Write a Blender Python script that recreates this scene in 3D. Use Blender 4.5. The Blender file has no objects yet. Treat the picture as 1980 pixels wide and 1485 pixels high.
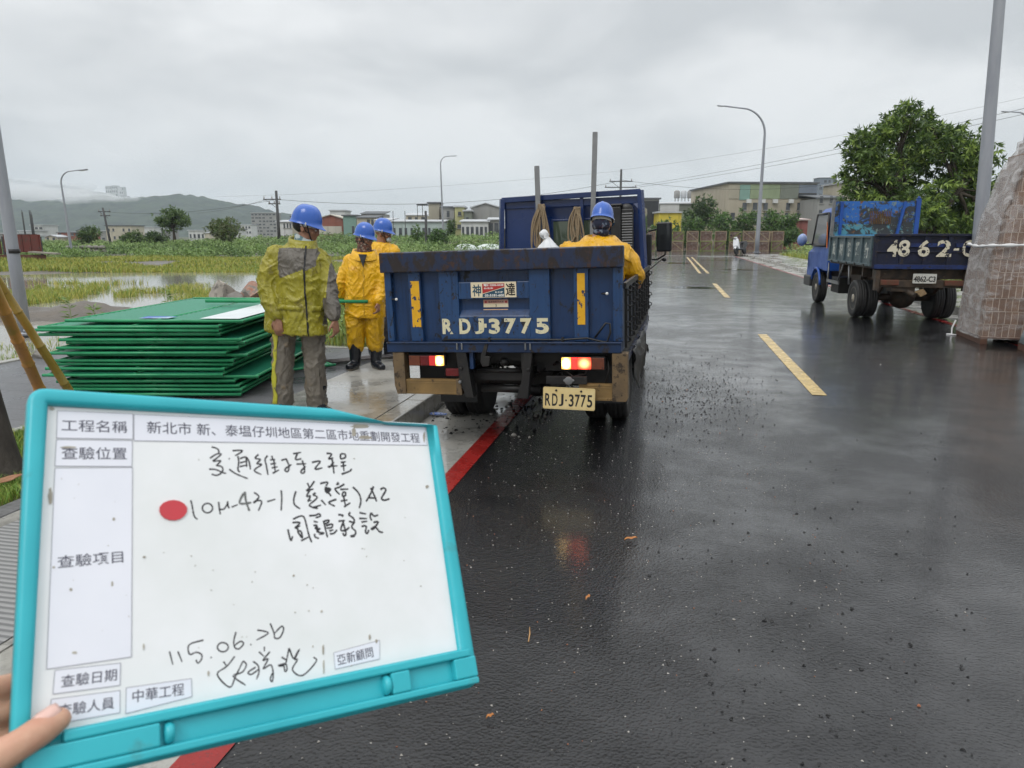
import bpy, bmesh, math, random
from mathutils import Vector, Matrix, Euler, noise as mn
R = math.radians
rnd = random.Random(7)
S = bpy.context.scene
COL = S.collection

# ------------------------------------------------------------------ camera
YAW, PITCH, HC = R(12.23), R(11.79), 1.6
cam_d = bpy.data.cameras.new('camera')
cam_d.sensor_width = 36.0
cam_d.lens = 36.0*1373/1980
cam_d.clip_start, cam_d.clip_end = 0.02, 9000
cam = bpy.data.objects.new('camera', cam_d)
COL.objects.link(cam)
cam.location = (0, 0, HC)
cam.rotation_euler = (R(90)-PITCH, 0, YAW)
S.camera = cam
cam_d.dof.use_dof = True
cam_d.dof.focus_distance = 5.5
cam_d.dof.aperture_fstop = 13.0

# ------------------------------------------------------------------ world: overcast sky over a Nishita base
SUN_EL, SUN_AZ = R(52), R(200)      # behind and a little right of the camera, hidden by cloud
w = bpy.data.worlds.new('World'); S.world = w; w.use_nodes = True
nt = w.node_tree; nt.nodes.clear()
def N(t, **k):
    n = nt.nodes.new(t)
    for a, b in k.items(): setattr(n, a, b)
    return n
out = N('ShaderNodeOutputWorld'); bg = N('ShaderNodeBackground'); bg.inputs['Strength'].default_value = 0.1
sky = N('ShaderNodeTexSky', sky_type='NISHITA'); sky.sun_disc = False
sky.sun_elevation = SUN_EL; sky.sun_rotation = SUN_AZ; sky.air_density = 1.0; sky.dust_density = 3.0
tc = N('ShaderNodeTexCoord'); mp = N('ShaderNodeMapping'); mp.inputs['Scale'].default_value = (1.0, 1.0, 2.6)
mp.inputs['Location'].default_value = (0.35, 0.1, 0.2)
n1 = N('ShaderNodeTexNoise'); n1.inputs['Scale'].default_value = 3.1; n1.inputs['Detail'].default_value = 6; n1.inputs['Roughness'].default_value = 0.48; n1.inputs['Distortion'].default_value = 0.35
cr = N('ShaderNodeValToRGB')
cr.color_ramp.elements[0].position = 0.37; cr.color_ramp.elements[0].color = (0.60, 0.62, 0.635, 1)
cr.color_ramp.elements[1].position = 0.62; cr.color_ramp.elements[1].color = (0.875, 0.885, 0.89, 1)
nt.links.new(tc.outputs['Generated'], mp.inputs['Vector']); nt.links.new(mp.outputs[0], n1.inputs['Vector']); nt.links.new(n1.outputs['Fac'], cr.inputs['Fac'])
# overcast luminance: bright towards the zenith, a little brighter low over the horizon
sep = N('ShaderNodeSeparateXYZ'); nt.links.new(tc.outputs['Generated'], sep.inputs[0])
zr = N('ShaderNodeValToRGB'); zr.color_ramp.interpolation = 'EASE'
E = zr.color_ramp.elements
E[0].position = 0.0; E[0].color = (.47, .47, .47, 1)
E[1].position = 1.0; E[1].color = (1.0, 1.0, 1.0, 1)
for p, v in ((.08, .445), (.20, .44), (.34, .47), (.50, .58), (.75, .9)):
    e = E.new(p); e.color = (v, v, v, 1)
nt.links.new(sep.outputs['Z'], zr.inputs['Fac'])
mul = N('ShaderNodeMix', data_type='RGBA', blend_type='MULTIPLY'); mul.inputs[0].default_value = 1
nt.links.new(cr.outputs[0], mul.inputs[6]); nt.links.new(zr.outputs[0], mul.inputs[7])
sc = N('ShaderNodeVectorMath', operation='SCALE'); sc.inputs['Scale'].default_value = 23.6
nt.links.new(mul.outputs[2], sc.inputs[0])
mix = N('ShaderNodeMix', data_type='RGBA'); mix.inputs[0].default_value = 0.93
nt.links.new(sky.outputs[0], mix.inputs[6]); nt.links.new(sc.outputs[0], mix.inputs[7])
nt.links.new(mix.outputs[2], bg.inputs['Color']); nt.links.new(bg.outputs[0], out.inputs['Surface'])

sun_d = bpy.data.lights.new('sun', 'SUN'); sun_d.energy = 1.1; sun_d.angle = R(25); sun_d.color = (1, .97, .93)
sun = bpy.data.objects.new('sun', sun_d); COL.objects.link(sun)
sun.rotation_euler = (R(90)-SUN_EL, 0, R(180)-SUN_AZ+R(0)) if False else (R(38), 0, R(-20))
S.view_settings.view_transform = 'Standard'; S.view_settings.look = 'None'
S.view_settings.exposure = 0.0; S.view_settings.gamma = 1.0
S.cycles.use_denoising = True
S.cycles.max_bounces = 8; S.cycles.transparent_max_bounces = 16
S.cycles.volume_bounces = 2
S.cycles.volume_step_rate = 4.0
S.cycles.sample_clamp_indirect = 4.0

# ------------------------------------------------------------------ helpers
CX, CY, F = 990.0, 742.5, 1373.0
_r = Vector((math.cos(YAW), math.sin(YAW), 0))
_d = Vector((-math.sin(YAW)*math.cos(PITCH), math.cos(YAW)*math.cos(PITCH), -math.sin(PITCH)))
_u = _r.cross(_d); _C = Vector((0, 0, HC))
def ray(x, y): return _r*((x-CX)/F) - _u*((y-CY)/F) + _d
def at(x, y, z=0.0):            # where a sight line of the photograph meets height z
    v = ray(x, y); return _C + v*((z-HC)/v.z)
def atY(x, y, Y):
    v = ray(x, y); return _C + v*(Y/v.y)
def atD(x, y, D): return _C + ray(x, y)*D

class NT:
    """small node-graph builder for materials"""
    def __init__(s, name):
        s.m = bpy.data.materials.new(name); s.m.use_nodes = True
        s.t = s.m.node_tree; s.t.nodes.clear()
        s.out = s.t.nodes.new('ShaderNodeOutputMaterial')
        s.b = s.t.nodes.new('ShaderNodeBsdfPrincipled'); s.t.links.new(s.b.outputs[0], s.out.inputs[0])
        s.tc = s.t.nodes.new('ShaderNodeTexCoord')
    def n(s, typ, **k):
        x = s.t.nodes.new(typ)
        for a, b in k.items(): setattr(x, a, b)
        return x
    def l(s, a, b): s.t.links.new(a, b)
    def coords(s, stretch=(1, 1, 1), space='Object'):
        mp = s.n('ShaderNodeMapping'); mp.inputs['Scale'].default_value = stretch
        s.l(s.tc.outputs[space], mp.inputs[0]); return mp.outputs[0]
    def noise(s, scale, detail=5, rough=.55, stretch=None, space='Object', dist=0):
        x = s.n('ShaderNodeTexNoise'); x.inputs['Scale'].default_value = scale; x.inputs['Detail'].default_value = detail
        x.inputs['Roughness'].default_value = rough; x.inputs['Distortion'].default_value = dist
        s.l(s.coords(stretch or (1, 1, 1), space), x.inputs['Vector']); return x.outputs['Fac']
    def ramp(s, fac, lo, hi, a=(0, 0, 0), b=(1, 1, 1)):
        x = s.n('ShaderNodeValToRGB'); e = x.color_ramp.elements
        e[0].position = lo; e[1].position = max(hi, lo+.001)
        e[0].color = (*a, 1) if not isinstance(a, (int, float)) else (a, a, a, 1)
        e[1].color = (*b, 1) if not isinstance(b, (int, float)) else (b, b, b, 1)
        s.l(fac, x.inputs[0]); return x.outputs[0]
    def mix(s, fac, a, b, blend='MIX'):
        x = s.n('ShaderNodeMix', data_type='RGBA', blend_type=blend)
        for i, v in ((0, fac), (6, a), (7, b)):
            if isinstance(v, (int, float)): x.inputs[i].default_value = v if i == 0 else (v, v, v, 1)
            elif isinstance(v, (tuple, list)): x.inputs[i].default_value = (*v, 1)
            else: s.l(v, x.inputs[i])
        return x.outputs[2]
    def math(s, op, a, b=0.0):
        x = s.n('ShaderNodeMath', operation=op)
        for i, v in ((0, a), (1, b)):
            if isinstance(v, (int, float)): x.inputs[i].default_value = v
            else: s.l(v, x.inputs[i])
        return x.outputs[0]
    def bump(s, h, strength=.3, dist=.01, prev=None):
        x = s.n('ShaderNodeBump'); x.inputs['Strength'].default_value = strength; x.inputs['Distance'].default_value = dist
        s.l(h, x.inputs['Height'])
        if prev is not None: s.l(prev, x.inputs['Normal'])
        s.l(x.outputs[0], s.b.inputs['Normal']); return x.outputs[0]
    def set(s, **k):
        for a, v in k.items():
            i = s.b.inputs[a.replace('_', ' ')]
            if isinstance(v, (int, float)): i.default_value = v
            elif isinstance(v, tuple): i.default_value = (*v, 1) if i.type == 'RGBA' and len(v) == 3 else v
            else: s.l(v, i)
        return s

def M(name, c1, c2=None, scale=6, rough=.5, rough2=None, metal=0, bump=0, bscale=60, bdist=.004, stretch=(1, 1, 1), lo=.35, hi=.65, detail=6, c3=None, s3=20, lo3=.55, hi3=.62, st3=None, ior=1.45, coat=0):
    """a two-tone mottled surface, with an optional third colour as chips, rust or dirt with edges of its own"""
    g = NT(name); col = c1
    if c2 is not None:
        f = g.noise(scale, detail, stretch=stretch); rf = g.ramp(f, lo, hi)
        col = g.mix(rf, c1, c2)
        if rough2 is not None: rough = g.math('ADD', g.math('MULTIPLY', rf, rough2-rough), rough)
    if c3 is not None:
        f3 = g.ramp(g.noise(s3, 7, .65, stretch=st3 or stretch), lo3, hi3); col = g.mix(f3, col, c3)
        if isinstance(rough, (int, float)): rough = g.math('ADD', g.math('MULTIPLY', f3, .75-rough), rough)
    g.set(Base_Color=col, Roughness=rough, Metallic=metal, IOR=ior)
    if coat: g.set(Coat_Weight=coat, Coat_Roughness=.12)
    if bump: g.bump(g.noise(bscale, 5, .6, stretch=stretch), bump, bdist)
    return g.m
def emit(name, col, strength, base=None):
    g = NT(name); g.set(Base_Color=base or col, Roughness=.3, Emission_Color=col, Emission_Strength=strength); return g.m

class MB:
    """collects shapes; build() links them as ONE mesh object"""
    def __init__(s): s.v, s.f, s.mi, s.sm, s.m = [], [], [], [], Matrix()
    def add(s, vs, fs, mi=0, smooth=False):
        o = len(s.v); M_ = s.m
        s.v += [tuple(M_ @ Vector(p)) for p in vs]
        s.f += [tuple(i+o for i in f) for f in fs]; s.mi += [mi]*len(fs); s.sm += [smooth]*len(fs); return s
    def box(s, c, d, mi=0, rot=None):
        x, y, z = d[0]/2, d[1]/2, d[2]/2
        vs = [Vector((i*x, j*y, k*z)) for k in (-1, 1) for j in (-1, 1) for i in (-1, 1)]
        if rot is not None:
            q = rot if isinstance(rot, Matrix) else Euler(rot).to_matrix()
            vs = [q @ v for v in vs]
        c = Vector(c); vs = [v+c for v in vs]
        return s.add(vs, [(0, 2, 3, 1), (4, 5, 7, 6), (0, 1, 5, 4), (2, 6, 7, 3), (0, 4, 6, 2), (1, 3, 7, 5)], mi)
    def bb(s, a, b, mi=0):      # box from corner to corner
        return s.box([(a[i]+b[i])/2 for i in range(3)], [abs(b[i]-a[i]) for i in range(3)], mi)
    def tube(s, pts, r, n=8, mi=0, cap=True, close=False):
        pts = [Vector(p) for p in pts]; L = len(pts)
        rs = r if isinstance(r, (list, tuple)) else [r]*L
        vs, fs = [], []
        up = None
        for i, p in enumerate(pts):
            if close: t = pts[(i+1) % L]-pts[i-1]
            else: t = pts[min(i+1, L-1)]-pts[max(i-1, 0)]
            t = t.normalized() if t.length > 1e-9 else Vector((0, 0, 1))
            if up is None:
                up = t.orthogonal().normalized()
            else:
                up = (up - t*up.dot(t)); up = up.normalized() if up.length > 1e-6 else t.orthogonal().normalized()
            sd = t.cross(up)
            for k in range(n):
                a = 2*math.pi*k/n; vs.append(p+(up*math.cos(a)+sd*math.sin(a))*rs[i])
        for i in range(L if close else L-1):
            for k in range(n):
                j = (i+1) % L
                fs.append((i*n+k, i*n+(k+1) % n, j*n+(k+1) % n, j*n+k))
        if cap and not close:
            fs += [tuple(range(n-1, -1, -1)), tuple((L-1)*n+k for k in range(n))]
        return s.add(vs, fs, mi, n > 5)
    def cyl(s, a, b, r, r2=None, n=16, mi=0): return s.tube([a, b], [r, r if r2 is None else r2], n, mi)
    def lathe(s, prof, n=24, mi=0, axis='Z', c=(0, 0, 0), rot=None):
        vs, fs = [], []
        for (r, h) in prof:
            for k in range(n):
                a = 2*math.pi*k/n
                p = Vector((r*math.cos(a), r*math.sin(a), h))
                if axis == 'X': p = Vector((p.z, p.x, p.y))
                if axis == 'Y': p = Vector((p.x, p.z, -p.y))
                if rot is not None: p = Euler(rot).to_matrix() @ p
                vs.append(p+Vector(c))
        for i in range(len(prof)-1):
            for k in range(n): fs.append((i*n+k, i*n+(k+1) % n, (i+1)*n+(k+1) % n, (i+1)*n+k))
        fs += [tuple(range(n-1, -1, -1)), tuple((len(prof)-1)*n+k for k in range(n))]
        return s.add(vs, fs, mi, True)
    def ell(s, c, r, n=12, m=8, mi=0, rot=None):
        vs, fs = [], []
        r = (r, r, r) if isinstance(r, (int, float)) else r
        q = Euler(rot).to_matrix() if rot is not None else Matrix.Identity(3)
        for i in range(m+1):
            th = math.pi*i/m
            for k in range(n):
                a = 2*math.pi*k/n
                vs.append(q @ Vector((r[0]*math.sin(th)*math.cos(a), r[1]*math.sin(th)*math.sin(a), r[2]*math.cos(th)))+Vector(c))
        for i in range(m):
            for k in range(n): fs.append((i*n+k, (i+1)*n+k, (i+1)*n+(k+1) % n, i*n+(k+1) % n))
        return s.add(vs, fs, mi, True)
    def prism(s, poly, a, b, plane='XZ', mi=0, smooth=False):     # a polygon extruded along the third axis from a to b
        def P(p, h): return {'XZ': (p[0], h, p[1]), 'XY': (p[0], p[1], h), 'YZ': (h, p[0], p[1])}[plane]
        n = len(poly); vs = [P(p, a) for p in poly]+[P(p, b) for p in poly]
        fs = [tuple(range(n)), tuple(range(2*n-1, n-1, -1))]+[(i, n+i, n+(i+1) % n, (i+1) % n) for i in range(n)]
        return s.add(vs, fs, mi, smooth)
    def loft(s, rings, mi=0, cap=True, smooth=True):
        n = len(rings[0]); vs = [p for r in rings for p in r]; fs = []
        for i in range(len(rings)-1):
            for k in range(n): fs.append((i*n+k, i*n+(k+1) % n, (i+1)*n+(k+1) % n, (i+1)*n+k))
        if cap: fs += [tuple(range(n-1, -1, -1)), tuple((len(rings)-1)*n+k for k in range(n))]
        return s.add(vs, fs, mi, smooth)
    def mesh(s, name, mats):
        me = bpy.data.meshes.new(name); me.from_pydata(s.v, [], s.f)
        for m in (mats if isinstance(mats, (list, tuple)) else [mats]): me.materials.append(m)
        me.polygons.foreach_set('material_index', s.mi); me.polygons.foreach_set('use_smooth', s.sm)
        me.update(); return me
    def build(s, name, mats, parent=None, loc=None, bevel=0, fix=True, wn=False):
        me = s.mesh(name, mats)
        if fix:
            bm = bmesh.new(); bm.from_mesh(me); bmesh.ops.recalc_face_normals(bm, faces=bm.faces); bm.to_mesh(me); bm.free()
        o = bpy.data.objects.new(name, me); COL.objects.link(o)
        if parent is not None: o.parent = parent
        if loc is not None: o.location = loc
        if bevel:
            b = o.modifiers.new('bevel', 'BEVEL'); b.width = bevel; b.segments = 2; b.limit_method = 'ANGLE'; b.angle_limit = R(40); b.harden_normals = False
        return o
def tag(o, label=None, cat=None, group=None, kind=None):
    for k, v in (('label', label), ('category', cat), ('group', group), ('kind', kind)):
        if v: o[k] = v
    return o
def thing(name, label, cat, loc=(0, 0, 0), rz=0, group=None, rot=None):
    o = bpy.data.objects.new(name, None); COL.objects.link(o); o.empty_display_size = .1
    o.location = loc; o.rotation_euler = rot if rot is not None else (0, 0, rz)
    return tag(o, label, cat, group)
def dup(root, label=None, loc=None, rz=None):
    def cp(o, par):
        c = o.copy(); COL.objects.link(c)
        if par is not None: c.parent = par
        for ch in list(o.children): cp(ch, c)
        return c
    c = cp(root, None)
    if label: c['label'] = label
    if loc is not None: c.location = loc
    if rz is not None: c.rotation_euler = (0, 0, rz)
    return c
def text_mesh(body, size, depth=.0015, bold=0.0, align='CENTER', spacing=1.0):
    c = bpy.data.curves.new('lettering', 'FONT'); c.body = body; c.size = size; c.extrude = depth; c.offset = bold
    c.align_x = align; c.align_y = 'CENTER'; c.space_character = spacing; c.resolution_u = 3
    o = bpy.data.objects.new('lettering', c); COL.objects.link(o)
    bpy.context.view_layer.update()
    me = bpy.data.meshes.new_from_object(o.evaluated_get(bpy.context.evaluated_depsgraph_get()))
    bpy.data.objects.remove(o); bpy.data.curves.remove(c); return me
def add_text(mb, body, size, mat4, mi=0, depth=.0015, bold=0.0, width=None, height=None, align='CENTER'):
    """letters as thin solids appended to mb, laid in the XY plane of mat4; stretched to width and height when given"""
    me = text_mesh(body, size, depth, bold, align)
    vs = [v.co.copy() for v in me.vertices]
    x0, x1 = min(v.x for v in vs), max(v.x for v in vs); y0, y1 = min(v.y for v in vs), max(v.y for v in vs)
    sx = width/(x1-x0) if width else 1; sy = height/(y1-y0) if height else sx
    if not width and height: sx = sy
    vs = [mat4 @ Vector(((v.x-(x0+x1)/2)*sx, (v.y-(y0+y1)/2)*sy, v.z)) for v in vs]
    mb.add(vs, [tuple(p.vertices) for p in me.polygons], mi); bpy.data.meshes.remove(me)
def frame(o, x, y):             # 4x4 from an origin and two in-plane axes
    x = Vector(x).normalized(); y = Vector(y); z = x.cross(y).normalized(); y = z.cross(x)
    return Matrix(((x.x, y.x, z.x, o[0]), (x.y, y.y, z.y, o[1]), (x.z, y.z, z.z, o[2]), (0, 0, 0, 1)))
def obj_from(name, vs, fs, mats, parent=None, smooth=False):
    me = bpy.data.meshes.new(name); me.from_pydata(vs, [], fs)
    for m in (mats if isinstance(mats, (list, tuple)) else [mats]): me.materials.append(m)
    if smooth: me.polygons.foreach_set('use_smooth', [True]*len(me.polygons))
    me.update(); o = bpy.data.objects.new(name, me); COL.objects.link(o)
    if parent is not None: o.parent = parent
    return o
def remeshed(mb, voxel, smooth=6, factor=.5):
    """fuse overlapping closed shapes into one continuous skin; returns a mesh"""
    me = mb.mesh('skin', []); bm = bmesh.new(); bm.from_mesh(me); bmesh.ops.recalc_face_normals(bm, faces=bm.faces); bm.to_mesh(me); bm.free()
    o = bpy.data.objects.new('skin', me); COL.objects.link(o)
    m = o.modifiers.new('r', 'REMESH'); m.mode = 'VOXEL'; m.voxel_size = voxel; m.use_smooth_shade = True
    if smooth:
        k = o.modifiers.new('s', 'SMOOTH'); k.iterations = smooth; k.factor = factor
    bpy.context.view_layer.update()
    r = bpy.data.meshes.new_from_object(o.evaluated_get(bpy.context.evaluated_depsgraph_get()))
    bpy.data.objects.remove(o); r.polygons.foreach_set('use_smooth', [True]*len(r.polygons)); return r
def fbm(p, o=4): return mn.fractal(p, 1.0, 2.0, o)
# ------------------------------------------------------------------ the setting
# wet asphalt: smooth water film in the low spots, grain standing proud elsewhere
g = NT('wet_asphalt')
big = g.noise(.35, 5, .55); mid = g.noise(2.2, 6, .6); fine = g.noise(120, 4, .7)
vor = g.n('ShaderNodeTexVoronoi'); vor.inputs['Scale'].default_value = 78; g.l(g.coords(), vor.inputs['Vector'])
streak = g.noise(1.0, 5, .6, stretch=(.35, 2.2, 1))
film = g.ramp(g.math('ADD', g.math('MULTIPLY', big, .6), g.math('MULTIPLY', mid, .4)), .44, .60)
col = g.mix(g.ramp(fine, .35, .7), (.006, .006, .007), (.015, .015, .017))
col = g.mix(g.ramp(mid, .4, .7), col, (.010, .010, .0115))
col = g.mix(g.ramp(g.noise(260, 2, .6), .70, .76), col, (.16, .15, .14))
g.set(Base_Color=col, IOR=1.42)
rg = g.mix(film, .17, .09)
g.set(Roughness=rg)
hgt = g.math('ADD', g.math('MULTIPLY', vor.outputs['Distance'], .8), g.math('MULTIPLY', fine, .35))
nb = g.n('ShaderNodeBump'); nb.inputs['Distance'].default_value = .0085
g.l(hgt, nb.inputs['Height']); g.l(g.mix(film, 1.0, .45), nb.inputs['Strength'])
nb2 = g.n('ShaderNodeBump'); nb2.inputs['Distance'].default_value = .02; nb2.inputs['Strength'].default_value = .2
g.l(g.noise(6, 4, .6), nb2.inputs['Height']); g.l(nb.outputs[0], nb2.inputs['Normal']); g.l(nb2.outputs[0], g.b.inputs['Normal'])
# the water film itself: a thin smooth coat with faint ripples
g.set(Coat_Weight=g.mix(film, .45, 1.0), Coat_Roughness=g.mix(g.ramp(streak, .42, .68), .05, .12), Coat_IOR=1.33)
nb3 = g.n('ShaderNodeBump'); nb3.inputs['Distance'].default_value = .004; nb3.inputs['Strength'].default_value = .22
g.l(g.noise(38, 4, .6), nb3.inputs['Height']); g.l(nb3.outputs[0], g.b.inputs['Coat Normal'])
ASPHALT = g.m
def wet_concrete(name, a, b, lo=.4, hi=.62, bs=45):
    g = NT(name); f = g.noise(1.4, 7, .6); k = g.ramp(f, lo, hi)
    c = g.mix(k, a, b); c = g.mix(g.ramp(g.noise(34, 5, .7), .5, .78), c, tuple(x*.55 for x in a))
    c = g.mix(g.ramp(g.noise(7, 7, .7), .58, .66), c, tuple(x*.7 for x in b))
    g.set(Base_Color=c, Roughness=g.mix(k, .42, .12), IOR=1.4, Coat_Weight=k, Coat_Roughness=.05, Coat_IOR=1.33); g.bump(g.noise(bs, 6, .65), .25, .006); return g.m
CONC = wet_concrete('wet_concrete', (.36, .35, .32), (.25, .245, .225))
KERB = wet_concrete('kerb_concrete', (.33, .32, .285), (.22, .215, .19))
g = NT('grey_pavers')
br = g.n('ShaderNodeTexBrick'); br.inputs['Scale'].default_value = 1.0; br.inputs['Brick Width'].default_value = .62; br.inputs['Row Height'].default_value = .31; br.inputs['Mortar Size'].default_value = .006
br.inputs['Color1'].default_value = (.085, .087, .092, 1); br.inputs['Color2'].default_value = (.12, .122, .128, 1); br.inputs['Mortar'].default_value = (.03, .03, .03, 1)
g.l(g.coords(), br.inputs['Vector'])
c = g.mix(g.ramp(g.noise(60, 4, .7), .4, .75), br.outputs['Color'], (.17, .172, .18)); c = g.mix(g.ramp(g.noise(1.2, 5), .45, .65), c, (.07, .072, .077))
g.set(Base_Color=c, Roughness=g.mix(g.ramp(g.noise(1.2, 5), .45, .65), .45, .2), IOR=1.4)
b1 = g.bump(br.outputs['Fac'], -.5, .004); g.bump(g.noise(90, 4, .7), .3, .004, b1)
PAVER = g.m
g = NT('ribbed_concrete')
wv = g.n('ShaderNodeTexWave'); wv.wave_type = 'BANDS'; wv.bands_direction = 'Y'; wv.inputs['Scale'].default_value = 9; wv.inputs['Distortion'].default_value = .8; g.l(g.coords(), wv.inputs['Vector'])
g.set(Base_Color=g.mix(g.ramp(wv.outputs['Fac'], .2, .6), (.13, .13, .13), (.25, .25, .245)), Roughness=.55); g.bump(wv.outputs['Fac'], .6, .006)
RIBBED = g.m
def road_paint(name, c):
    g = NT(name); f = g.noise(70, 6, .7); f2 = g.noise(5, 5, .6)
    g.set(Base_Color=g.mix(g.ramp(f, .57, .66), g.mix(g.ramp(f2, .4, .7), c, tuple(x*.72 for x in c)), (.03, .03, .03)), Roughness=g.mix(g.ramp(f2, .4, .6), .32, .18), IOR=1.4)
    g.bump(g.noise(110, 4, .7), .35, .004); return g.m
YELLOW = road_paint('yellow_road_paint', (.58, .42, .16)); RED = road_paint('red_road_paint', (.27, .018, .015)); WHITE = road_paint('white_road_paint', (.6, .6, .6))

def sheet(name, pts, z, m, kind='structure', sub=0):
    me = MB()
    me.add([(p[0], p[1], p[2] if len(p) > 2 else z) for p in pts], [tuple(range(len(pts)))])
    o = me.build(name, m); tag(o, kind=kind); return o
MUD_BASE = M('far_ground', (.055, .06, .03), (.085, .095, .04), scale=.05, rough=.9)
sheet('ground', [(-4000, -300), (4000, -300), (4000, 6000), (-4000, 6000)], -.22, MUD_BASE)
# road carriageway and the cross street at its end
VPX = (.0, 1.0)
road = MB()
ys = [-6, 0, 10, 25, 45, 62, 62.01, 84]
road.add([(-1.42, -6, 0), (5.25, -6, 0), (5.25, 62, 0), (-1.42, 62, 0)], [(0, 1, 2, 3)])
road.add([(-60, 62, 0), (80, 62, 0), (80, 84, 0), (-60, 84, 0)], [(0, 1, 2, 3)])
tag(road.build('road', ASPHALT), kind='structure')
gut = MB()
gut.add([(-1.42, -6, 0), (-1.42, 60, 0), (-2.12, 60, -.045), (-2.12, -6, -.045)], [(0, 1, 2, 3)])
tag(gut.build('gutter', CONC), kind='structure')
gut = MB()
gut.add([(5.25, -6, 0), (5.25, 60, 0), (6.0, 60, -.02), (6.0, -6, -.02)], [(0, 1, 2, 3)])
tag(gut.build('gutter', CONC), kind='structure')
def kerb(x0, x1, y0, y1, top=.13):
    k = MB(); L = 1.0; y = y0
    while y < y1-.01:
        k.bb((x0, y+.004, -.2), (x1, min(y+L, y1)-.004, top)); y += L
    o = k.build('kerb', KERB, bevel=.018); tag(o, kind='structure'); return o
kerb(-2.30, -2.12, -3, 58); kerb(6.0, 6.18, -3, 62)
sw = MB(); sw.bb((-3.42, -3, -.2), (-2.304, 60, .126)); tag(sw.build('sidewalk', CONC), kind='structure')
# broom-textured concrete beside the camera
rb = MB(); rb.add([(-3.3, .6, .1305), (-2.34, .6, .1305), (-2.34, 3.15, .1305), (-3.3, 3.15, .1305)], [(0, 1, 2, 3)]); tag(rb.build('pavement', RIBBED), kind='structure')
pv = MB()
pv.bb((-7.62, 4.75, -.2), (-3.424, 8.72, .122)); pv.bb((-7.62, -3, -.2), (-4.86, 4.75, .122))
tag(pv.build('pavement', PAVER), kind='structure')
STONE_EDGE = M('dark_stone_edging', (.09, .09, .09), (.15, .15, .15), scale=30, rough=.5, bump=.3)
ed = MB(); ed.bb((-3.56, -3, -.2), (-3.424, 4.746, .135)); ed.bb((-4.86, 4.6, -.2), (-3.56, 4.746, .135)); tag(ed.build('kerb', STONE_EDGE, bevel=.01), kind='structure')
ed = MB(); ed.bb((-4.90, -3, -.2), (-4.80, 4.6, .142)); ed.bb((-7.74, -3, -.2), (-7.62, 8.72, .14)); ed.bb((-7.62, 8.72, -.2), (-3.424, 8.84, .135)); tag(ed.build('kerb', KERB, bevel=.01), kind='structure')
# right-hand sidewalk, verge
sw = MB(); sw.bb((6.184, -3, -.2), (8.6, 62, .126)); tag(sw.build('sidewalk', wet_concrete('pale_sidewalk', (.34, .335, .32), (.26, .255, .24))), kind='structure')
# red edge lines and yellow centre line
def stripe(name, pts, wid, z, m):
    mb = MB(); n = len(pts)
    for i in range(n-1):
        a, b = Vector(pts[i]), Vector(pts[i+1]); t = (b-a).normalized(); s_ = Vector((t.y, -t.x, 0))*wid/2
        mb.add([a-s_+Vector((0, 0, z)), a+s_+Vector((0, 0, z)), b+s_+Vector((0, 0, z)), b-s_+Vector((0, 0, z))], [(0, 1, 2, 3)])
    o = mb.build(name, m); tag(o, kind='structure'); return o
stripe('road_marking', [(-1.36, -2, 0), (-1.36, 58, 0)], .135, .004, RED)
stripe('road_marking', [(5.18, -2, 0), (5.18, 60, 0)], .13, .004, RED)
for a, b in ((7.6, 12.3), (19.6, 25.4)):
    stripe('road_marking', [(1.575, a, 0), (1.575, b, 0)], .145, .004, YELLOW)
for dx in (-.17, .17):
    stripe('road_marking', [(1.55+dx, 32.2, 0), (1.58+dx, 56.5, 0)], .13, .004, YELLOW)
for y_ in (57.6, 59.2):
    stripe('road_marking', [(2.3, y_, 0), (5.0, y_, 0)], .4, .004, WHITE)
stripe('road_marking', [(-.5, 60.5, 0), (5.1, 60.5, 0)], .35, .004, WHITE)
# puddles lying on the asphalt in the distance
g = NT('puddle_water'); g.set(Base_Color=(.03, .032, .034), Roughness=.03, IOR=1.33); g.bump(g.noise(9, 3), .06, .01); PUD = g.m
for (px, py, rx, ry) in ((.9, 23.2, .8, .5), (3.5, 36, 1.0, .6), (.6, 44, .8, 1.2), (3.2, 50, 1.3, .7), (0.5, 66, 4, .8), (4.5, 70, 3, .7)):
    mb = MB(); vs = []
    for k in range(40):
        a = 2*math.pi*k/40; q = 1+.45*mn.noise(Vector((math.cos(a)*1.6+px, math.sin(a)*1.6+py, .3)))
        vs.append((px+rx*q*math.cos(a), py+ry*q*math.sin(a), .0035))
    mb.add(vs, [tuple(range(40))]); o = mb.build('puddle', PUD); tag(o, kind='structure')

# flooded mud field to the left: rough ground with standing water in its hollows
def field_h(x, y):
    if x > -7.8 and y < 8.95: return -.19
    e = max(0., min(1., max((-7.7-x)/3.5, (y-8.9)/4.0)))
    h = .07*mn.noise(Vector((x*.23, y*.12, 3.1)))+.05*mn.noise(Vector((x*.9, y*.5, 7.7)))+.022*mn.noise(Vector((x*3.1, y*2.1, 1.7)))
    far = max(0., min(1., (y*1.02-x*.55-41)/7.0))   # dry rise where the weeds stand
    near = max(0., min(1., (x+9.5)/3.0))*max(0., min(1., (y-9)/2.5))     # and beside the road
    d = max(0, 1-abs(y-(13.2+.28*(x+10)+.5*mn.noise(Vector((x*.3, 0, 9)))))/1.7) if x < -6.5 else 0    # spoil heaped along the edge
    d = d*d*(3-2*d)*max(0., min(1., (x+17)/4))
    return -.122+h*e*1.15+far*.28+near*.22+d*(.26+.22*mn.noise(Vector((x*.8, y*.8, 5)))+.07*mn.noise(Vector((x*3, y*3, 5))))+(1-e)*.1
MUD = NT('mud'); f = MUD.noise(1.1, 7, .65); c = MUD.mix(MUD.ramp(f, .35, .62), (.065, .052, .038), (.12, .10, .078))
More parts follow.
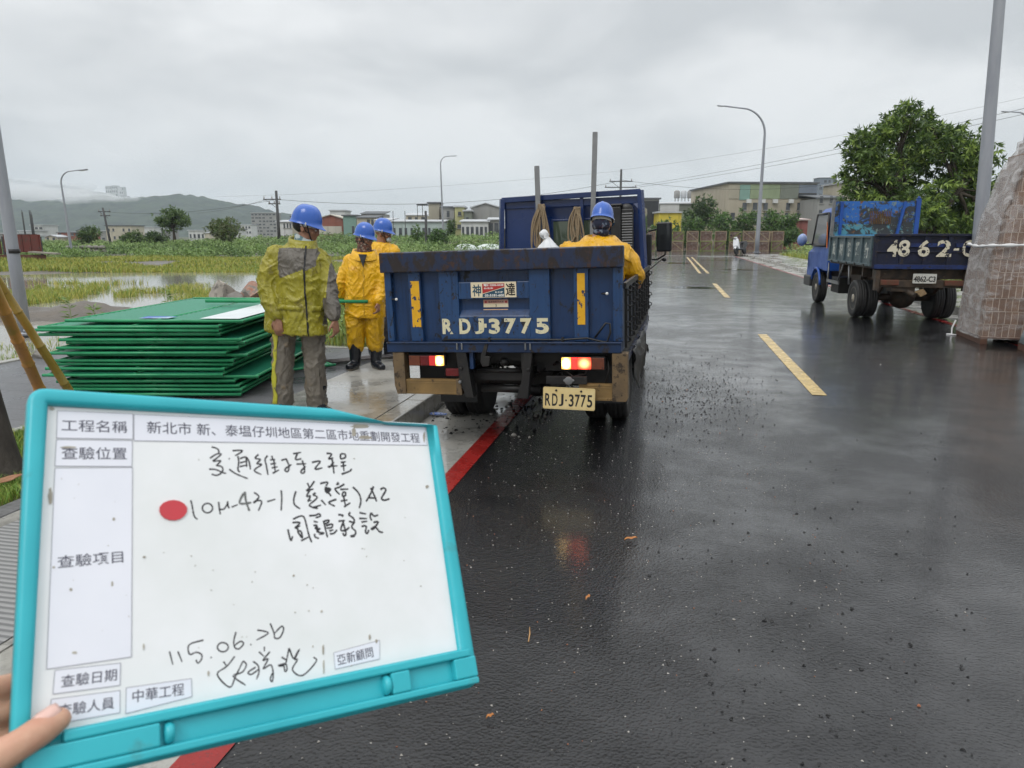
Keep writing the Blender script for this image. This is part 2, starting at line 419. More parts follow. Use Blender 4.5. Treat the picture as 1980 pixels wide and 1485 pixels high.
c = MUD.mix(MUD.ramp(MUD.noise(14, 6, .7), .5, .75), c, (.055, .047, .036)); MUD.set(Base_Color=c, Roughness=MUD.ramp(f, .3, .7, .22, .6)); MUD.bump(MUD.noise(20, 6, .7), .6, .03); MUD = MUD.m
xs = []; x = -3.44
while x > -95: xs.append(x); x -= .16+max(0, (-x-12))*.012
ys_ = []; y = -2.0
while y < 66: ys_.append(y); y += .16+max(0, (y-14))*.014
vs = [(x, y, field_h(x, y)) for y in ys_ for x in xs]; nx = len(xs)
fs = [(j*nx+i, j*nx+i+1, (j+1)*nx+i+1, (j+1)*nx+i) for j in range(len(ys_)-1) for i in range(nx-1)]
fo = obj_from('field', vs, fs, MUD, smooth=True); tag(fo, kind='structure')
g = NT('muddy_water'); g.set(Base_Color=(.27, .255, .215), Roughness=.045, IOR=1.33); g.bump(g.noise(5, 4, .6, stretch=(.5, 1.6, 1)), .10, .012); WATER = g.m
sheet('water', [(-98, -2), (-7.78, -2), (-7.78, 8.9), (-5, 8.9), (-5, 60), (-98, 60)], -.055, WATER)
# bank of dark earth beyond the weeds
# ------------------------------------------------------------------ the site board held up near the camera, and the hand that holds it
TL, TR, BR, BL = [atD(x, y, D) for x, y, D in ((60, 755, .5864), (839, 808, .8435), (919, 1327, .7375), (11, 1540, .4804))]
BXa = (TR-TL).normalized(); BYa = (TL-BL); BYa = (BYa-BXa*BYa.dot(BXa)).normalized(); BZa = BXa.cross(BYa)
BM = frame(BL, BXa, BYa); BW = (TR-TL).length; BH = (TL-BL).length
BMi = BM.inverted()
def bp(px, py, z=0.0):          # a point of the board's face, in the board's own plane
    v = ray(px, py); t = (BL+BZa*z-_C).dot(BZa)/v.dot(BZa); return BMi @ (_C+v*t)
TEAL = M('teal_plastic', (.035, .45, .52), (.028, .39, .46), scale=9, rough=.34, bump=.06, bscale=40, bdist=.001, c3=(.05, .33, .37), s3=22, lo3=.62, hi3=.70)
BOARD_WHITE = M('whiteboard_face', (.72, .74, .735), (.80, .81, .825), scale=9, rough=.28, c3=(.60, .60, .58), s3=26, lo3=.68, hi3=.80)
PAPER = M('label_paper', (.72, .735, .80), (.78, .79, .85), scale=7, rough=.6, c3=(.6, .58, .55), s3=30, lo3=.73, hi3=.8)
INK = M('printed_ink', (.07, .07, .10), rough=.6); RULE = M('ruled_line', (.33, .33, .37), rough=.6)
MARKER = M('marker_ink', (.022, .02, .024), rough=.35); MARKER2 = M('grey_marker_ink', (.12, .125, .12), rough=.4)
REDDOT = M('red_sticker', (.55, .045, .06), (.5, .05, .06), scale=20, rough=.45)
GRIME = M('brown_grime', (.30, .27, .22), (.45, .42, .36), scale=60, rough=.8)
board = thing('handheld_whiteboard', 'teal framed white board with Chinese labels and black handwriting, held up close', 'whiteboard')
board.matrix_world = BM
inn = [bp(93, 783, .006), bp(826, 822, .006), bp(887, 1256, .006), bp(58, 1424, .006)]   # panel window
inn = [(p.x, p.y) for p in inn]
def ring_poly():
    rc = .012; outer, inner = [], []
    cs = [(0, BH, 180), (BW, BH, 90), (BW, 0, 0), (0, 0, 270)]   # TL TR BR BL
    for k, (x, y, a0) in enumerate(cs):
        r = .004 if k == 1 else rc
        cx_, cy_ = x+(r if x == 0 else -r), y+(r if y == 0 else -r)
        for q in range(5):
            a = R(a0-q*22.5); outer.append((cx_+r*math.cos(a), cy_+r*math.sin(a))); inner.append(inn[k])
        x2, y2, _ = cs[(k+1) % 4]
        for q in range(1, 6):
            t = q/6
            i0, i1 = inn[k], inn[(k+1) % 4]
            inner.append((i0[0]+(i1[0]-i0[0])*t, i0[1]+(i1[1]-i0[1])*t)); outer.append((x+(x2-x)*t, y+(y2-y)*t))
    return outer, inner
def frame_mesh():
    o, i = ring_poly(); n = len(o); mb = MB()
    # broken upper lip at the right end of the top bar
    xb = bp(683, 805, .01).x
    oo = []
    for (x, y) in o:
        if x > xb and y > BH*.8: y = min(y, bp(683, 813, .01).y-.0+(x-xb)*-.004)
        oo.append((x, y))
    o = oo
    def lerp(a, b, t): return (a[0]+(b[0]-a[0])*t, a[1]+(b[1]-a[1])*t)
    prof = [(0, -.004), (0, .006), (.10, .0092), (.3, .010), (.7, .010), (.92, .0085), (1, .005), (1, -.002)]
    vs = [(*lerp(o[k], i[k], t), z) for (t, z) in prof for k in range(n)]
    fs = [(a*n+k, a*n+(k+1) % n, ((a+1) % len(prof))*n+(k+1) % n, ((a+1) % len(prof))*n+k) for a in range(len(prof)) for k in range(n)]
    mb.add(vs, fs, 0, True)
    return mb
fm = frame_mesh()
fr = fm.build('frame', TEAL, board)
bm_ = bmesh.new(); bm_.from_mesh(fr.data); bmesh.ops.remove_doubles(bm_, verts=bm_.verts, dist=1e-6); bm_.to_mesh(fr.data); bm_.free()
# pen tray: raised lips and end stops round a hollow trough in the wide lower bar
tr = MB()
def strip(pts, w, z0, z1, mi=0):
    for a, b in zip(pts[:-1], pts[1:]):
        a, b = Vector((a[0], a[1])), Vector((b[0], b[1])); t = (b-a).normalized(); s_ = Vector((-t.y, t.x))*w/2
        tr.prism([tuple(a-s_), tuple(b-s_), tuple(b+s_), tuple(a+s_)], z0, z1, 'XY', mi)
yb0, yb1 = inn[3][1], inn[2][1]                  # inner edge height at both ends
def inner_y(x): return yb0+(yb1-yb0)*(x-inn[3][0])/(inn[2][0]-inn[3][0])
tx0, tx1 = bp(322, 1405, .01).x, bp(750, 1325, .01).x
sx0, sx1 = bp(786, 1305, .01).x, bp(872, 1290, .01).x
def tbar(x0, x1, y0, y1, z=.0175):
    tr.prism([(x0, y0), (x1, y0), (x1, inner_y(x1)+y1 if y1 < 0 else y1), (x0, inner_y(x0)+y1 if y1 < 0 else y1)], .0095, z, 'XY')
tbar(.008, BW-.006, .003, .0095)                 # outer lip
tr.prism([(.03, inner_y(.03)-.0085), (BW-.012, inner_y(BW-.012)-.0085), (BW-.012, inner_y(BW-.012)-.001), (.03, inner_y(.03)-.001)], .0095, .0175, 'XY')
tbar(.006, tx0-.006, .0097, -.0087, .0173)       # flat left end
tbar(tx1+.001, sx0, .0097, -.0087, .0173)
tbar(sx1, BW-.006, .0097, -.0087, .0173)
tray = tr.build('tray', TEAL, board, bevel=.0016)
for x_, d in ((tx0+.001, -1), (tx1-.003, 1)):
    st = MB(); y0, y1 = .0098, inner_y(x_)-.009; st.lathe([(0.0005, -.004), ((y1-y0)/2*.9, -.003), ((y1-y0)/2, 0), ((y1-y0)/2*.9, .003), (.0005, .004)], 20, 0, 'X', (x_, (y0+y1)/2, .0105)); st.build('tray_end_stop', TEAL, tray)
# white panel
pn = MB(); e = .003
pn.prism([(inn[3][0]-e, inn[3][1]-e), (inn[2][0]+e, inn[2][1]-e), (inn[1][0]+e, inn[1][1]+e), (inn[0][0]-e, inn[0][1]+e)], -.002, .003, 'XY')
ZP = .003
ZL = ZP+.0004
papers = [[(111, 794), (257, 800), (257, 849), (109, 847)], [(259, 801), (822, 826), (826, 861), (259, 852)], [(109, 850), (256, 852), (255, 902), (106, 901)],
          [(106, 905), (256, 904), (254, 1270), (90, 1294)], [(106, 1296), (233, 1282), (232, 1325), (102, 1342)], [(99, 1352), (232, 1335), (232, 1378), (94, 1402)],
          [(244, 1330), (370, 1312), (371, 1347), (243, 1380)], [(645, 1262), (734, 1238), (734, 1274), (648, 1294)]]
label_objs = []
for q in papers:
    pp = MB(); P = [bp(x, y, ZL) for x, y in q]; pp.prism([(p.x, p.y) for p in P], ZP, ZL, 'XY')
    for a, b in zip(P, P[1:]+P[:1]):
        t = (b-a).normalized()*.00025; s_ = Vector((-t.y, t.x, 0))
        pp.add([a-s_+Vector((0, 0, .00015)), b-s_+Vector((0, 0, .00015)), b+s_+Vector((0, 0, .00015)), a+s_+Vector((0, 0, .00015))], [(0, 1, 2, 3)], 1)
    label_objs.append(pp.build('paper_label', [PAPER, RULE], board, fix=False))
def board_text(k, body, pc, pa, pb, hpx, bold=.006):
    tx = MB(); a, b = bp(*pa, ZL), bp(*pb, ZL); c = (a+b)/2; up = bp(pc[0], pc[1]-10, ZL); h = hpx*(up-bp(*pc, ZL)).length/10
    m = frame(c+Vector((0, 0, .0001)), (b-a), Vector((0, 1, 0)))
    add_text(tx, body, .01, m, 0, .00008, bold*.01*0.4, width=(b-a).length, height=h)
    tx.build('printed_lettering', INK, label_objs[k], fix=False)
board_text(0, '工程名稱', (182, 824), (119, 822), (246, 826), 23)
board_text(1, '新北市 新、泰塭仔圳地區第二區市地重劃開發工程', (547, 836), (284, 826), (811, 847), 21)
board_text(2, '查驗位置', (182, 877), (119, 876), (245, 877), 24)
board_text(3, '查驗項目', (174, 1082), (111, 1087), (238, 1076), 24)
board_text(4, '查驗日期', (172, 1311), (118, 1318), (226, 1304), 24)
board_text(5, '查驗人員', (166, 1367), (112, 1375), (221, 1358), 24)
board_text(6, '中華工程', (306, 1340), (256, 1347), (356, 1332), 24)
board_text(7, '亞新顧問', (686, 1268), (652, 1277), (721, 1260), 21)
# handwriting, stroke by stroke
def smooth_pts(p, k=4):
    if len(p) < 3: return p
    o = []
    for i in range(len(p)-1):
        a, b, c, d = p[max(i-1, 0)], p[i], p[i+1], p[min(i+2, len(p)-1)]
        for q in range(k):
            t = q/k; o.append(tuple(.5*(2*b[j]+(c[j]-a[j])*t+(2*a[j]-5*b[j]+4*c[j]-d[j])*t*t+(3*b[j]-a[j]-3*c[j]+d[j])*t**3) for j in (0, 1)))
    return o+[p[-1]]
def pen(strokes, ox, oy, s, w=2.3, mi=0):
    hw = MB()
    for st_ in strokes:
        p = [(ox+x/s, oy+y/s) for x, y in st_]
        P = [bp(x, y, ZP) for x, y in smooth_pts(p)]
        c = P[0]; wl = w*(bp(p[0][0]+1, p[0][1], ZP)-bp(p[0][0], p[0][1], ZP)).length/2
        n = len(P); rs = [wl*(1.15 if i < 2 else .8+.35*abs(math.sin(i*1.3+x))) for i in range(n)]
        rs[-1] *= .7
        k = MB(); k.tube(P, rs, 6); hw.add([(v[0], v[1], ZP+max(-.0004, min(.0004, (v[2]-ZP)*.35))) for v in k.v], k.f, mi)
    hw.build('handwriting', [MARKER, MARKER2], board)
def oval(cx_, cy_, rx, ry, a0=-100): return [(cx_+rx*math.cos(R(a0+k*24)), cy_+ry*math.sin(R(a0+k*24))) for k in range(16)]
A_ = [[(180,150),(225,160),(262,185),(268,225)],[(160,285),(240,235),(295,235),(240,285),(195,320),(290,315),(235,370)],[(235,370),(300,385),(315,430),(285,470),(235,490),(180,475)],[(150,415),(230,420),(310,455),(355,465)],
 [(385,287),(397,297)],[(430,195),(540,190),(530,215),(460,255)],[(495,260),(505,330),(495,420),(520,450)],[(520,290),(590,270),(630,330),(645,420)],[(520,340),(600,320)],[(515,385),(610,365)],[(595,275),(600,390)],[(390,415),(470,470),(615,530)],
 [(740,240),(700,285),(765,300),(720,350),(780,360),(690,430),(775,480)],[(850,255),(820,300),(835,370),(855,485)],[(900,255),(912,295)],[(885,355),(950,345)],[(880,305),(940,298)],[(925,300),(940,440)],[(900,400),(970,388)],[(910,465),(985,425)],
 [(1015,310),(1075,290)],[(1070,290),(1105,370),(1100,430),(1075,445),(1060,415),(1135,360)],[(1155,230),(1250,215)],[(1210,220),(1185,300),(1255,290)],[(1195,355),(1310,350)],[(1265,310),(1290,400),(1290,450),(1265,465),(1250,440),(1305,380)],
 [(1380,335),(1480,320),(1415,415),(1505,400)],[(1555,225),(1615,235),(1580,295),(1635,280)],[(1620,285),(1635,380),(1645,470)],[(1570,385),(1685,375)],[(1640,330),(1585,400)],[(1725,235),(1725,290),(1780,275),(1775,235),(1725,232)],[(1725,335),(1785,325)],[(1725,380),(1790,370)],[(1755,340),(1765,440)],[(1735,475),(1830,440),(1855,410)]]
pen(A_, 380, 840, 6.1875, 3.4)
B_ = [[(525,360),(545,440),(565,560),(590,615),(625,640)], oval(770,475,75,70),[(935,385),(945,480),(960,570)],[(945,490),(1010,490),(1060,420),(1065,375),(1075,450),(1095,480)],[(1125,460),(1215,425)],
 [(1455,245),(1530,310),(1445,400),(1510,365),(1570,385),(1520,515)],[(1650,380),(1770,345)],[(1855,215),(1865,330),(1855,515)]]
pen(B_, 300, 920, 7.615, 3.3)
pen([[(1300,260),(1245,405),(1415,395)],[(1320,235),(1340,380),(1390,520)]], 300, 920, 7.615, 4.4, 1)
C_ = [[(200,360),(165,480),(175,590),(275,665)],[(400,215),(440,310)],[(520,185),(440,300),(380,350),(505,320)],[(440,340),(385,450),(450,440),(405,545)],[(540,390),(500,420),(570,470),(430,595)],[(425,600),(490,640),(580,660)],[(500,640),(635,600)],[(640,510),(720,600)],[(400,520),(470,520)],[(520,640),(575,645)],
 [(620,225),(750,200),(720,270)],[(700,290),(810,320),(700,330),(800,350),(720,370),(780,400),(810,450)],[(760,300),(745,400)],[(710,310),(715,375)],[(780,310),(775,380)],[(900,500),(770,555),(880,620)],
 [(900,240),(940,230),(920,200)],[(1040,235),(950,290),(880,320),(960,415)],[(970,325),(1110,320)],[(1010,380),(1060,375),(1060,430),(1010,440),(1015,385)],[(1030,450),(1060,600)],[(980,530),(1095,510)],[(1035,630),(1145,560)],
 [(1190,285),(1290,390),(1330,520),(1300,655)],[(1550,275),(1500,400),(1420,540)],[(1500,300),(1550,400),(1605,540)],[(1460,470),(1600,480)],[(1670,330),(1720,300),(1765,340),(1690,480),(1740,515),(1830,490)],
 [(150,845),(280,790),(350,830),(420,1100),(475,1250)],[(60,1020),(110,1220),(140,1140)],[(140,905),(270,905),(180,1000),(270,960)],[(190,1000),(230,1010),(240,1080),(300,1150)],[(240,1050),(290,1060),(310,1170),(250,1100)],[(290,1220),(430,1150)],
 [(430,785),(540,775),(600,750),(625,790),(540,820)],[(510,880),(580,900)],[(505,955),(560,950),(540,1010),(620,1010),(560,1060),(690,1090),(600,1110)],[(560,950),(600,1080)],[(530,990),(590,1060)],[(530,1100),(530,1150),(600,1180)],[(680,870),(700,960),(750,1165)],[(690,880),(770,860),(760,900),(700,930)],[(720,960),(830,930),(820,990),(730,1000)],[(780,1050),(850,1030)],[(790,1100),(860,1090),(915,1030)],
 [(935,765),(1015,775),(1000,800)],[(940,880),(1050,865)],[(1030,880),(980,1030),(1060,1040),(1130,985)],[(1020,900),(1060,1040),(1070,1110),(1040,1130),(1015,1080)],[(1145,725),(1120,770),(1200,830),(1210,900),(1120,880)],[(1215,900),(1170,980),(1240,1060),(1210,1140),(1150,1140),(1220,1120)],
 [(1305,730),(1420,755)],[(1300,830),(1435,835)],[(1340,895),(1440,880)],[(1340,970),(1420,965),(1410,1060),(1440,1095),(1470,1030)],[(1510,735),(1490,800),(1520,870)],[(1510,735),(1560,790),(1630,770)],[(1550,900),(1630,890),(1590,960),(1510,1010),(1540,1020),(1590,990),(1650,1060),(1715,1075)]]
pen(C_, 550, 910, 9.0, 3.5)
D_ = [[(110,430),(150,590)],[(210,430),(260,555)],[(515,295),(345,350),(350,465),(430,440),(495,470),(490,530),(450,570),(425,530)],[(600,500),(616,506)],oval(748,380,65,55),[(905,200),(880,300),(890,380),(940,400),(995,340),(960,310),(885,360)],[(1076,346),(1090,350)],[(1160,175),(1230,185),(1290,215),(1150,295)],[(1315,95),(1360,210),(1370,270),(1430,265),(1475,170),(1450,130),(1365,215)],
 [(755,550),(795,610)],[(890,490),(795,610),(680,705),(830,860),(900,730),(990,545)],[(990,545),(1030,590),(980,680),(870,725),(1020,835)],[(1110,550),(1170,600),(1180,680),(1150,765)],[(1140,620),(1050,680),(1090,705),(1180,640)],[(1180,435),(1240,490)],[(1245,375),(1245,430)],[(1310,435),(1225,540),(1290,520),(1230,640),(1320,590),(1350,690),(1340,790),(1315,760),(1340,690)],
 [(1450,500),(1510,540),(1470,600),(1410,600),(1500,580),(1515,650),(1490,670),(1480,600)],[(1540,390),(1510,540)],[(1545,400),(1600,520),(1665,400),(1600,520),(1640,530),(1580,650),(1700,720),(1865,550),(1830,500)]]
pen(D_, 310, 1190, 6.1875, 3.0)
dm = MB(); c = [bp(300+(262+205*math.cos(R(k*24+9))*(1+.03*math.sin(k*5)))/7.615, 920+(510+150*math.sin(R(k*24+9)))/7.615, ZP) for k in range(15)]
dm.prism([(p.x, p.y) for p in c], ZP, ZP+.0012, 'XY'); dm.build('red_dot_magnet', REDDOT, board)
# worn marks: torn label patch, tape edges, smudges
def blob(px, py, rx, ry, seed):
    P = [bp(px+rx*(1+.5*mn.noise(Vector((math.cos(R(a))*2, math.sin(R(a))*2, seed))))*math.cos(R(a)), py+ry*(1+.5*mn.noise(Vector((math.cos(R(a))*2, math.sin(R(a))*2, seed+4))))*math.sin(R(a)), ZL) for a in range(0, 360, 24)]
    pn.prism([(p.x, p.y) for p in P], ZP, ZL+.00025, 'XY', 1)
for k_ in range(34):
    rr_ = random.Random(k_*13+5); blob(rr_.uniform(110, 850), rr_.uniform(880, 1290), rr_.uniform(.5, 1.6), rr_.uniform(.4, 1.2), k_*1.7)
for a in ((697, 824, 17, 4, 1), (706, 846, 13, 3.5, 2), (684, 836, 4, 9, 3), (132, 865, 16, 2, 4), (104, 1097, 3, 2, 5), (220, 1004, 3, 3, 6), (217, 1129, 2, 5, 7), (137, 1140, 3, 3, 8), (144, 1262, 5, 2.5, 9), (279, 1077, 3, 2, 10), (715, 1232, 2, 5, 11), (728, 1240, 2, 4, 12), (625, 1256, 1.5, 9, 13), (626, 1290, 1.2, 14, 14), (605, 1250, 1, 2, 15), (826, 941, 3, 3, 16), (622, 1182, 2, 2, 17), (568, 1113, 2, 2, 18), (403, 1302, 2, 5, 19), (278, 1250, 1.5, 6, 20), (820, 845, 2, 10, 21), (97, 960, 4, 16, 22), (100, 790, 5, 3, 23), (430, 792, 1, 1, 24)):
    blob(*a)
panel = pn.build('writing_panel', [BOARD_WHITE, GRIME], board)

SKIN_HAND = NT('skin'); f = SKIN_HAND.noise(90, 5, .6); c = SKIN_HAND.mix(SKIN_HAND.ramp(f, .35, .7), (.52, .30, .20), (.60, .37, .26)); SKIN_HAND.set(Base_Color=SKIN_HAND.mix(SKIN_HAND.ramp(SKIN_HAND.noise(25, 4), .5, .7), c, (.50, .25, .17)), Roughness=.5, Subsurface_Weight=.12, Subsurface_Radius=(.01, .004, .002), Subsurface_Scale=.3)
SKIN_HAND.bump(SKIN_HAND.noise(600, 3, .6), .12, .0004); SKIN_HAND = SKIN_HAND.m
NAIL = M('fingernail', (.66, .42, .36), (.70, .48, .42), scale=60, rough=.3)
hb = MB()
def lb(px, py, z): return bp(px, py, z)
def chain(pts, rs, k=5):
    P = [Vector(p) for p in pts]; Q, q = [], []
    for i in range(len(P)-1):
        for s_ in range(k):
            t = s_/k; Q.append(P[i].lerp(P[i+1], t)); q.append(rs[i]+(rs[i+1]-rs[i])*t)
    Q.append(P[-1]); q.append(rs[-1]); hb.tube(Q, q, 14)
    for p, r_ in zip(P, rs): hb.ell(p, r_, 14, 10)
tt, ti, tmc = lb(112, 1392, .0155), lb(38, 1440, .021), lb(-60, 1500, .018)
chain([tt, lb(80, 1412, .0175), ti, lb(-10, 1468, .021), tmc, tmc+Vector((-.045, -.03, -.02))], [.0088, .0108, .0106, .0118, .0135, .018])
kn = lb(-75, 1480, -.012)
for q, (dy, L) in enumerate(((.030, .055), (.012, .062), (-.007, .058), (-.024, .045))):      # four fingers folded behind the board
    b0 = kn+Vector((-.012, dy, -.004-.002*q)); b1 = Vector((-.0135, b0.y+.012+.004, -.021-.002*q)); b1.x = -.012-.003*q
    b2 = b1+Vector((L*.55, .003, -.006)); b3 = b2+Vector((L*.42, -.003, .010))
    chain([b0+Vector((-.035, -.012, 0)), b0, b1, b2, b3], [.0115, .0105, .0092, .0083, .0072])
hb.ell(kn+Vector((-.045, -.012, -.006)), (.036, .042, .016), 18, 12)
chain([kn+Vector((-.07, -.03, -.008)), kn+Vector((-.13, -.085, -.02)), kn+Vector((-.20, -.16, -.04))], [.027, .025, .031])
hm = remeshed(hb, .0022, 5, .5); hm.materials.append(SKIN_HAND)
hand = bpy.data.objects.new('person', hm); COL.objects.link(hand); hand.matrix_world = BM
tag(hand, 'bare hand of the board holder, thumb pressed on the lower left corner', 'person')
nb_ = MB(); dirv = (lb(122, 1384, .02)-lb(60, 1425, .02)).normalized(); ctr = lb(97, 1386, .0262)
side = Vector((-dirv.y, dirv.x, 0)).normalized(); nrm = Vector((0, 0, 1)); nm = []
vs, fs = [], []
for i in range(9):
    for j in range(7):
        u_, v_ = (i/8-.5), (j/6-.5); wd = .0135*(1-.35*max(0, abs(u_)*2-.55)); vs.append(ctr+dirv*u_*.0165+side*v_*wd+nrm*(-.010*v_*v_*1.9-.006*max(0, u_)**2*2-.0012-.0008*abs(u_)))
for i in range(8):
    for j in range(6): fs.append((i*7+j, i*7+j+1, (i+1)*7+j+1, (i+1)*7+j))
nb_.add(vs, fs, 0, True); no = nb_.build('thumbnail', NAIL, hand)
sd = no.modifiers.new('t', 'SOLIDIFY'); sd.thickness = .0012; sd.offset = -1
# ------------------------------------------------------------------ blue flatbed truck with a heavy tail lift, seen from behind
def worn_paint(name, a, b, chip, rust, k=1.0, d=0.0):
    g = NT(name); c = g.mix(g.ramp(g.noise(3.2, 6, .6, stretch=(1, 1, .4)), .35, .65), a, b)
    c = g.mix(g.math('MULTIPLY', g.ramp(g.noise(22, 6, .65, stretch=(1.6, 1, .12)), .52, .70), .75), c, tuple(x*.42 for x in a))     # run-off streaks
    c = g.mix(g.math('MULTIPLY', g.ramp(g.noise(30, 5, .6, stretch=(1.3, 1, .16)), .62, .72), .5), c, (.035, .05, .075))             # pale scrapes
    f3 = g.ramp(g.noise(11*k, 8, .72, stretch=(1, 1, .6), dist=.5), .60-d, .625-d*.7); c = g.mix(f3, c, chip)
    f4 = g.ramp(g.noise(26*k, 7, .7, stretch=(1, 1, .7)), .655-d*.8, .68-d*.6); c = g.mix(f4, c, rust)
    g.set(Base_Color=c, Roughness=g.mix(f3, .34, .65)); b1 = g.bump(g.noise(4, 3, .5), .25, .012); b2 = g.bump(f3, -.25, .002, b1); g.bump(g.noise(45, 5, .6), .12, .003, b2); return g.m
BLUE = worn_paint('worn_blue_paint', (.0055, .027, .088), (.0095, .041, .125), (.010, .012, .016), (.035, .018, .012), 1, .015)
BLUERIB = worn_paint('worn_blue_rib_paint', (.011, .044, .128), (.016, .058, .155), (.009, .010, .014), (.04, .02, .012), 1.3, .045)
BLUE_DK = worn_paint('worn_dark_blue_rail', (.009, .017, .05), (.012, .026, .07), (.017, .011, .010), (.050, .022, .013), .8, .11)
BLUE_CAB = M('cab_blue_paint', (.0055, .028, .125), (.004, .020, .090), scale=2, rough=.22, rough2=.34, c3=(.02, .03, .06), s3=16, lo3=.68, hi3=.72, st3=(1, 1, .3), coat=.3)
RUSTY = M('rusty_golden_steel', (.15, .095, .035), (.24, .15, .055), scale=6, rough=.45, bump=.25, bscale=50, bdist=.002, c3=(.045, .028, .015), s3=24, lo3=.58, hi3=.68, stretch=(1, 1, 1))
BROWNST = M('rusty_brown_steel', (.10, .07, .04), (.15, .10, .05), scale=9, rough=.55, bump=.3, c3=(.04, .028, .018), s3=20)
GREASE = M('greasy_black_steel', (.008, .008, .009), (.018, .017, .016), scale=8, rough=.45, bump=.3, c3=(.04, .032, .022), s3=14, lo3=.62, hi3=.7)
CHASSIS = M('chassis_black', (.008, .008, .008), (.016, .015, .013), scale=5, rough=.6)
TYRE = M('tyre_rubber', (.012, .012, .012), (.022, .021, .02), scale=12, rough=.62, bump=.3, bscale=40)
RIM = M('steel_rim', (.28, .25, .19), (.36, .33, .27), scale=8, rough=.45, c3=(.12, .09, .06), s3=20)
STEEL = M('galvanised_steel', (.17, .175, .18), (.24, .245, .25), scale=10, rough=.4, metal=.5)
PLATE = M('aged_plate_yellow', (.60, .46, .20), (.66, .53, .27), scale=9, rough=.4, c3=(.36, .23, .08), s3=26, lo3=.62, hi3=.7)
STENCIL = M('stencil_cream_paint', (.62, .57, .36), (.68, .63, .43), scale=9, rough=.5, c3=(.02, .04, .12), s3=30, lo3=.60, hi3=.63)
BLACKINK = M('black_lettering', (.012, .012, .014), rough=.45)
REFL = M('yellow_reflective_tape', (.72, .40, .02), (.66, .34, .015), scale=20, rough=.35, c3=(.014, .03, .09), s3=17, lo3=.575, hi3=.59)
GLASS = NT('opaque_cab_glass'); GLASS.set(Base_Color=(.075, .10, .07), Roughness=.04, IOR=1.5, Alpha=1.0); GLASS = GLASS.m  # opaque panes; grey-green light seen through the cab is put into the colour
BLACKP = M('black_plastic', (.014, .014, .015), (.022, .022, .022), scale=15, rough=.42)
LENS_AMB = M('amber_lens_dull', (.16, .045, .02), (.12, .035, .02), scale=25, rough=.22)
LENS_RED = M('red_lens_dull', (.14, .012, .012), (.10, .01, .012), scale=25, rough=.2)
def bulb(name, rim, core, s0, s1):
    g = NT(name); vm = g.n('ShaderNodeVectorMath', operation='DISTANCE'); g.l(g.tc.outputs['Generated'], vm.inputs[0]); vm.inputs[1].default_value = (.5, .3, .5)
    g.set(Base_Color=rim, Roughness=.25, Emission_Color=g.mix(g.ramp(vm.outputs['Value'], .12, .62), core, rim), Emission_Strength=g.ramp(vm.outputs['Value'], .10, .62, (1, 1, 1), (s0/s1,)*3))
    ml = g.math('MULTIPLY', g.ramp(vm.outputs['Value'], .10, .62, (1, 1, 1), (s0/s1,)*3), s1); g.l(ml, g.b.inputs['Emission Strength']); return g.m
LIT_WARM = bulb('lit_warm_lamp', (1.0, .50, .10), (1.0, .80, .38), 1.3, 14.0); LIT_BRAKE = bulb('lit_brake_lamp', (1.0, .07, .03), (1.0, .36, .12), 1.5, 12.0)
LIT_RED = emit('lit_red_lamp', (1.0, .03, .02), 2.2, (.5, .02, .02)); pass
GLOW_RED = emit('glow_red_lamp', (1.0, .04, .03), .35, (.4, .03, .03))

def wheel(parent, x, y, r, w, out, dual=False, name='wheel'):
    """tyre with a rim set in its outer face; out = -1 or 1 side"""
    t = MB(); n = 36
    hw_ = w/2; prof = [(r*.62, -hw_*.82), (r*.80, -hw_), (r*.93, -hw_), (r*.985, -hw_*.82), (r, -hw_*.55), (r*.988, -hw_*.5), (r*.988, -hw_*.42), (r, -hw_*.37), (r, -hw_*.05), (r*.988, -.003), (r*.988, .003), (r, hw_*.05), (r, hw_*.37), (r*.988, hw_*.42), (r*.988, hw_*.5), (r, hw_*.55), (r*.985, hw_*.82), (r*.93, hw_), (r*.80, hw_), (r*.62, hw_*.82)]
    t.lathe(prof, n, 0, 'X', (x, y, r))
    o = t.build(name, TYRE, parent)
    m = MB(); s_ = out
    pr = [(r*.63, s_*(hw_*.80)), (r*.60, s_*(hw_*.84)), (r*.56, s_*hw_*.55), (r*.50, s_*hw_*.2), (r*.36, s_*hw_*.28), (r*.24, s_*hw_*.55), (r*.22, s_*hw_*.9), (.001, s_*hw_*.95)]
    m.lathe(pr, 28, 0, 'X', (x, y, r))
    for k in range(6):
        a = R(60*k+10); cy_, cz_ = y+r*.31*math.cos(a), r+r*.31*math.sin(a)
        m.cyl((x+s_*hw_*.25, cy_, cz_), (x+s_*hw_*.52, cy_, cz_), r*.035, n=6)
    m.build('rim', RIM, o); return o

T1 = thing('flatbed_truck', 'blue flatbed truck with rusty tail gate marked RDJ-3775, tail lamps lit', 'truck', rot=(0, R(-1.95), R(-1.6)))
# local frame: x right, y forward, origin under the middle of the tail gate; the kerb-side wheels stand lower, in the gutter
_m = Euler((0, R(-1.95), R(-2.0))).to_matrix()
T1.location = Vector((.62, 5.0, .0)) - _m @ Vector((1.80, 0, 0)) + Vector((0, 0, .0))
T1.location = Vector((-1.145, 5.0, 0)) + Vector((0, 0, -.028))
GX0, GX1 = -.892, .892
def gx(zx): return GX0+(zx-55)/1680*1.784          # from the tail gate's own left edge
def gz(zy): return 1.532-(zy-35)/700*.735
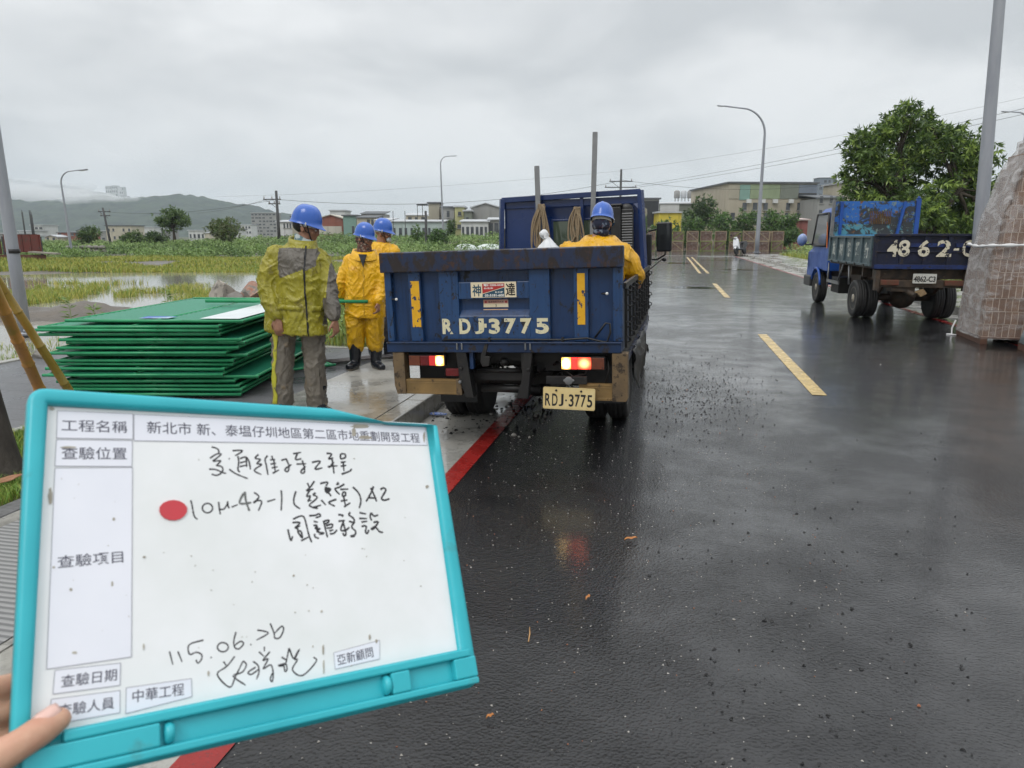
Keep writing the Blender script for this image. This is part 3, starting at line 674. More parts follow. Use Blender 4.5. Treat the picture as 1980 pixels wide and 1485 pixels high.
# tail gate with ribs and recesses
tg = MB()
tg.bb((gx(60), .050, gz(735)), (gx(1732), .085, gz(40)))                     # back sheet
for a, b in ((66, 116), (245, 335), (470, 610), (1108, 1250), (1410, 1508), (1668, 1732)): tg.bb((gx(a), .006, gz(664)), (gx(b), .036+.02, gz(168)), 1)
tg.bb((gx(608), .0065, gz(664)), (gx(1110), .0515, gz(485)), 1)                 # flush lower panel
tg.bb((gx(608), .012, gz(368)), (gx(1110), .051, gz(250)), 1)
tg.prism([(.0505, gz(440)), (.0505, gz(487)), (.0065, gz(487))], gx(609), gx(1109), 'YZ')
tgo = tg.build('tailgate', [BLUE, BLUERIB], T1, bevel=.006)
rl = MB(); rl.bb((gx(52), -.03, gz(172)), (gx(1738), .085, gz(32))); rl.build('tailgate_top_rail', BLUE_DK, tgo, bevel=.008)
lp = MB(); lp.bb((gx(72), -.04, gz(735)), (gx(1728), .10, gz(664))); lp.bb((gx(72), -.052, gz(672)), (gx(1728), -.04, gz(660))); lp.build('tailgate_sill', M('sill_blue_black', (.006, .018, .05), (.008, .028, .085), scale=5, rough=.4, c3=(.02, .015, .012), s3=15), tgo, bevel=.005)
def decal(name, body_fn, mats, parent): mb = MB(); body_fn(mb); return mb.build(name, mats, parent, fix=False)
def gmat(x, z, y=.0055): return Matrix(((1, 0, 0, x), (0, 0, -1, y), (0, 1, 0, z), (0, 0, 0, 1)))
# stencilled registration
def f(mb):
    for ch, a, b in (('R', 482, 560), ('D', 606, 688), ('J', 716, 784), ('3', 818, 898), ('7', 930, 1012), ('7', 1042, 1120), ('5', 1148, 1240)):
        add_text(mb, ch, .1, gmat(gx((a+b)/2), gz(556)), 0, .0006, .004, width=gx(b)-gx(a), height=gz(502)-gz(610))
    mb.add([(gx(786), .0045, gz(566)), (gx(804), .0045, gz(566)), (gx(804), .0045, gz(538)), (gx(786), .0045, gz(538))], [(0, 1, 2, 3)])
decal('stencilled_lettering', f, STENCIL, tgo)
for (a, b, c_, d) in ((262, 326, 235, 560), (1435, 1486, 205, 548)):
    tp = MB(); tp.bb((gx(a), .0035, gz(d)), (gx(b), .0062, gz(c_))); tp.build('reflective_strip', REFL, tgo)
# company sticker and the small plate below it
WHITEST = M('cream_sticker', (.72, .62, .42), (.76, .66, .48), scale=8, rough=.4, c3=(.45, .33, .2), s3=25, lo3=.66, hi3=.72); REDST = M('red_sticker_print', (.42, .03, .03), rough=.4); TEALST = M('dark_teal_print', (.02, .07, .11), rough=.4); PINKST = M('pink_sticker', (.55, .22, .18), (.62, .36, .28), scale=12, rough=.5); WHT = M('white_print', (.72, .7, .66), rough=.5)
def f(mb):
    y = .0105
    mb.bb((gx(700), y, gz(358)), (gx(1020), y+.002, gz(252)), 0)
    q = y-.0006
    mb.add([(gx(782), q, gz(262)), (gx(782), q, gz(330)), (gx(938), q, gz(286)), (gx(938), q, gz(262))], [(0, 1, 2, 3)], 1)
    mb.add([(gx(782), q, gz(334)), (gx(782), q, gz(355)), (gx(938), q, gz(355)), (gx(938), q, gz(290))], [(0, 1, 2, 3)], 2)
    q -= .0003
    def T(b, x, z, w_, h, mi, o=.004): add_text(mb, b, .05, gmat(gx(x), gz(z), q), mi, .0003, o*.4, width=w_*1.06/1000, height=h*1.08/1000)
    T('神', 742, 308, 62, 80, 2, .002); T('達', 980, 304, 66, 84, 3, .002)
    T('電話:2202-5528', 862, 272, 140, 17, 4); T('台北市', 826, 294, 66, 12, 4); T('03-5181-600', 866, 343, 136, 17, 4); T('新竹縣', 900, 322, 56, 12, 4)
decal('company_sticker', f, [WHITEST, REDST, TEALST, BLACKINK, WHT], tgo)
def f(mb):
    y = .0480
    mb.bb((gx(776), y, gz(428)), (gx(952), y+.0015, gz(376)), 0); q = y-.0005
    mb.add([(gx(777), q, gz(402)), (gx(951), q, gz(402)), (gx(951), q, gz(377)), (gx(777), q, gz(377))], [(0, 1, 2, 3)], 1)
    for a, b in ((786, 800), (930, 944)): mb.add([(gx(a), q-.0002, gz(398)), (gx(b), q-.0002, gz(398)), (gx(b), q-.0002, gz(384)), (gx(a), q-.0002, gz(384))], [(0, 1, 2, 3)], 2)
    add_text(mb, '載重限制吊高器', .03, gmat(gx(866), gz(390), q-.0003), 3, .0003, .0, width=.115, height=.015)
    add_text(mb, '5', .03, gmat(gx(866), gz(416), q-.0003), 3, .0003, .0, height=.018)
decal('notice_sticker', f, [WHITEST, PINKST, REDST, BLACKINK], tgo)
ls = MB(); ls.bb((gx(776), .0440, gz(458)), (gx(950), .0465, gz(441))); ls.build('notice_sticker', M('orange_tape', (.62, .34, .18), (.68, .45, .28), scale=12, rough=.5), tgo)
for kx, kz in ((152, 360), (1628, 342)):
    kn_ = MB(); kn_.cyl((gx(kx)-.022, .052, gz(kz)), (gx(kx)-.02, .0, gz(kz)), .006, n=8); kn_.cyl((gx(kx)-.035, .0, gz(kz)), (gx(kx), -.006, gz(kz)-.002), .006, n=8); kn_.ell((gx(kx)+.004, -.008, gz(kz)), .011, 10, 8, 1); kn_.build('latch_knob', [GREASE, M('knob_white', (.7, .7, .68), rough=.3)], tgo)
rod = MB(); rod.tube([(gx(490), -.015, gz(650)), (gx(820), -.018, gz(645)), (gx(1340), -.018, gz(648)), (gx(1500), -.02, gz(636)), (gx(1600), -.024, gz(660)), (gx(1632), -.024, gz(662)), (gx(1655), -.024, gz(600)), (gx(1652), -.024, gz(540)), (gx(1625), -.024, gz(534)), (gx(1550), -.02, gz(636))], .0075, 8); 
for q in (825, 1335): rod.bb((gx(q)-.008, -.03, gz(660)), (gx(q)+.008, .01, gz(632)))
rod.build('locking_rod', GREASE, tgo)
# underrun posts and bumper boards
def post(parent, x0, x1, z0, z1, name='bumper_post'):
    mb = MB(); mb.prism([(x0, z1), (x1, z1), (x1, z0), (x0+.018 if x0 < 0 else x0, z0), (x0, z0+.07)] if x0 < 0 else [(x0, z1), (x1, z1), (x1, z0+.02), (x1-.012, z0), (x0, z0)], -.035, .07)
    return mb.build(name, BROWNST, parent, bevel=.004)
post(T1, gx(110), gx(195), gz(1042), gz(738)); post(T1, gx(1665), gx(1768), gz(1068), gz(738))
def board_(x0, x1, z0, z1):
    mb = MB(); h = z1-z0
    mb.bb((x0, -.02, z0), (x1, .03, z1)); 
    for a, b in ((0, .16), (.74, .80), (.86, 1.0)): mb.bb((x0+.001, -.0225, z0+h*a), (x1-.001, -.019, z0+h*b))
    return mb.build('bumper_board', RUSTY, T1, bevel=.003)
board_(gx(192), gx(572), gz(1042), gz(935)); board_(gx(1440), gx(1666), gz(1064), gz(952))
ec = MB(); ec.bb((gx(572), -.03, gz(1044)), (gx(612), .04, gz(930))); ec.cyl((gx(607), -.03, gz(945)), (gx(607), -.055, gz(945)), .012, n=8, mi=1); ec.build('bumper_post', [BROWNST, STEEL], T1, bevel=.003)
# tail lamps: housings and lenses
def lamp(x0, x1, zt, zb, segs, dots=True):
    h = MB(); h.bb((gx(x0)-.006, -.008, gz(zb)-.006), (gx(x1)+.006, .05, gz(zt)+.006)); o = h.build('tail_lamp', BLACKP, T1, bevel=.004)
    for (a, b, m) in segs:
        l = MB(); l.bb((gx(a)+.001, -.028, gz(zb)), (gx(b)-.001, -.006, gz(zt)))
        if a == segs[0][0]: l.cyl((gx(a+12), -.027, gz(zt+12)), (gx(a+12), -.032, gz(zt+12)), .005, n=8, mi=1)
        if b == segs[-1][1]: l.cyl((gx(b-12), -.027, gz(zb-12)), (gx(b-12), -.032, gz(zb-12)), .005, n=8, mi=1)
        l.build('lamp_lens', [m, GREASE], o, bevel=.004)
    return o
lamp(228, 486, 763, 833, ((228, 312, LENS_AMB), (312, 378, LENS_RED), (378, 427, GLOW_RED), (427, 486, LIT_WARM)))
lamp(1325, 1613, 770, 848, ((1325, 1388, LIT_WARM), (1388, 1434, LIT_RED), (1434, 1524, LIT_BRAKE), (1524, 1613, LENS_AMB)))
rf = MB(); rf.bb((gx(490), .0, gz(912)), (gx(588), .02, gz(858))); rf.build('reflector', LENS_RED, T1, bevel=.003)
# registration plate and its lamp
pl = MB(); pl.bb((gx(1202), -.062, gz(1120)), (gx(1552), -.056, gz(972)))
plo = MB(); cxp, czp = gx(1377), gz(1046)
PW, PH = .375, .158
def rrect(w_, h, r, n=5):
    o = []
    for sx, sy, a0 in ((1, 1, 0), (-1, 1, 90), (-1, -1, 180), (1, -1, 270)):
        for k in range(n): a = R(a0+90*k/(n-1)); o.append((sx*(w_/2-r)+r*math.cos(a), sy*(h/2-r)+r*math.sin(a)))
    return o
plo.prism(rrect(PW, PH, .012), 0, .004)
plo.prism(rrect(PW, PH, .012), -.002, 0); 
for k in range(2):
    pass
plate = plo.build('number_plate', PLATE, T1); plate.location = (cxp, -.062, czp); plate.rotation_euler = (R(-4), R(1.6), 0)
def f(mb):
    m = lambda x: Matrix(((1, 0, 0, x), (0, 0, -1, -.0025), (0, 1, 0, -.012), (0, 0, 0, 1)))
    xs_ = (-.152, -.096, -.046, -.004, .030, .083, .131, .166)
    for ch, x_, w_ in zip('RDJ-3775', (-.152, -.101, -.055, -.0195, .018, .062, .104, .150), (.040, .040, .034, .012, .036, .036, .036, .038)):
        if ch == '-': mb.bb((x_-.006, -.0033, -.019), (x_+.006, -.002, -.007))
        else: add_text(mb, ch, .1, m(x_), 0, .0006, .0016, width=w_, height=.090)
    t = .0022; w2, h2 = PW/2-.006, PH/2-.006
    for a, b in (((-w2, -h2), (w2, -h2+t)), ((-w2, h2-t), (w2, h2)), ((-w2, -h2+t), (-w2+t, h2-t)), ((w2-t, -h2+t), (w2, h2-t))): mb.bb((a[0], -.0026, a[1]), (b[0], -.0019, b[1]), 1)
    for x_ in (-.092, .088): mb.cyl((x_, -.001, .057), (x_, -.008, .057), .008, n=8, mi=0)
decal('plate_lettering', f, [BLACKINK, M('plate_rim', (.40, .28, .10), (.62, .5, .25), scale=30, rough=.4)], plate)
pb = MB(); pb.bb((gx(1220), -.04, gz(950)), (gx(1496), -.01, gz(897))); pb.lathe([(.03, 0), (.03, .006), (.012, .012), (.0005, .014)], 16, 1, 'Y', (gx(1376), -.054, gz(924))); pb.ell((gx(1376), -.045, gz(924)), (.042, .006, .016), 16, 8, 1); pb.build('plate_lamp_bar', [GREASE, STEEL], T1, bevel=.002)
# lift arms, brackets, cross tube
for x0, x1, fw in ((580, 650, 1), (1066, 1132, -1)):
    mb = MB(); mb.prism([(gx(x0), gz(700)), (gx(x1), gz(690)), (gx(x1)+fw*.035, gz(960)), (gx(x1)+fw*.05, gz(1060)), (gx(x0)+fw*.065, gz(1060)), (gx(x0)+fw*.02, gz(930))], -.03, .06)
    mb.cyl((gx(x0)-.012, .01, gz(712)), (gx(x1)+.012, .01, gz(712)), .022, n=12)
    mb.cyl((gx((x0+x1)/2), -.045, gz(850)), (gx((x0+x1)/2), -.02, gz(850)), .014, n=10)
    for d in (.2, .7): mb.bb((gx(x0+(x1-x0)*d), -.055, gz(715)), (gx(x0+(x1-x0)*d)+.011, -.01, gz(668)), 1)
    mb.build('lift_arm', [GREASE, STEEL], T1, bevel=.004)
for x0, x1, m in ((670, 698, BLUE), (1040, 1062, GREASE)):
    mb = MB(); mb.bb((gx(x0), 0, gz(860)), (gx(x1), .05, gz(672))); mb.build('lift_bracket', m, T1, bevel=.003)
bk = MB(); bk.prism([(gx(738), gz(672)), (gx(822), gz(672)), (gx(806), gz(740)), (gx(742), gz(738))], -.03, .02); bk.build('lift_bracket', BLUE, T1, bevel=.004)
hk = MB(); hk.prism([(gx(800), gz(670)), (gx(826), gz(668)), (gx(800), gz(760)), (gx(832), gz(762)), (gx(822), gz(830)), (gx(775), gz(835)), (gx(762), gz(800)), (gx(768), gz(750))], -.045, -.008); hk.build('lift_hook', GREASE, T1, bevel=.005)
ct = MB(); ct.cyl((gx(690), .10, gz(884)), (gx(1046), .10, gz(884)), .017, n=12); ct.bb((gx(650), .12, gz(960)), (gx(1080), .3, gz(900))); ct.cyl((gx(700), .18, gz(1030)), (gx(1130), .18, gz(1035)), .03, n=12); ct.ell((gx(905), .06, gz(815)), (.035, .03, .03), 12, 8); ct.build('lift_cross_tube', GREASE, T1)
# hydraulic hoses behind the arms, backed by added dark plates
cl = MB(); rr = random.Random(3)
cl.bb((gx(650), .25, gz(860)), (gx(1070), .32, gz(690))); cl.bb((gx(214), .22, gz(1010)), (gx(600), .26, gz(735))); cl.bb((gx(1110), .20, gz(900)), (gx(1660), .25, gz(735)))  # dark plates added to close the gaps; the left one covers bright pavement
for k in range(14):
    x_ = rr.uniform(gx(640), gx(1300)); z_ = gz(rr.uniform(760, 930)); p = [Vector((x_, .1+rr.random()*.1, z_))]
    for q in range(5): p.append(p[-1]+Vector((rr.uniform(-.05, .05), rr.uniform(-.02, .04), rr.uniform(-.05, .03))))
    cl.tube(p, .006+.005*rr.random(), 6)
cl.tube([(gx(1330), .03, gz(860)), (gx(1400), .01, gz(905)), (gx(1480), .01, gz(888)), (gx(1500), -.02, gz(835))], .006, 6); cl.tube([(gx(1620), .05, gz(760)), (gx(1640), .02, gz(850)), (gx(1620), .0, gz(940))], .007, 6)
cl.build('hoses_and_dark_plates', GREASE, T1)
# bed floor, chassis rails, axle
ch = MB()
for x_ in (-.38, .38): ch.bb((x_-.035, .12, .46), (x_+.035, 5.0, .60))
for y_ in (.4, 1.2, 2.1, 3.0): ch.bb((-.36, y_, .48), (.36, y_+.08, .58))
ch.cyl((-.62, 1.30, .34), (.62, 1.30, .34), .055, n=12); ch.ell((0, 1.30, .34), (.17, .17, .16), 16, 10); ch.cyl((0, 1.4, .36), (0, 3.4, .5), .04, n=10)
ch.bb((-.7, 1.9, .35), (-.42, 2.7, .62)); ch.bb((.45, 1.9, .35), (.72, 2.6, .6)); ch.tube([(.2, .5, .42), (.25, 1.0, .5), (.25, 2.6, .5)], .035, 10)
for x_ in (-.46, .46): ch.tube([(x_, .75, .5), (x_, 1.05, .41), (x_, 1.30, .385), (x_, 1.55, .41), (x_, 1.9, .5)], .035, 6)
ch.bb((-.86, .75, .70), (.86, .8, .76)); ch.build('chassis', CHASSIS, T1)
bd = MB(); bd.bb((-.88, .08, .72), (.88, 3.25, .79)); bd.build('bed_floor', CHASSIS, T1)
R1 = .33
for x_, o_ in ((-.545, -1), (-.745, -1), (.545, 1), (.745, 1)):
    wheel(T1, x_, 1.30, R1, .17, o_)
for x_, o_ in ((-.72, -1), (.72, 1)): wheel(T1, x_, 3.85, R1, .18, o_)
# mud flaps with rag of torn rubber
for x_, z_ in ((-.64, .12), (.64, .14)):
    mb = MB(); mb.bb((x_-.17, .90, z_+.08), (x_+.17, .912, .62)); mb.build('mud_flap', BLACKP, T1)
# side boards with vertical ribs and rope hooks
SIDE = M('grey_blue_side_board', (.05, .065, .10), (.10, .115, .14), scale=5, rough=.35, c3=(.03, .03, .035), s3=14, lo3=.58, hi3=.66, st3=(1, 1, .4))
for s_ in (-1, 1):
    sb = MB(); sb.bb((s_*.862, .09, .80), (s_*.885, 3.2, 1.235)); so = sb.build('side_board', SIDE, T1)
    rb = MB()
    for k in range(9):
        y_ = .22+k*.355; rb.bb((s_*.886, y_-.018, .80), (s_*.905, y_+.018, 1.235))
    rb.bb((s_*.884, .085, 1.2355), (s_*.908, 3.2, 1.275)); rb.build('side_rib', GREASE, so)
    if s_ > 0:
        hk = MB(); hk.tube([(0, 0, .02), (.026, 0, .012), (.026, 0, -.012), (0, 0, -.02)], .006, 5)
        h0 = None
        for k in range(9):
            for z_ in (.86, .97, 1.09, 1.20):
                if h0 is None: h0 = h1 = hk.build('rope_hook', GREASE, so)
                else: h1 = h0.copy(); COL.objects.link(h1); h1.parent = so
                h1.location = (.904, .22+k*.355, z_)
# side rail under the bed with torn tarpaulin on the right
sr = MB(); sr.bb((.80, .1, .66), (.895, 3.2, .716)); sr.bb((-.895, .1, .66), (-.80, 3.2, .716)); sr.build('side_rail', BLUE_DK, T1)
tp = MB(); rr = random.Random(5)
vs, fs = [], []
for i in range(10):
    for j in range(7): vs.append((.893+.018*math.sin(i*1.7+j)+.006*j+.012*rr.random(), .75+i*.16+.02*rr.random(), .70-j*.042*(1+.45*math.sin(i*2.1))))
for i in range(9):
    for j in range(6): fs.append((i*7+j, i*7+j+1, (i+1)*7+j+1, (i+1)*7+j))
tp.add(vs, fs, 0, True); o = tp.build('torn_cover', M('wet_black_sheet', (.016, .015, .014), (.04, .037, .034), scale=12, rough=.35), T1); m_ = o.modifiers.new('t', 'SOLIDIFY'); m_.thickness = .006
# side step plates / fenders right and left
for s_ in (-1, 1):
    mb = MB(); mb.bb((s_*.60, .95, .665), (s_*.88, 1.66, .68)); mb.build('mudguard', CHASSIS, T1)
# cab
cb = MB(); W2 = .815
def cabring(y, zt, wt, zb=.42, wb=W2): return [(-wb, y, zb), (-wb, y, zb+.55), (-wt, y, zt-.10), (-wt+.09, y, zt), (wt-.09, y, zt), (wt, y, zt-.10), (wb, y, zb+.55), (wb, y, zb)]
cb.loft([cabring(3.42, 2.00, .76), cabring(3.46, 2.03, .775), cabring(4.35, 2.04, .775), cabring(4.8, 1.30, .80, wb=.80), cabring(5.02, 1.05, .79, wb=.79)], smooth=False)
cabo = cb.build('cab', BLUE_CAB, T1, bevel=.03)
# rear windows in the cab back
wn = MB()
for a, b in ((-.22, .10), (.125, .43)): wn.bb((a, 3.405, 1.42), (b, 3.425, 1.80))
wno = wn.build('rear_window', GLASS, cabo)
fr_ = MB()
for a, b in ((-.235, -.22), (.10, .125), (.43, .445)): fr_.bb((a, 3.398, 1.40), (b, 3.43, 1.82))
fr_.bb((-.2349, 3.3985, 1.8), (.4449, 3.43, 1.8199)); fr_.bb((-.2349, 3.3985, 1.4001), (.4449, 3.43, 1.42)); fr_.build('window_frame', BLUE_CAB, wno, bevel=.003)
for s_ in (-1, 1):
    sd = MB(); sd.prism([(3.55, 1.42), (4.52, 1.42), (4.30, 1.93), (3.55, 1.93)], s_*.77, s_*.806, 'YZ'); sd.build('side_window', GLASS, cabo)
# headboard: open frame standing on the front of the bed
hb_ = MB()
def bar(a, b, w_=.05, d=.04, mi=0):
    a, b = Vector(a), Vector(b); t = (b-a); L = t.length; q = t.to_track_quat('Z', 'Y').to_matrix(); hb_.box((a+b)/2, (w_, d, L), mi, q)
bar((-.86, 3.27, .80), (-.80, 3.30, 2.075), .075, .05); bar((.86, 3.27, .80), (.79, 3.30, 2.10), .075, .05)
bar((-.80, 3.302, 2.06), (.79, 3.302, 2.085), .05, .06)
for x_ in (-.40, .13): bar((x_, 3.31, .80), (x_, 3.312, 2.05), .04, .03)
bar((-.84, 3.308, 1.28), (.84, 3.308, 1.28), .05, .04)
hb_.add([(-.80, 3.335, .80), (-.41, 3.335, .80), (-.41, 3.335, 2.04), (-.78, 3.335, 2.04)], [(0, 1, 2, 3)])
hb_.bb((-.79, 3.318, 1.96), (.78, 3.33, 2.04)); hb_.bb((-.82, 3.318, .80), (.83, 3.33, 1.36))
hb_.build('headboard', BLUE_CAB, T1, bevel=.004)
# air intake and louvre on the right of the headboard
ai = MB(); ai.bb((.47, 3.18, 1.2), (.585, 3.27, 1.93)); ai.bb((.586, 3.20, 1.45), (.72, 3.27, 1.90)); ai.ell((.64, 3.24, 1.90), (.075, .035, .06), 16, 8); ai.bb((.4699, 3.17, 1.93), (.60, 3.28, 1.96))
aio = ai.build('air_intake', BLACKP, T1, bevel=.012)
lv = MB()
for k in range(13): lv.box((.652, 3.197, 1.50+k*.029), (.115, .012, .010), 0, (R(35), 0, 0))
lv.build('intake_louvre', M('louvre_grey', (.22, .22, .22), rough=.4), aio)
# wing mirrors on long arms
for s_ in (-1, 1):
    mb = MB(); z0 = 1.42
    mb.box((s_*1.02, 4.28, 1.58), (.19, .05, .36), 0, (0, 0, R(-8*s_)))
    mo = mb.build('wing_mirror', BLACKP, T1, bevel=.03)
    am = MB(); am.tube([(s_*.82, 4.45, 1.66), (s_*.95, 4.36, 1.68), (s_*1.02, 4.32, 1.66)], .011, 8); am.build('mirror_arm', BLACKP, mo); am = MB(); am.tube([(s_*.82, 4.45, 1.30), (s_*.93, 4.40, 1.30), (s_*1.03, 4.33, 1.36), (s_*1.04, 4.31, 1.46)], .011, 8); am.ell((s_*1.02, 4.33, 1.30), (.03, .02, .025), 10, 8); am.tube([(s_*.84, 4.4, 1.18), (s_*1.0, 4.34, 1.31)], .006, 6)
    am.build('mirror_arm', BLACKP, mo)
    gl = MB(); gl.box((s_*1.02, 4.252, 1.58), (.165, .004, .33), 0, (0, 0, R(-8*s_))); gl.build('mirror_glass', M('mirror_dark', (.05, .055, .06), rough=.06, metal=.6), mo)
side_box = MB(); side_box.bb((.83, 3.75, 1.25), (.89, 3.85, 1.62)); side_box.build('door_pillar_box', BLACKP, T1, bevel=.01)
# ------------------------------------------------------------------ second truck: old blue dropside lorry parked against the far kerb
T2 = thing('dropside_truck', 'old blue dropside truck with peeling headboard, plate 4862-C3, parked by the brick stack', 'truck', (4.585, 14.5, 0), R(1.9))
BLUE2 = M('faded_royal_blue', (.018, .085, .36), (.014, .06, .27), scale=3, rough=.3, rough2=.45, c3=(.05, .03, .02), s3=13, lo3=.66, hi3=.72)
SIDEGREEN = M('grey_green_board', (.05, .085, .10), (.085, .12, .13), scale=6, rough=.45, c3=(.035, .03, .028), s3=16, lo3=.57, hi3=.66, st3=(1, 1, .5))
GATEBLUE = M('scuffed_dark_blue_gate', (.006, .008, .018), (.010, .014, .042), scale=2.6, rough=.4, rough2=.5, stretch=(1, 1, 1.5), bump=.2, bscale=20, c3=(.035, .025, .018), s3=9, lo3=.56, hi3=.66)
PEEL = NT('peeling_headboard_paint')
f1 = PEEL.noise(3.2, 8, .68, stretch=(1, 1, 1), dist=.6); f2 = PEEL.noise(9, 8, .7, dist=.4)
sx = PEEL.n('ShaderNodeSeparateXYZ'); PEEL.l(PEEL.tc.outputs['Object'], sx.inputs[0])
c = PEEL.mix(PEEL.math('GREATER_THAN', sx.outputs['Z'], 1.86), (.07, .26, .34), (.018, .12, .42))
c = PEEL.mix(PEEL.ramp(f1, .49, .53), c, (.03, .035, .04)); c = PEEL.mix(PEEL.ramp(f2, .56, .60), c, (.16, .22, .20)); c = PEEL.mix(PEEL.ramp(PEEL.noise(5, 6, .6), .62, .66), c, (.16, .075, .03))
c = PEEL.mix(PEEL.ramp(f2, .37, .39), (.025, .022, .02), c)
PEEL.set(Base_Color=c, Roughness=.6); PEEL.bump(f1, .4, .006); PEEL = PEEL.m
LBLUE = M('light_blue_paint', (.07, .28, .50), (.05, .21, .42), scale=5, rough=.45, c3=(.15, .09, .05), s3=15, lo3=.6, hi3=.66)
RUSTUNDER = M('rusty_underbody', (.035, .027, .02), (.075, .05, .032), scale=9, rough=.6, c3=(.14, .10, .06), s3=12, lo3=.62, hi3=.7)
hwid = .88; GB, GT = 1.0, 1.635
tg2 = MB(); tg2.bb((-hwid, 0, GB), (hwid, .035, GT))
for x_ in (-.86, -.40, .0, .40, .86): tg2.bb((x_-.035, -.028, GB), (x_+.035, -.0005, GT-.02))
tg2.bb((-hwid, -.045, GT-.045), (hwid, .05, GT)); tg2.bb((-hwid, -.0285, GB-.001), (hwid, -.001, GB+.085)); tg2.bb((-hwid, -.024, 1.30), (hwid, -.002, 1.325))
t2g = tg2.build('tailgate', GATEBLUE, T2, bevel=.006)
bs = MB()
for a, b in ((-.26, .30), (.50, .84)): bs.bb((a, -.0265, GT-.235), (b, -.003, GT-.17))
bs.bb((-hwid+.03, -.032, GB+.003), (hwid-.03, -.029, GB+.08)); bs.build('gate_trim', M('gate_trim_blue', (.014, .035, .15), (.012, .022, .08), scale=5, rough=.4, c3=(.02, .02, .03), s3=12, lo3=.55, hi3=.62), t2g)
mb = MB()
for ch, a, b in (('4', -.655, -.475), ('8', -.47, -.27), ('6', -.135, .065), ('2', .18, .43), ('-', .46, .55), ('C', .60, .80)):
    add_text(mb, ch, .1, gmat((a+b)/2, 1.375 if ch != '-' else 1.36, -.029), 0, .0006, .0025, width=(b-a), height=.30 if ch != '-' else .04)
mb.build('stencilled_lettering', M('flaking_white_paint', (.60, .56, .42), (.66, .62, .5), scale=9, rough=.55, c3=(.02, .02, .03), s3=14, lo3=.565, hi3=.59), t2g, fix=False)
# sides
for s_ in (-1, 1):
    sb = MB(); sb.bb((s_*(hwid-.03), .04, 1.06), (s_*hwid, 3.18, 1.565)); so = sb.build('side_board', SIDEGREEN, T2)
    rb = MB()
    for k in range(6): rb.bb((s_*(hwid+.001), .05+k*.61, 1.06), (s_*(hwid+.035), .12+k*.61, 1.56))
    rb.bb((s_*(hwid-.005), .045, 1.561), (s_*(hwid+.04), 3.19, 1.60)); rb.bb((s_*(hwid+.0015), .045, 1.04), (s_*(hwid+.038), 3.19, 1.085)); rb.build('side_rib', SIDEGREEN, so, bevel=.005)
    if s_ < 0:
        ltm = M('faded_white_lettering', (.42, .44, .40), (.5, .52, .48), scale=9, rough=.6, c3=(.07, .1, .11), s3=12, lo3=.55, hi3=.6)
        for k, ch in enumerate('行通料材友'):
            tx_ = MB(); m_ = Matrix(((0, 0, -1, -(hwid+.003)), (-1, 0, 0, .43+k*.60), (0, 1, 0, 1.33), (0, 0, 0, 1)))
            add_text(tx_, ch, .1, m_, 0, .0006, .004, width=.26, height=.30); tx_.build('side_lettering', ltm, so, fix=False)
    for k in range(5):
        h_ = MB(); h_.bb((s_*(hwid+.0385), .36+k*.6, 1.03), (s_*(hwid+.052), .46+k*.6, 1.075)); h_.build('drop_latch', GREASE, so)
bd = MB(); bd.bb((-hwid+.031, .036, 1.0), (hwid-.031, 3.2, 1.055)); bd.build('bed_floor', RUSTUNDER, T2)
# headboard
hb_ = MB(); hb_.bb((-.84, 3.22, 1.4), (.84, 3.25, 2.36)); h2 = hb_.build('headboard', PEEL, T2)
lo_ = MB(); lo_.bb((-.80, 3.17, 1.4), (.85, 3.215, 1.63)); lo_.build('headboard_rail', LBLUE, h2)
po = MB(); po.bb((-.74, 3.15, 1.631), (-.68, 3.219, 2.34)); po.build('headboard_post', BLUE2, h2)
po = MB(); po.box((.55, 3.185, 1.98), (.05, .06, .72), 0, (0, R(9), 0)); po.build('headboard_post', BLUE2, h2)
po = MB(); po.bb((.841, 3.18, 1.4), (.93, 3.27, 2.40)); po.cyl((.885, 3.225, 2.40), (.885, 3.225, 2.45), .04, .02); po.build('headboard_post', BLUE2, h2)
po = MB(); po.bb((-.90, 3.18, 1.4), (-.841, 3.27, 2.38)); po.build('headboard_post', STEEL, h2)
gr = MB()
for k in range(13): gr.bb((-.09+k*.035, 3.205, 1.86), (-.075+k*.035, 3.219, 2.14))
gr.build('ventilation_grille', M('rusty_grille', (.16, .08, .02), (.10, .05, .02), scale=14, rough=.7), h2)
# chassis, axle, wheels
ch = MB()
for x_ in (-.38, .38): ch.bb((x_-.04, .1, .62), (x_+.04, 5.3, .80))
for y_ in (.12, .8, 1.6, 2.5): ch.bb((-.80, y_, .81), (.80, y_+.09, .99))
ch.bb((-.72, .02, .66), (.72, .08, .80)); ch.ell((.02, 1.02, .40), (.24, .24, .22), 16, 10); ch.cyl((-.62, 1.02, .40), (.62, 1.02, .40), .07, n=12)
for x_ in (-.5, .5): ch.tube([(x_, .45, .72), (x_, .75, .50), (x_, 1.02, .46), (x_, 1.3, .50), (x_, 1.7, .70)], .04, 6)
ch.bb((-.50, .05, .58), (-.08, .30, .76)); ch.cyl((-.25, .2, .62), (-.12, -.08, .52), .05, n=12); ch.bb((-.80, .0, .60), (-.72, .12, .98)); ch.bb((.72, .0, .60), (.80, .12, .98))
ch.bb((-.55, 1.8, .55), (.6, 2.7, .8)); ch.build('chassis', RUSTUNDER, T2, bevel=.006)
mx = MB(); mx.prism([(-.10, .575), (.02, .635), (.08, .56), (-.02, .50)], -.10, .06); mx.build('exhaust_pipe', M('tan_metal', (.30, .21, .11), (.22, .15, .08), scale=9, rough=.5), T2)
for x_, o_ in ((-.60, -1), (-.80, -1), (.60, 1), (.80, 1)): wheel(T2, x_, 1.02, .37, .19, o_)
for x_, o_ in ((-.78, -1), (.78, 1)): wheel(T2, x_, 4.30, .37, .20, o_)
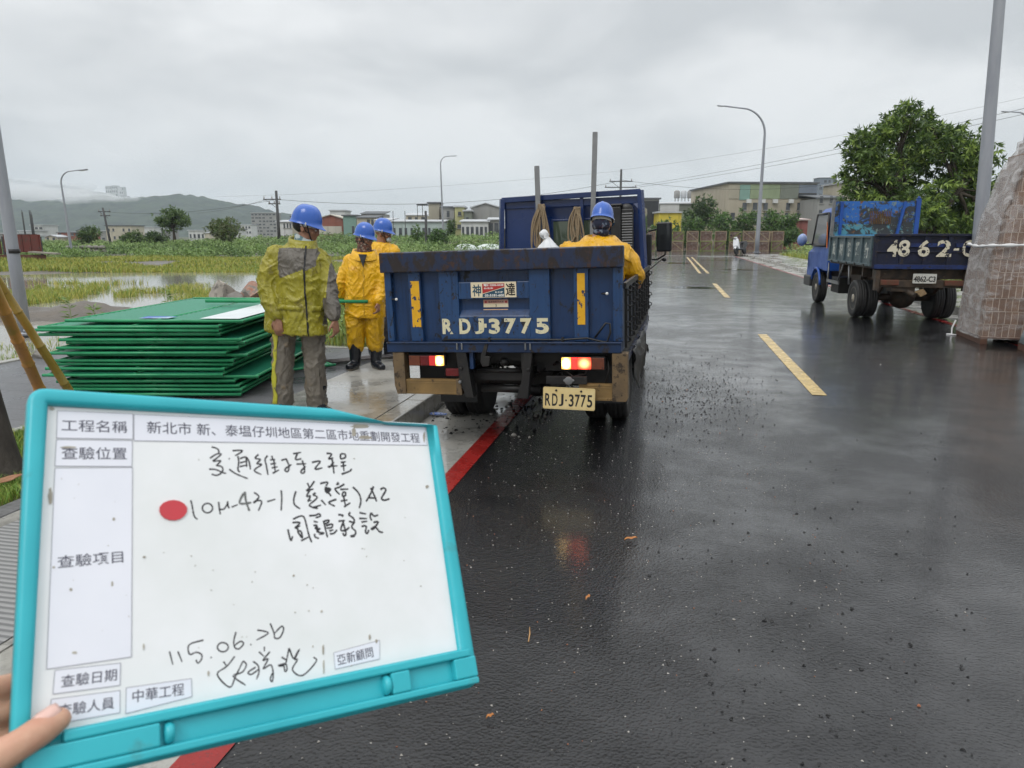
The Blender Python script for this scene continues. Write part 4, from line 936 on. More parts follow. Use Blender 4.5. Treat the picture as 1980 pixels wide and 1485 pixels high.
# side guard
sg = MB()
for a, b in (((-.87, 2.0, 1.0), (-.87, 2.35, .60)), ((-.87, 3.2, 1.0), (-.87, 3.2, .42)), ((-.87, 1.55, 1.0), (-.87, 1.45, .62))): sg.tube([a, b], .018, 6)
sg.bb((-.885, 2.25, .56), (-.855, 3.25, .63)); sg.build('side_guard', STEEL, T2)
tk = MB(); tk.bb((-.80, 2.5, .35), (-.45, 3.15, .70)); tk.build('battery_box', CHASSIS, T2, bevel=.02)
# plate
np_ = MB(); np_.prism(rrect(.40, .175, .012), -.002, .002); npo = np_.build('number_plate', M('grey_white_plate', (.50, .50, .46), (.58, .58, .54), scale=9, rough=.45, c3=(.3, .27, .2), s3=20), T2); npo.location = (.03, -.04, .83)
mb = MB(); add_text(mb, '4862-C3', .1, Matrix(((1, 0, 0, 0), (0, 0, -1, -.0025), (0, 1, 0, -.008), (0, 0, 0, 1))), 0, .0005, .003, width=.37, height=.105); mb.build('plate_lettering', BLACKINK, npo, fix=False)
for x_ in (-.55, .55):
    mb = MB(); mb.bb((x_-.16, -.02, .70), (x_+.16, .02, .80)); mb.build('tail_lamp', M('dusty_tail_lamp', (.14, .04, .025), (.09, .05, .03), scale=12, rough=.4), T2, bevel=.01)
# cab
cb = MB(); W2 = .86
def cabring2(y, zt, wt, zb=.55, wb=W2): return [(-wb, y, zb), (-wb, y, 1.20), (-wt, y, zt-.12), (-wt+.1, y, zt), (wt-.1, y, zt), (wt, y, zt-.12), (wb, y, 1.20), (wb, y, zb)]
cb.loft([cabring2(3.40, 2.20, .79, .80), cabring2(3.46, 2.24, .80, .80), cabring2(3.80, 2.26, .80, .80)], smooth=False)
cb.loft([cabring2(3.801, 2.26, .80, .82), cabring2(4.75, 2.24, .80, .82), cabring2(5.15, 1.42, .82, .82), cabring2(5.42, 1.2, .83, .82)], smooth=False)
cb.loft([cabring2(4.75, 1.0, .85, .40), cabring2(5.44, 1.0, .85, .40)], smooth=False)
cbo = cb.build('cab', BLUE2, T2, bevel=.04)
for s_ in (-1, 1):
    sd = MB(); sd.prism([(3.62, 1.40), (4.98, 1.40), (4.66, 2.08), (3.62, 2.08)], s_*.835, s_*.868, 'YZ'); so = sd.build('side_window', M('side_glass', (.16, .17, .18), rough=.05), cbo)
    fr_ = MB()
    P = [(3.60, 1.37), (5.02, 1.37), (4.68, 2.11), (3.60, 2.11)]
    for a, b in zip(P, P[1:]+P[:1]): fr_.tube([(s_*.866, a[0], a[1]), (s_*.866, b[0], b[1])], .028, 6)
    fr_.build('window_seal', BLACKP, so)
    mb = MB(); mb.ell((s_*1.12, 5.05, 1.50), (.12, .10, .16), 16, 10, rot=(R(20), 0, 0)); mo = mb.build('wing_mirror', M('mirror_shell_pale_blue', (.35, .42, .6), (.2, .3, .62), scale=4, rough=.15), cbo)
    mb = MB(); mb.tube([(s_*.84, 4.95, 1.40), (s_*1.0, 5.0, 1.38), (s_*1.1, 5.05, 1.42)], .018, 8); mb.build('mirror_arm', BLACKP, mo)
# orange strap beside the door and a black front mudguard
mb = MB(); mb.box((-.885, 3.55, 1.62), (.012, .05, .62), 0, (R(-14), 0, 0)); mb.build('orange_strap', M('orange_paint', (.62, .16, .03), rough=.4), T2)
mb = MB(); mb.bb((-.93, 4.70, .36), (-.80, 5.44, .62)); mb.build('front_bumper', BLACKP, T2, bevel=.03)
mb = MB()
pts = [(-.885, 4.30+.46*math.cos(R(a)), .37+.46*math.sin(R(a))) for a in range(10, 171, 16)]; mb.tube(pts, .03, 6); mb.build('wheel_arch', BLUE2, cbo)
# ------------------------------------------------------------------ people
SKIN = NT('weathered_skin'); f = SKIN.noise(40, 5, .6); SKIN.set(Base_Color=SKIN.mix(SKIN.ramp(f, .35, .7), (.26, .125, .075), (.34, .175, .11)), Roughness=.5); SKIN.bump(SKIN.noise(150, 4), .2, .002); SKIN = SKIN.m
HAIR = M('black_hair', (.01, .009, .008), (.02, .018, .016), scale=60, rough=.55)
HELMET = M('blue_helmet_shell', (.022, .095, .42), (.03, .115, .46), scale=5, rough=.24, coat=.3, c3=(.05, .12, .36), s3=40, lo3=.66, hi3=.72)
STRAPB = M('black_strap', (.012, .012, .014), rough=.6); LINER = M('pale_liner', (.5, .5, .47), rough=.7)
def cloth(name, a, b, rough=.38, scale=7, dirt=None, wr=.34, ds=8, dl=.56, dh=.68):
    g = NT(name); c = g.mix(g.ramp(g.noise(scale, 6, .6), .35, .65), a, b)
    if dirt: c = g.mix(g.ramp(g.noise(ds, 7, .65), dl, dh), c, dirt)
    g.set(Base_Color=c, Roughness=rough)
    v = g.math('POWER', g.math('SUBTRACT', 1.0, g.math('ABSOLUTE', g.math('MULTIPLY', g.math('SUBTRACT', g.noise(9, 3, .5, stretch=(1.1, 1.1, .75), dist=.9), .5), 4.0))), 3.0); b1 = g.bump(v, wr, .02); g.bump(g.noise(160, 3), .08, .002, b1); return g.m
OLIVE = cloth('olive_yellow_rain_jacket', (.34, .30, .022), (.26, .235, .02), .36, 6, (.18, .15, .035))
GREYCL = cloth('grey_jacket_panel', (.13, .115, .095), (.10, .09, .075), .5, 7)
GREYTR = cloth('muddy_grey_trousers', (.135, .12, .10), (.17, .15, .12), .55, 5, (.24, .18, .11))
YELRAIN = cloth('bright_yellow_raincoat', (.80, .44, .005), (.70, .37, .005), .34, 6, (.55, .27, .02))
YELTR = cloth('yellow_rain_trousers', (.62, .35, .008), (.52, .29, .008), .36, 6, (.34, .20, .03))
YELDARK = cloth('wet_yellow_raincoat', (.68, .36, .006), (.58, .30, .006), .32, 6, (.4, .2, .02))
STRIPE = M('lime_trouser_stripe', (.50, .48, .04), (.42, .40, .05), scale=20, rough=.5)
BOOT = M('black_rubber_boot', (.010, .011, .014), (.02, .022, .028), scale=6, rough=.16)
SOLE = M('pale_boot_sole', (.24, .2, .15), rough=.6)
TOWEL = M('pale_checked_towel', (.42, .47, .46), (.12, .2, .22), scale=26, rough=.8, lo=.47, hi=.53); CAMO = M('patterned_neck_scarf', (.13, .05, .03), (.04, .03, .03), scale=30, rough=.8, lo=.45, hi=.55, c3=(.3, .24, .18), s3=45)
DARKSHIRT = M('dark_shirt', (.03, .032, .04), (.05, .052, .06), scale=12, rough=.7)
WHITETAPE = M('pale_reflective_band', (.6, .58, .52), (.7, .68, .62), scale=9, rough=.35)

def interp(pts, rs, k=5):
    P = [Vector(p) for p in pts]; n = len(P); o, q = [], []
    for i in range(n-1):
        a, b, c, d = P[max(i-1, 0)], P[i], P[i+1], P[min(i+2, n-1)]
        for s_ in range(k):
            t = s_/k
            o.append(.5*(2*b+(c-a)*t+(2*a-5*b+4*c-d)*t*t+(3*b-a-3*c+d)*t**3)); q.append(rs[i]+(rs[i+1]-rs[i])*t)
    return o+[P[-1]], q+[rs[-1]]
def limb(mb, pts, rs, n=14):
    p, q = interp(pts, rs); mb.tube(p, q, n)
    mb.ell(p[0], q[0], 12, 8); mb.ell(p[-1], q[-1], 12, 8)
def torso(mb, rings, n=24):
    """rings: (centre, half width, half depth, turn)"""
    out_ = []
    for i in range(len(rings)-1):
        for s_ in range(4):
            t = s_/4; t = t
            A_, B_ = rings[i], rings[i+1]
            c = Vector(A_[0]).lerp(Vector(B_[0]), t); w_ = A_[1]+(B_[1]-A_[1])*t; d = A_[2]+(B_[2]-A_[2])*t; tu = A_[3]+(B_[3]-A_[3])*t
            out_.append((c, w_, d, tu))
    out_.append((Vector(rings[-1][0]), *rings[-1][1:]))
    R_ = []
    for c, w_, d, tu in out_:
        r_ = []
        for k in range(n):
            a = 2*math.pi*k/n; x_, y_ = math.cos(a), math.sin(a)
            x_ = math.copysign(abs(x_)**.8, x_)*w_; y_ = math.copysign(abs(y_)**.9, y_)*d
            r_.append(c+Vector((x_*math.cos(tu)-y_*math.sin(tu), x_*math.sin(tu)+y_*math.cos(tu), 0)))
        R_.append(r_)
    mb.loft(R_)
def wrinkle(me, amp, sc, seed, stretch=(1, 1, .8)):
    me.update()
    for v in me.vertices:
        p = Vector((v.co.x*stretch[0]*sc+seed, v.co.y*stretch[1]*sc, v.co.z*stretch[2]*sc))
        q = p+Vector((mn.noise(p*.7)*.9, 0, mn.noise(p*.8+Vector((3, 1, 2)))*.9))
        n1_, n2_ = mn.noise(q*1.25), mn.noise(q*2.6+Vector((5, 3, 1)))
        v.co += v.normal*amp*(1.15*max(0, 1-abs(n1_)*3.2)**2+.75*max(0, 1-abs(n2_)*3.0)**2-.45+.35*mn.noise(p*.55))
    me.update()
def garment(name, mb, mats, parent, voxel=.012, amp=.008, sc=6, seed=1, smooth=5, stretch=(1, 1, .8), paint=None):
    me = remeshed(mb, voxel, smooth); wrinkle(me, amp, sc, seed, stretch)
    for m in (mats if isinstance(mats, (list, tuple)) else [mats]): me.materials.append(m)
    if paint:
        for p in me.polygons: p.material_index = paint(p.center)
    o = bpy.data.objects.new(name, me); COL.objects.link(o); o.parent = parent; return o
def head_shapes(mb, c, yaw, pitch=0, s=1.0):
    q = Euler((pitch, 0, yaw)).to_matrix()
    P = lambda x, y, z: Vector(c)+q @ (Vector((x, y, z))*s)
    def e(x, y, z, rx, ry, rz): mb.ell(P(x, y, z), (rx*s, ry*s, rz*s), 16, 12, 0, (pitch, 0, yaw))
    e(0, -.012, .035, .075, .095, .088)       # skull
    e(0, .022, -.035, .060, .072, .075)       # face
    e(0, .055, -.088, .032, .032, .026)       # chin
    e(0, .094, -.022, .0125, .016, .030)      # nose
    e(0, .100, -.034, .017, .013, .012)
    e(0, .080, .012, .050, .016, .012)        # brow
    e(0, .084, -.062, .024, .011, .007); e(0, .083, -.073, .021, .010, .007)   # lips
    for s_ in (-1, 1):
        e(s_*.042, .062, -.025, .020, .022, .018)     # cheekbone
        e(s_*.077, -.010, -.012, .010, .020, .032)    # ear
    return P
def eyes(parent, P, c, s=1.0):
    for s_ in (-1, 1):
        mb = MB(); mb.ell(P(s_*.030, .083, -.006), (.011, .009, .007), 10, 8); mb.ell(P(s_*.030, .0905, -.006), (.0048, .003, .0048), 8, 6, 1)
        mb.build('eye', [M('eye_white', (.5, .48, .45), rough=.3) if 'eye_white' not in bpy.data.materials else bpy.data.materials['eye_white'], STRAPB], parent)
def hand_shapes(mb, wrist, dirn, palm_n, side, s=1.0, curl=.6):
    """wrist, direction of the fingers, palm normal, +1 or -1 for the thumb's side"""
    d = Vector(dirn).normalized(); n_ = Vector(palm_n); n_ = (n_-d*n_.dot(d)).normalized(); sd = d.cross(n_)*side
    w_ = Vector(wrist)
    for k in range(5):
        t = k/4; mb.ell(w_+d*(.012+.075*t)*s, (.001+.034*s,)*3 if False else .026*s, 10, 8)
    q = Matrix((sd, n_, d)).transposed()
    mb.ell(w_+d*.052*s, (.042*s, .020*s, .052*s), 14, 10, 0, q.to_euler())
    for k, (off, L) in enumerate(((.031, .074), (.0105, .083), (-.0105, .077), (-.030, .060))):
        b0 = w_+d*.085*s+sd*off*s; a1 = curl*.5+.08*k; a2 = a1+curl*.8
        d1 = d*math.cos(a1)+n_*math.sin(a1); d2 = d*math.cos(a2)+n_*math.sin(a2)
        b1 = b0+d1*L*.48*s; b2 = b1+d2*L*.30*s; b3 = b2+(d*math.cos(a2+.4)+n_*math.sin(a2+.4))*L*.22*s
        mb.tube([b0-d*.02*s, b0, b1, b2, b3], [.0105*s, .0105*s, .0095*s, .0088*s, .0075*s], 10); mb.ell(b3, .0075*s, 8, 6)
    t0 = w_+d*.028*s+sd*.030*s; t1 = t0+(d*.6+sd*.6+n_*.25).normalized()*.040*s; t2 = t1+(d*.9+sd*.15+n_*.4).normalized()*.032*s
    mb.tube([w_+d*.012*s+sd*.012*s, t0, t1, t2], [.016*s, .014*s, .011*s, .0085*s], 10); mb.ell(t2, .0085*s, 8, 6)
def helmet(parent, P0, q3, s=1.0, strap=True):
    P = lambda x, y, z: P0(x*.9, y*.9, z*.94)
    """shell with a crest ridge, brim with a peak, white side clips, chin strap"""
    mb = MB(); n = 40
    def prof(a, t):      # a angle about z (0 = front), t 0 brim .. 1 crown
        rx, ry, h = .108, .138, .150
        th = t*math.pi/2; rr_ = math.cos(th)**.72; z = math.sin(th)**.95*h
        x_ = math.sin(a)*rx*rr_; y_ = math.cos(a)*ry*rr_-.008
        ridge = max(0, 1-abs(x_)/.016)*.007*(1 if t > .1 else t*10)
        return (x_*(1+ridge*.6), y_, z+ridge)
    rows = []
    for i in range(11): rows.append([prof(2*math.pi*k/n, i/10*.985) for k in range(n)])
    def brimr(e, dz):
        r_ = []
        for k in range(n):
            a = 2*math.pi*k/n; x_, y_, z_ = prof(a, 0)
            f_ = max(0, math.cos(a)); L = e*(.35+1.35*f_**2.2+.25*max(0, -math.cos(a)))
            nx_, ny_ = math.sin(a), math.cos(a); r_.append((x_+nx_*L, y_+ny_*L, z_-dz-.022*f_**2*e/.03))
        return r_
    b1 = brimr(.030, .012); b2 = brimr(.029, .017); inner = [(x_*.93, y_*.93, -.004) for x_, y_, _ in rows[0]]; top_in = [(x_*.85, y_*.85, .05) for x_, y_, _ in rows[0]]
    mb.loft([top_in, inner, b2, b1]+rows, smooth=True)
    vs = [P(x_, y_-.0, z_+.040) for x_, y_, z_ in mb.v]
    o = obj_from('helmet', vs, mb.f, HELMET, parent, True)
    bm = bmesh.new(); bm.from_mesh(o.data); bmesh.ops.recalc_face_normals(bm, faces=bm.faces); bm.to_mesh(o.data); bm.free()
    md = o.modifiers.new('s', 'SUBSURF'); md.levels = md.render_levels = 1
    if strap:
        st = MB(); st.tube([P(.098, .02, .04), P(.080, .045, -.03), P(.040, .075, -.105), P(0, .068, -.118), P(-.040, .075, -.105), P(-.080, .045, -.03), P(-.098, .02, .04)], .0055, 6); st.tube([P(.098, -.03, .04), P(.083, .02, -.03), P(.078, .045, -.035)], .0045, 6); st.tube([P(-.098, -.03, .04), P(-.083, .02, -.03), P(-.078, .045, -.035)], .0045, 6)
        st.build('chin_strap', STRAPB, o)
        for s_ in (-1, 1):
            cl = MB(); cl.ell(P(s_*.108, .015, .028), (.007, .012, .018), 8, 6); cl.build('strap_clip', LINER, o)
    ln = MB(); rr_ = [[P(.094*math.cos(R(a)), .115*math.sin(R(a))-.008, z_) for a in range(0, 360, 15)] for z_ in (.008, .03, .05)]; ln.loft(rr_, cap=False); ln.build('headband', LINER, o)
    return o
def boot(parent, ankle, toe_dir, h, name='boot', knee=None, m=BOOT):
    mb = MB(); a = Vector(ankle); t = Vector((toe_dir[0], toe_dir[1], 0)).normalized()
    mb.tube([a+Vector((0, 0, h)), a+Vector((0, 0, h*.5)), a+Vector((0, 0, .01)), a+Vector((0, 0, -.045))], [.083, .074, .066, .06], 16)
    ps = [a-t*.055+Vector((0, 0, -.055)), a+Vector((0, 0, -.045)), a+t*.07+Vector((0, 0, -.055)), a+t*.15+Vector((0, 0, -.062)), a+t*.185+Vector((0, 0, -.068))]
    q, r_ = interp(ps, [.047, .058, .054, .050, .034]); mb.tube(q, r_, 14)
    me = remeshed(mb, .009, 4); me.materials.append(m); me.materials.append(SOLE)
    z0 = a.z-.098
    for v in me.vertices:
        if v.co.z < z0+.012: v.co.z = z0+max(0, (v.co.z-z0))*.3
    for p in me.polygons:
        if p.center.z < z0+.016 and p.center.z > z0+.004: p.material_index = 1
    o = bpy.data.objects.new(name, me); COL.objects.link(o); o.parent = parent; return o
def person(label, loc, rz):
    return label, loc, rz
def finish_body(mb, label, loc, rz, group=None, voxel=.0085):
    me = remeshed(mb, voxel, 3, .45); me.materials.append(SKIN)
    o = bpy.data.objects.new('person', me); COL.objects.link(o); o.location = loc; o.rotation_euler = rz if isinstance(rz, tuple) else (0, 0, rz); tag(o, label, 'person', group); return o

# --- worker in the olive-yellow jacket beside the fence panels (x right, y away from the camera, z up)
root = at(574, 801, .126)
HY = R(-88)          # his head is turned in profile to the right
b = MB(); hc = Vector((.072, .03, 1.545))
P1 = head_shapes(b, hc, HY, R(-9))
limb(b, [(.075, .03, 1.50), (.045, .02, 1.40), (.02, .01, 1.32)], [.060, .066, .085])
torso(b, [((.02, .0, .86), .14, .10, -.4), ((.0, 0, 1.1), .14, .10, -.4), ((.01, .0, 1.32), .16, .09, -.4)])
armL = [(-.185, -.03, 1.335), (-.222, -.06, 1.08), (-.115, -.14, .83)]; armR = [(.185, .08, 1.33), (.262, .0, 1.05), (.335, -.10, .84)]
for A in (armL, armR): limb(b, A, [.045, .042, .03])
hand_shapes(b, (-.112, -.142, .825), (.12, -.10, -1), (.2, .9, 0), -1, 1.05, .75); hand_shapes(b, (.335, -.10, .835), (.18, -.05, -1), (-.9, .3, -.1), -1, 1.05, .8)
for s_, hp, kn, an in ((-1, (-.085, .03, .9), (-.105, .0, .5), (-.125, .02, .10)), (1, (.10, .05, .9), (.135, .03, .5), (.165, .06, .10))): limb(b, [hp, kn, an], [.07, .055, .04])
W1 = finish_body(b, 'worker in olive-yellow jacket with grey chest, looking away beside green panel stack', root, (0, R(3.4), YAW))
helmet(W1, P1, None); eyes(W1, P1, hc)
hr = MB(); hr.ell(P1(0, -.035, .012), (.083, .078, .062), 16, 10, 0, (R(-9), 0, HY)); hr.build('hair', HAIR, W1)
t_ = MB(); limb(t_, [(-.095, .03, .93), (-.115, .0, .48), (-.130, .02, .085)], [.115, .088, .082]); limb(t_, [(.10, .05, .93), (.135, .03, .48), (.155, .06, .085)], [.115, .088, .080]); torso(t_, [((.0, .03, .80), .17, .13, -.3), ((.0, .03, 1.0), .165, .13, -.3)])
tro = garment('trousers', t_, [GREYTR], W1, .012, .013, 8, 4, stretch=(1, 1, .6))
sp = MB(); Q, q = interp([(-.145, -.115, .86), (-.168, -.088, .48), (-.172, -.062, .10)], [.01]*3, 8)
vs = []
for p in Q: vs += [p+Vector((-.022, -.012, 0)), p+Vector((.022, -.016, 0))]
sp.add(vs, [(2*i, 2*i+1, 2*i+3, 2*i+2) for i in range(len(Q)-1)], 0, True); so = sp.build('trouser_stripe', STRIPE, tro)
sw_ = so.modifiers.new('w', 'SHRINKWRAP'); sw_.target = tro; sw_.offset = .004; sw_.wrap_mode = 'OUTSIDE_SURFACE'; ss_ = so.modifiers.new('t', 'SOLIDIFY'); ss_.thickness = .003
j = MB()
torso(j, [((-.005, .02, .695), .275, .185, -.35), ((-.01, .02, .80), .262, .178, -.35), ((-.01, .01, 1.0), .238, .165, -.35), ((.0, .01, 1.2), .225, .155, -.35), ((.005, .015, 1.315), .195, .130, -.35), ((.03, .02, 1.395), .125, .10, -.35), ((.045, .02, 1.43), .09, .083, -.35)])
limb(j, [(-.155, -.02, 1.305), (-.198, -.045, 1.18), (-.216, -.07, 1.06), (-.165, -.115, .93), (-.122, -.138, .86)], [.088, .088, .08, .070, .058])
limb(j, [(.160, .08, 1.295), (.218, .05, 1.17), (.262, .0, 1.04), (.30, -.06, .93), (.33, -.095, .865)], [.09, .088, .076, .066, .052])
def paint1(c):      # grey yoke on the chest and grey far sleeve
    if c.x > .262 or (c.x > .235 and c.z < 1.0 and c.z > .78 and c.y < .02): return 1
    lim = 1.135+.42*(c.x+.11) if c.x < .11 else 1.21+.55*(c.x-.11)
    if c.y < .03 and lim < c.z < 1.385-.10*max(0, -c.x) and -.118+.25*max(0, 1.22-c.z) < c.x < .185: return 1
    return 0
jo = garment('jacket', j, [OLIVE, GREYCL], W1, .0095, .0105, 7, 2, paint=paint1, stretch=(1, 1, .9))
co = MB(); q3 = Euler((0, R(10), 0)).to_matrix()
rg_ = [[Vector((.045, .02, z_))+q3 @ Vector((r_*1.15*math.cos(R(a)), r_*math.sin(R(a)), .02*math.cos(R(a)-1))) for a in range(0, 360, 15)] for r_, z_ in ((.112, 1.375), (.100, 1.425), (.094, 1.46), (.082, 1.455), (.080, 1.40))]
co.loft(rg_, cap=False); co.build('collar', OLIVE, jo)
zp = MB(); Q, q = interp([(.100, -.34, 1.40), (.110, -.34, 1.15), (.125, -.34, .93), (.145, -.34, .70)], [.01]*4, 8)
zp.tube(Q, .006, 6); zo = zp.build('zip', STRAPB, jo); zz = zo.modifiers.new('w', 'SHRINKWRAP'); zz.target = jo; zz.offset = .007; zz.wrap_method = 'PROJECT'; zz.use_project_y = True; zz.wrap_mode = 'ABOVE_SURFACE'
for (a, b_) in (((-.10, .90), (.085, .90)), ((.165, .90), (.225, .90))):
    pk = MB(); vs = []
    for k in range(9):
        x_ = a[0]+(b_[0]-a[0])*k/8; vs += [Vector((x_, -.30, .895)), Vector((x_, -.30, .935))]
    pk.add(vs, [(2*i, 2*i+2, 2*i+3, 2*i+1) for i in range(8)], 0, True); po = pk.build('pocket_flap', OLIVE, jo)
    z1 = po.modifiers.new('w', 'SHRINKWRAP'); z1.target = jo; z1.offset = .010; z1.wrap_method = 'PROJECT'; z1.use_project_y = True; z1.use_positive_direction = True; z1.use_negative_direction = False; z1.wrap_mode = 'ABOVE_SURFACE'
    z2 = po.modifiers.new('t', 'SOLIDIFY'); z2.thickness = .008
sc_ = MB(); rg_ = [[Vector((.058, .022, z_))+q3 @ Vector((r_*math.cos(R(a)), r_*.95*math.sin(R(a)), .012*math.sin(R(2*a)))) for a in range(0, 360, 15)] for r_, z_ in ((.09, 1.37), (.083, 1.42), (.078, 1.47), (.070, 1.475), (.066, 1.42))]
sc_.loft(rg_, cap=False); sc_.build('neck_towel', TOWEL, W1)
boot(W1, (-.128, .02, .098), (.3, -1), .16); boot(W1, (.158, .06, .098), (.75, -.6), .16)

# --- worker in the bright yellow rain suit standing on the kerb strip
root = at(705, 712, .126)
HY = R(-115)
b = MB(); hc = Vector((.005, -.02, 1.515)); P2 = head_shapes(b, hc, HY, R(-8))
limb(b, [(0, -.0, 1.45), (-.0, .0, 1.35), (0, .01, 1.27)], [.058, .062, .08])
torso(b, [((0, 0, .80), .14, .10, .2), ((.0, 0, 1.05), .14, .10, .2), ((.0, .0, 1.28), .15, .09, .2)])
limb(b, [(-.17, 0, 1.25), (-.265, -.0, .98), (-.25, .10, .80)], [.045, .04, .03]); hand_shapes(b, (-.25, .10, .80), (.1, .25, -1), (.9, .2, 0), 1, 1, .9)
limb(b, [(.16, .02, 1.25), (.175, -.02, 1.0), (.18, -.14, .80)], [.045, .04, .03]); hand_shapes(b, (.18, -.14, .80), (.1, -.4, -1), (-.9, 0, 0), -1, 1, .8)
for hp, kn, an in (((-.08, 0, .85), (-.09, -.03, .46), (-.10, -.02, .10)), ((.09, .02, .85), (.105, .0, .46), (.125, .03, .10))): limb(b, [hp, kn, an], [.07, .055, .04])
W2 = finish_body(b, 'worker in bright yellow rain suit and black boots on the kerb beside truck', root, (0, R(2.4), YAW), None); W2.scale = (.96, .96, .955)
helmet(W2, P2, None); eyes(W2, P2, hc)
sc_ = MB(); rg_ = [[Vector((.003, -.012, z_))+Vector((r_*math.cos(R(a)), r_*.95*math.sin(R(a))-.01, .012*math.sin(R(2*a)))) for a in range(0, 360, 15)] for r_, z_ in ((.088, 1.33), (.086, 1.38), (.078, 1.43), (.083, 1.455), (.078, 1.47), (.060, 1.46))]
sc_.loft(rg_, cap=False); sc_.build('neck_scarf', CAMO, W2)
bl = MB(); bl.ell(P2(0, -.04, -.02), (.080, .065, .065), 16, 10, 0, (R(-8), 0, HY)); bl.build('hood_scarf', CAMO, W2)
t_ = MB(); limb(t_, [(-.095, 0, .88), (-.105, -.02, .55), (-.100, -.01, .27)], [.130, .112, .092]); limb(t_, [(.10, .02, .88), (.115, .0, .55), (.125, .02, .28)], [.130, .112, .092]); torso(t_, [((0, .01, .68), .205, .14, .1), ((0, .01, .92), .19, .14, .1)])
garment('rain_trousers', t_, [YELTR], W2, .012, .013, 6, 9, stretch=(1, 1, .55))
j = MB()
torso(j, [((.01, .01, .615), .225, .16, .15), ((.005, .01, .75), .222, .16, .15), ((.0, .0, .95), .212, .155, .15), ((.0, .0, 1.15), .205, .145, .15), ((.0, .0, 1.26), .18, .125, .15), ((.0, .0, 1.345), .125, .105, .15)])
limb(j, [(-.155, 0, 1.25), (-.215, 0, 1.12), (-.270, .0, .97), (-.265, .05, .86), (-.255, .09, .80)], [.088, .084, .076, .07, .062])
limb(j, [(.15, .02, 1.25), (.18, .0, 1.1), (.185, -.03, .97), (.185, -.09, .87), (.18, -.13, .82)], [.088, .084, .076, .068, .06])
jo = garment('raincoat', j, [YELRAIN], W2, .0105, .0105, 6, 5, stretch=(1, 1, .8))
co = MB(); rg_ = [[Vector((.0, -.005+.0, z_))+Vector((r_*1.1*math.cos(R(a)), r_*math.sin(R(a)), -.035*max(0, -math.sin(R(a))))) for a in range(0, 360, 15)] for r_, z_ in ((.150, 1.30), (.138, 1.345), (.118, 1.395), (.100, 1.385), (.098, 1.32))]
co.loft(rg_, cap=False); co.build('hood', YELRAIN, jo)
vn = MB(); vn.prism([(-.035, 1.34), (.055, 1.34), (.015, 1.20)], -.168, -.13); vn.build('shirt_front', DARKSHIRT, W2)
zp = MB(); Q, q = interp([(.015, -.17, 1.21), (.02, -.175, 1.0), (.03, -.175, .65)], [.01]*3, 8); zp.tube(Q, .006, 6); zo = zp.build('zip', YELTR, jo); zz = zo.modifiers.new('w', 'SHRINKWRAP'); zz.target = jo; zz.offset = .003; zz.wrap_mode = 'OUTSIDE_SURFACE'
boot(W2, (-.105, -.02, .098), (-.25, -1), .24); boot(W2, (.13, .03, .098), (.6, -.85), .24)

# --- third worker, hidden behind the second
root = at(701, 705, .126)+Vector((.0, .55, 0)); HY = R(-95)
b = MB(); hc = Vector((.02, -.0, 1.545)); P3 = head_shapes(b, hc, HY, R(-6))
limb(b, [(0.02, 0, 1.54), (.0, .0, 1.45), (0, .01, 1.36)], [.058, .062, .08]); torso(b, [((0, 0, .85), .14, .10, 0), ((.0, 0, 1.15), .14, .10, 0), ((.0, .0, 1.38), .15, .09, 0)])
for s_ in (-1, 1):
    limb(b, [(s_*.17, 0, 1.36), (s_*.19, -.02, 1.08), (s_*.16, -.12, .88)], [.045, .04, .03]); hand_shapes(b, (s_*.16, -.12, .88), (0, -.3, -1), (-s_*.9, 0, 0), -s_, 1, .8)
    limb(b, [(s_*.085, 0, .9), (s_*.09, -.01, .5), (s_*.10, 0, .10)], [.07, .055, .04])
W3 = finish_body(b, 'worker with blue helmet mostly hidden behind the yellow rain suit worker', root, (0, R(2.4), YAW)); W3.scale = (.96, .96, .975)
helmet(W3, P3, None); eyes(W3, P3, hc)
ms = MB(); ms.ell(P3(0, .078, -.068), (.046, .034, .038), 14, 10, 0, (0, 0, HY)); ms.build('face_mask', M('pale_mask', (.45, .5, .52), (.35, .4, .42), scale=30, rough=.8), W3)
j = MB(); torso(j, [((0, 0, .75), .19, .15, 0), ((0, 0, 1.1), .20, .14, 0), ((0, 0, 1.34), .17, .12, 0), ((0, 0, 1.43), .10, .09, 0)])
for s_ in (-1, 1): limb(j, [(s_*.15, 0, 1.33), (s_*.19, -.02, 1.08), (s_*.165, -.11, .92)], [.085, .078, .06])
garment('raincoat', j, [YELRAIN], W3, .014, .01, 6, 15)
t_ = MB()
for s_ in (-1, 1): limb(t_, [(s_*.085, 0, .88), (s_*.09, -.01, .5), (s_*.10, 0, .26)], [.12, .10, .09])
garment('rain_trousers', t_, [DARKSHIRT], W3, .014, .012, 7, 19)
boot(W3, (-.10, 0, .098), (.4, -1), .20); boot(W3, (.10, 0, .098), (.6, -1), .20)

# --- worker crouching in the truck bed, back to the camera, arm over the right side board
root = atD(1150, 470, 6.15); root.z = .80
b = MB(); hc = Vector((.062, .02, .905)); HY = R(-18); P4 = head_shapes(b, hc, HY, R(-16))
limb(b, [(.05, 0, .84), (.03, -.02, .76), (.0, -.03, .66)], [.06, .065, .09]); torso(b, [((-.02, -.05, .12), .15, .12, 0), ((-.01, -.06, .4), .15, .12, 0), ((0, -.03, .66), .16, .10, 0)])
armR = [(.20, -.03, .66), (.33, -.05, .52), (.405, .10, .435)]
limb(b, armR, [.045, .042, .032]); hand_shapes(b, (.40, .11, .43), (.2, .5, -.8), (-.5, .2, .3), -1, 1, .8)
limb(b, [(-.20, -.03, .66), (-.27, .05, .45), (-.15, .22, .35)], [.045, .04, .03]); hand_shapes(b, (-.15, .22, .35), (.3, .9, -.3), (0, 0, -1), 1, 1, .7)
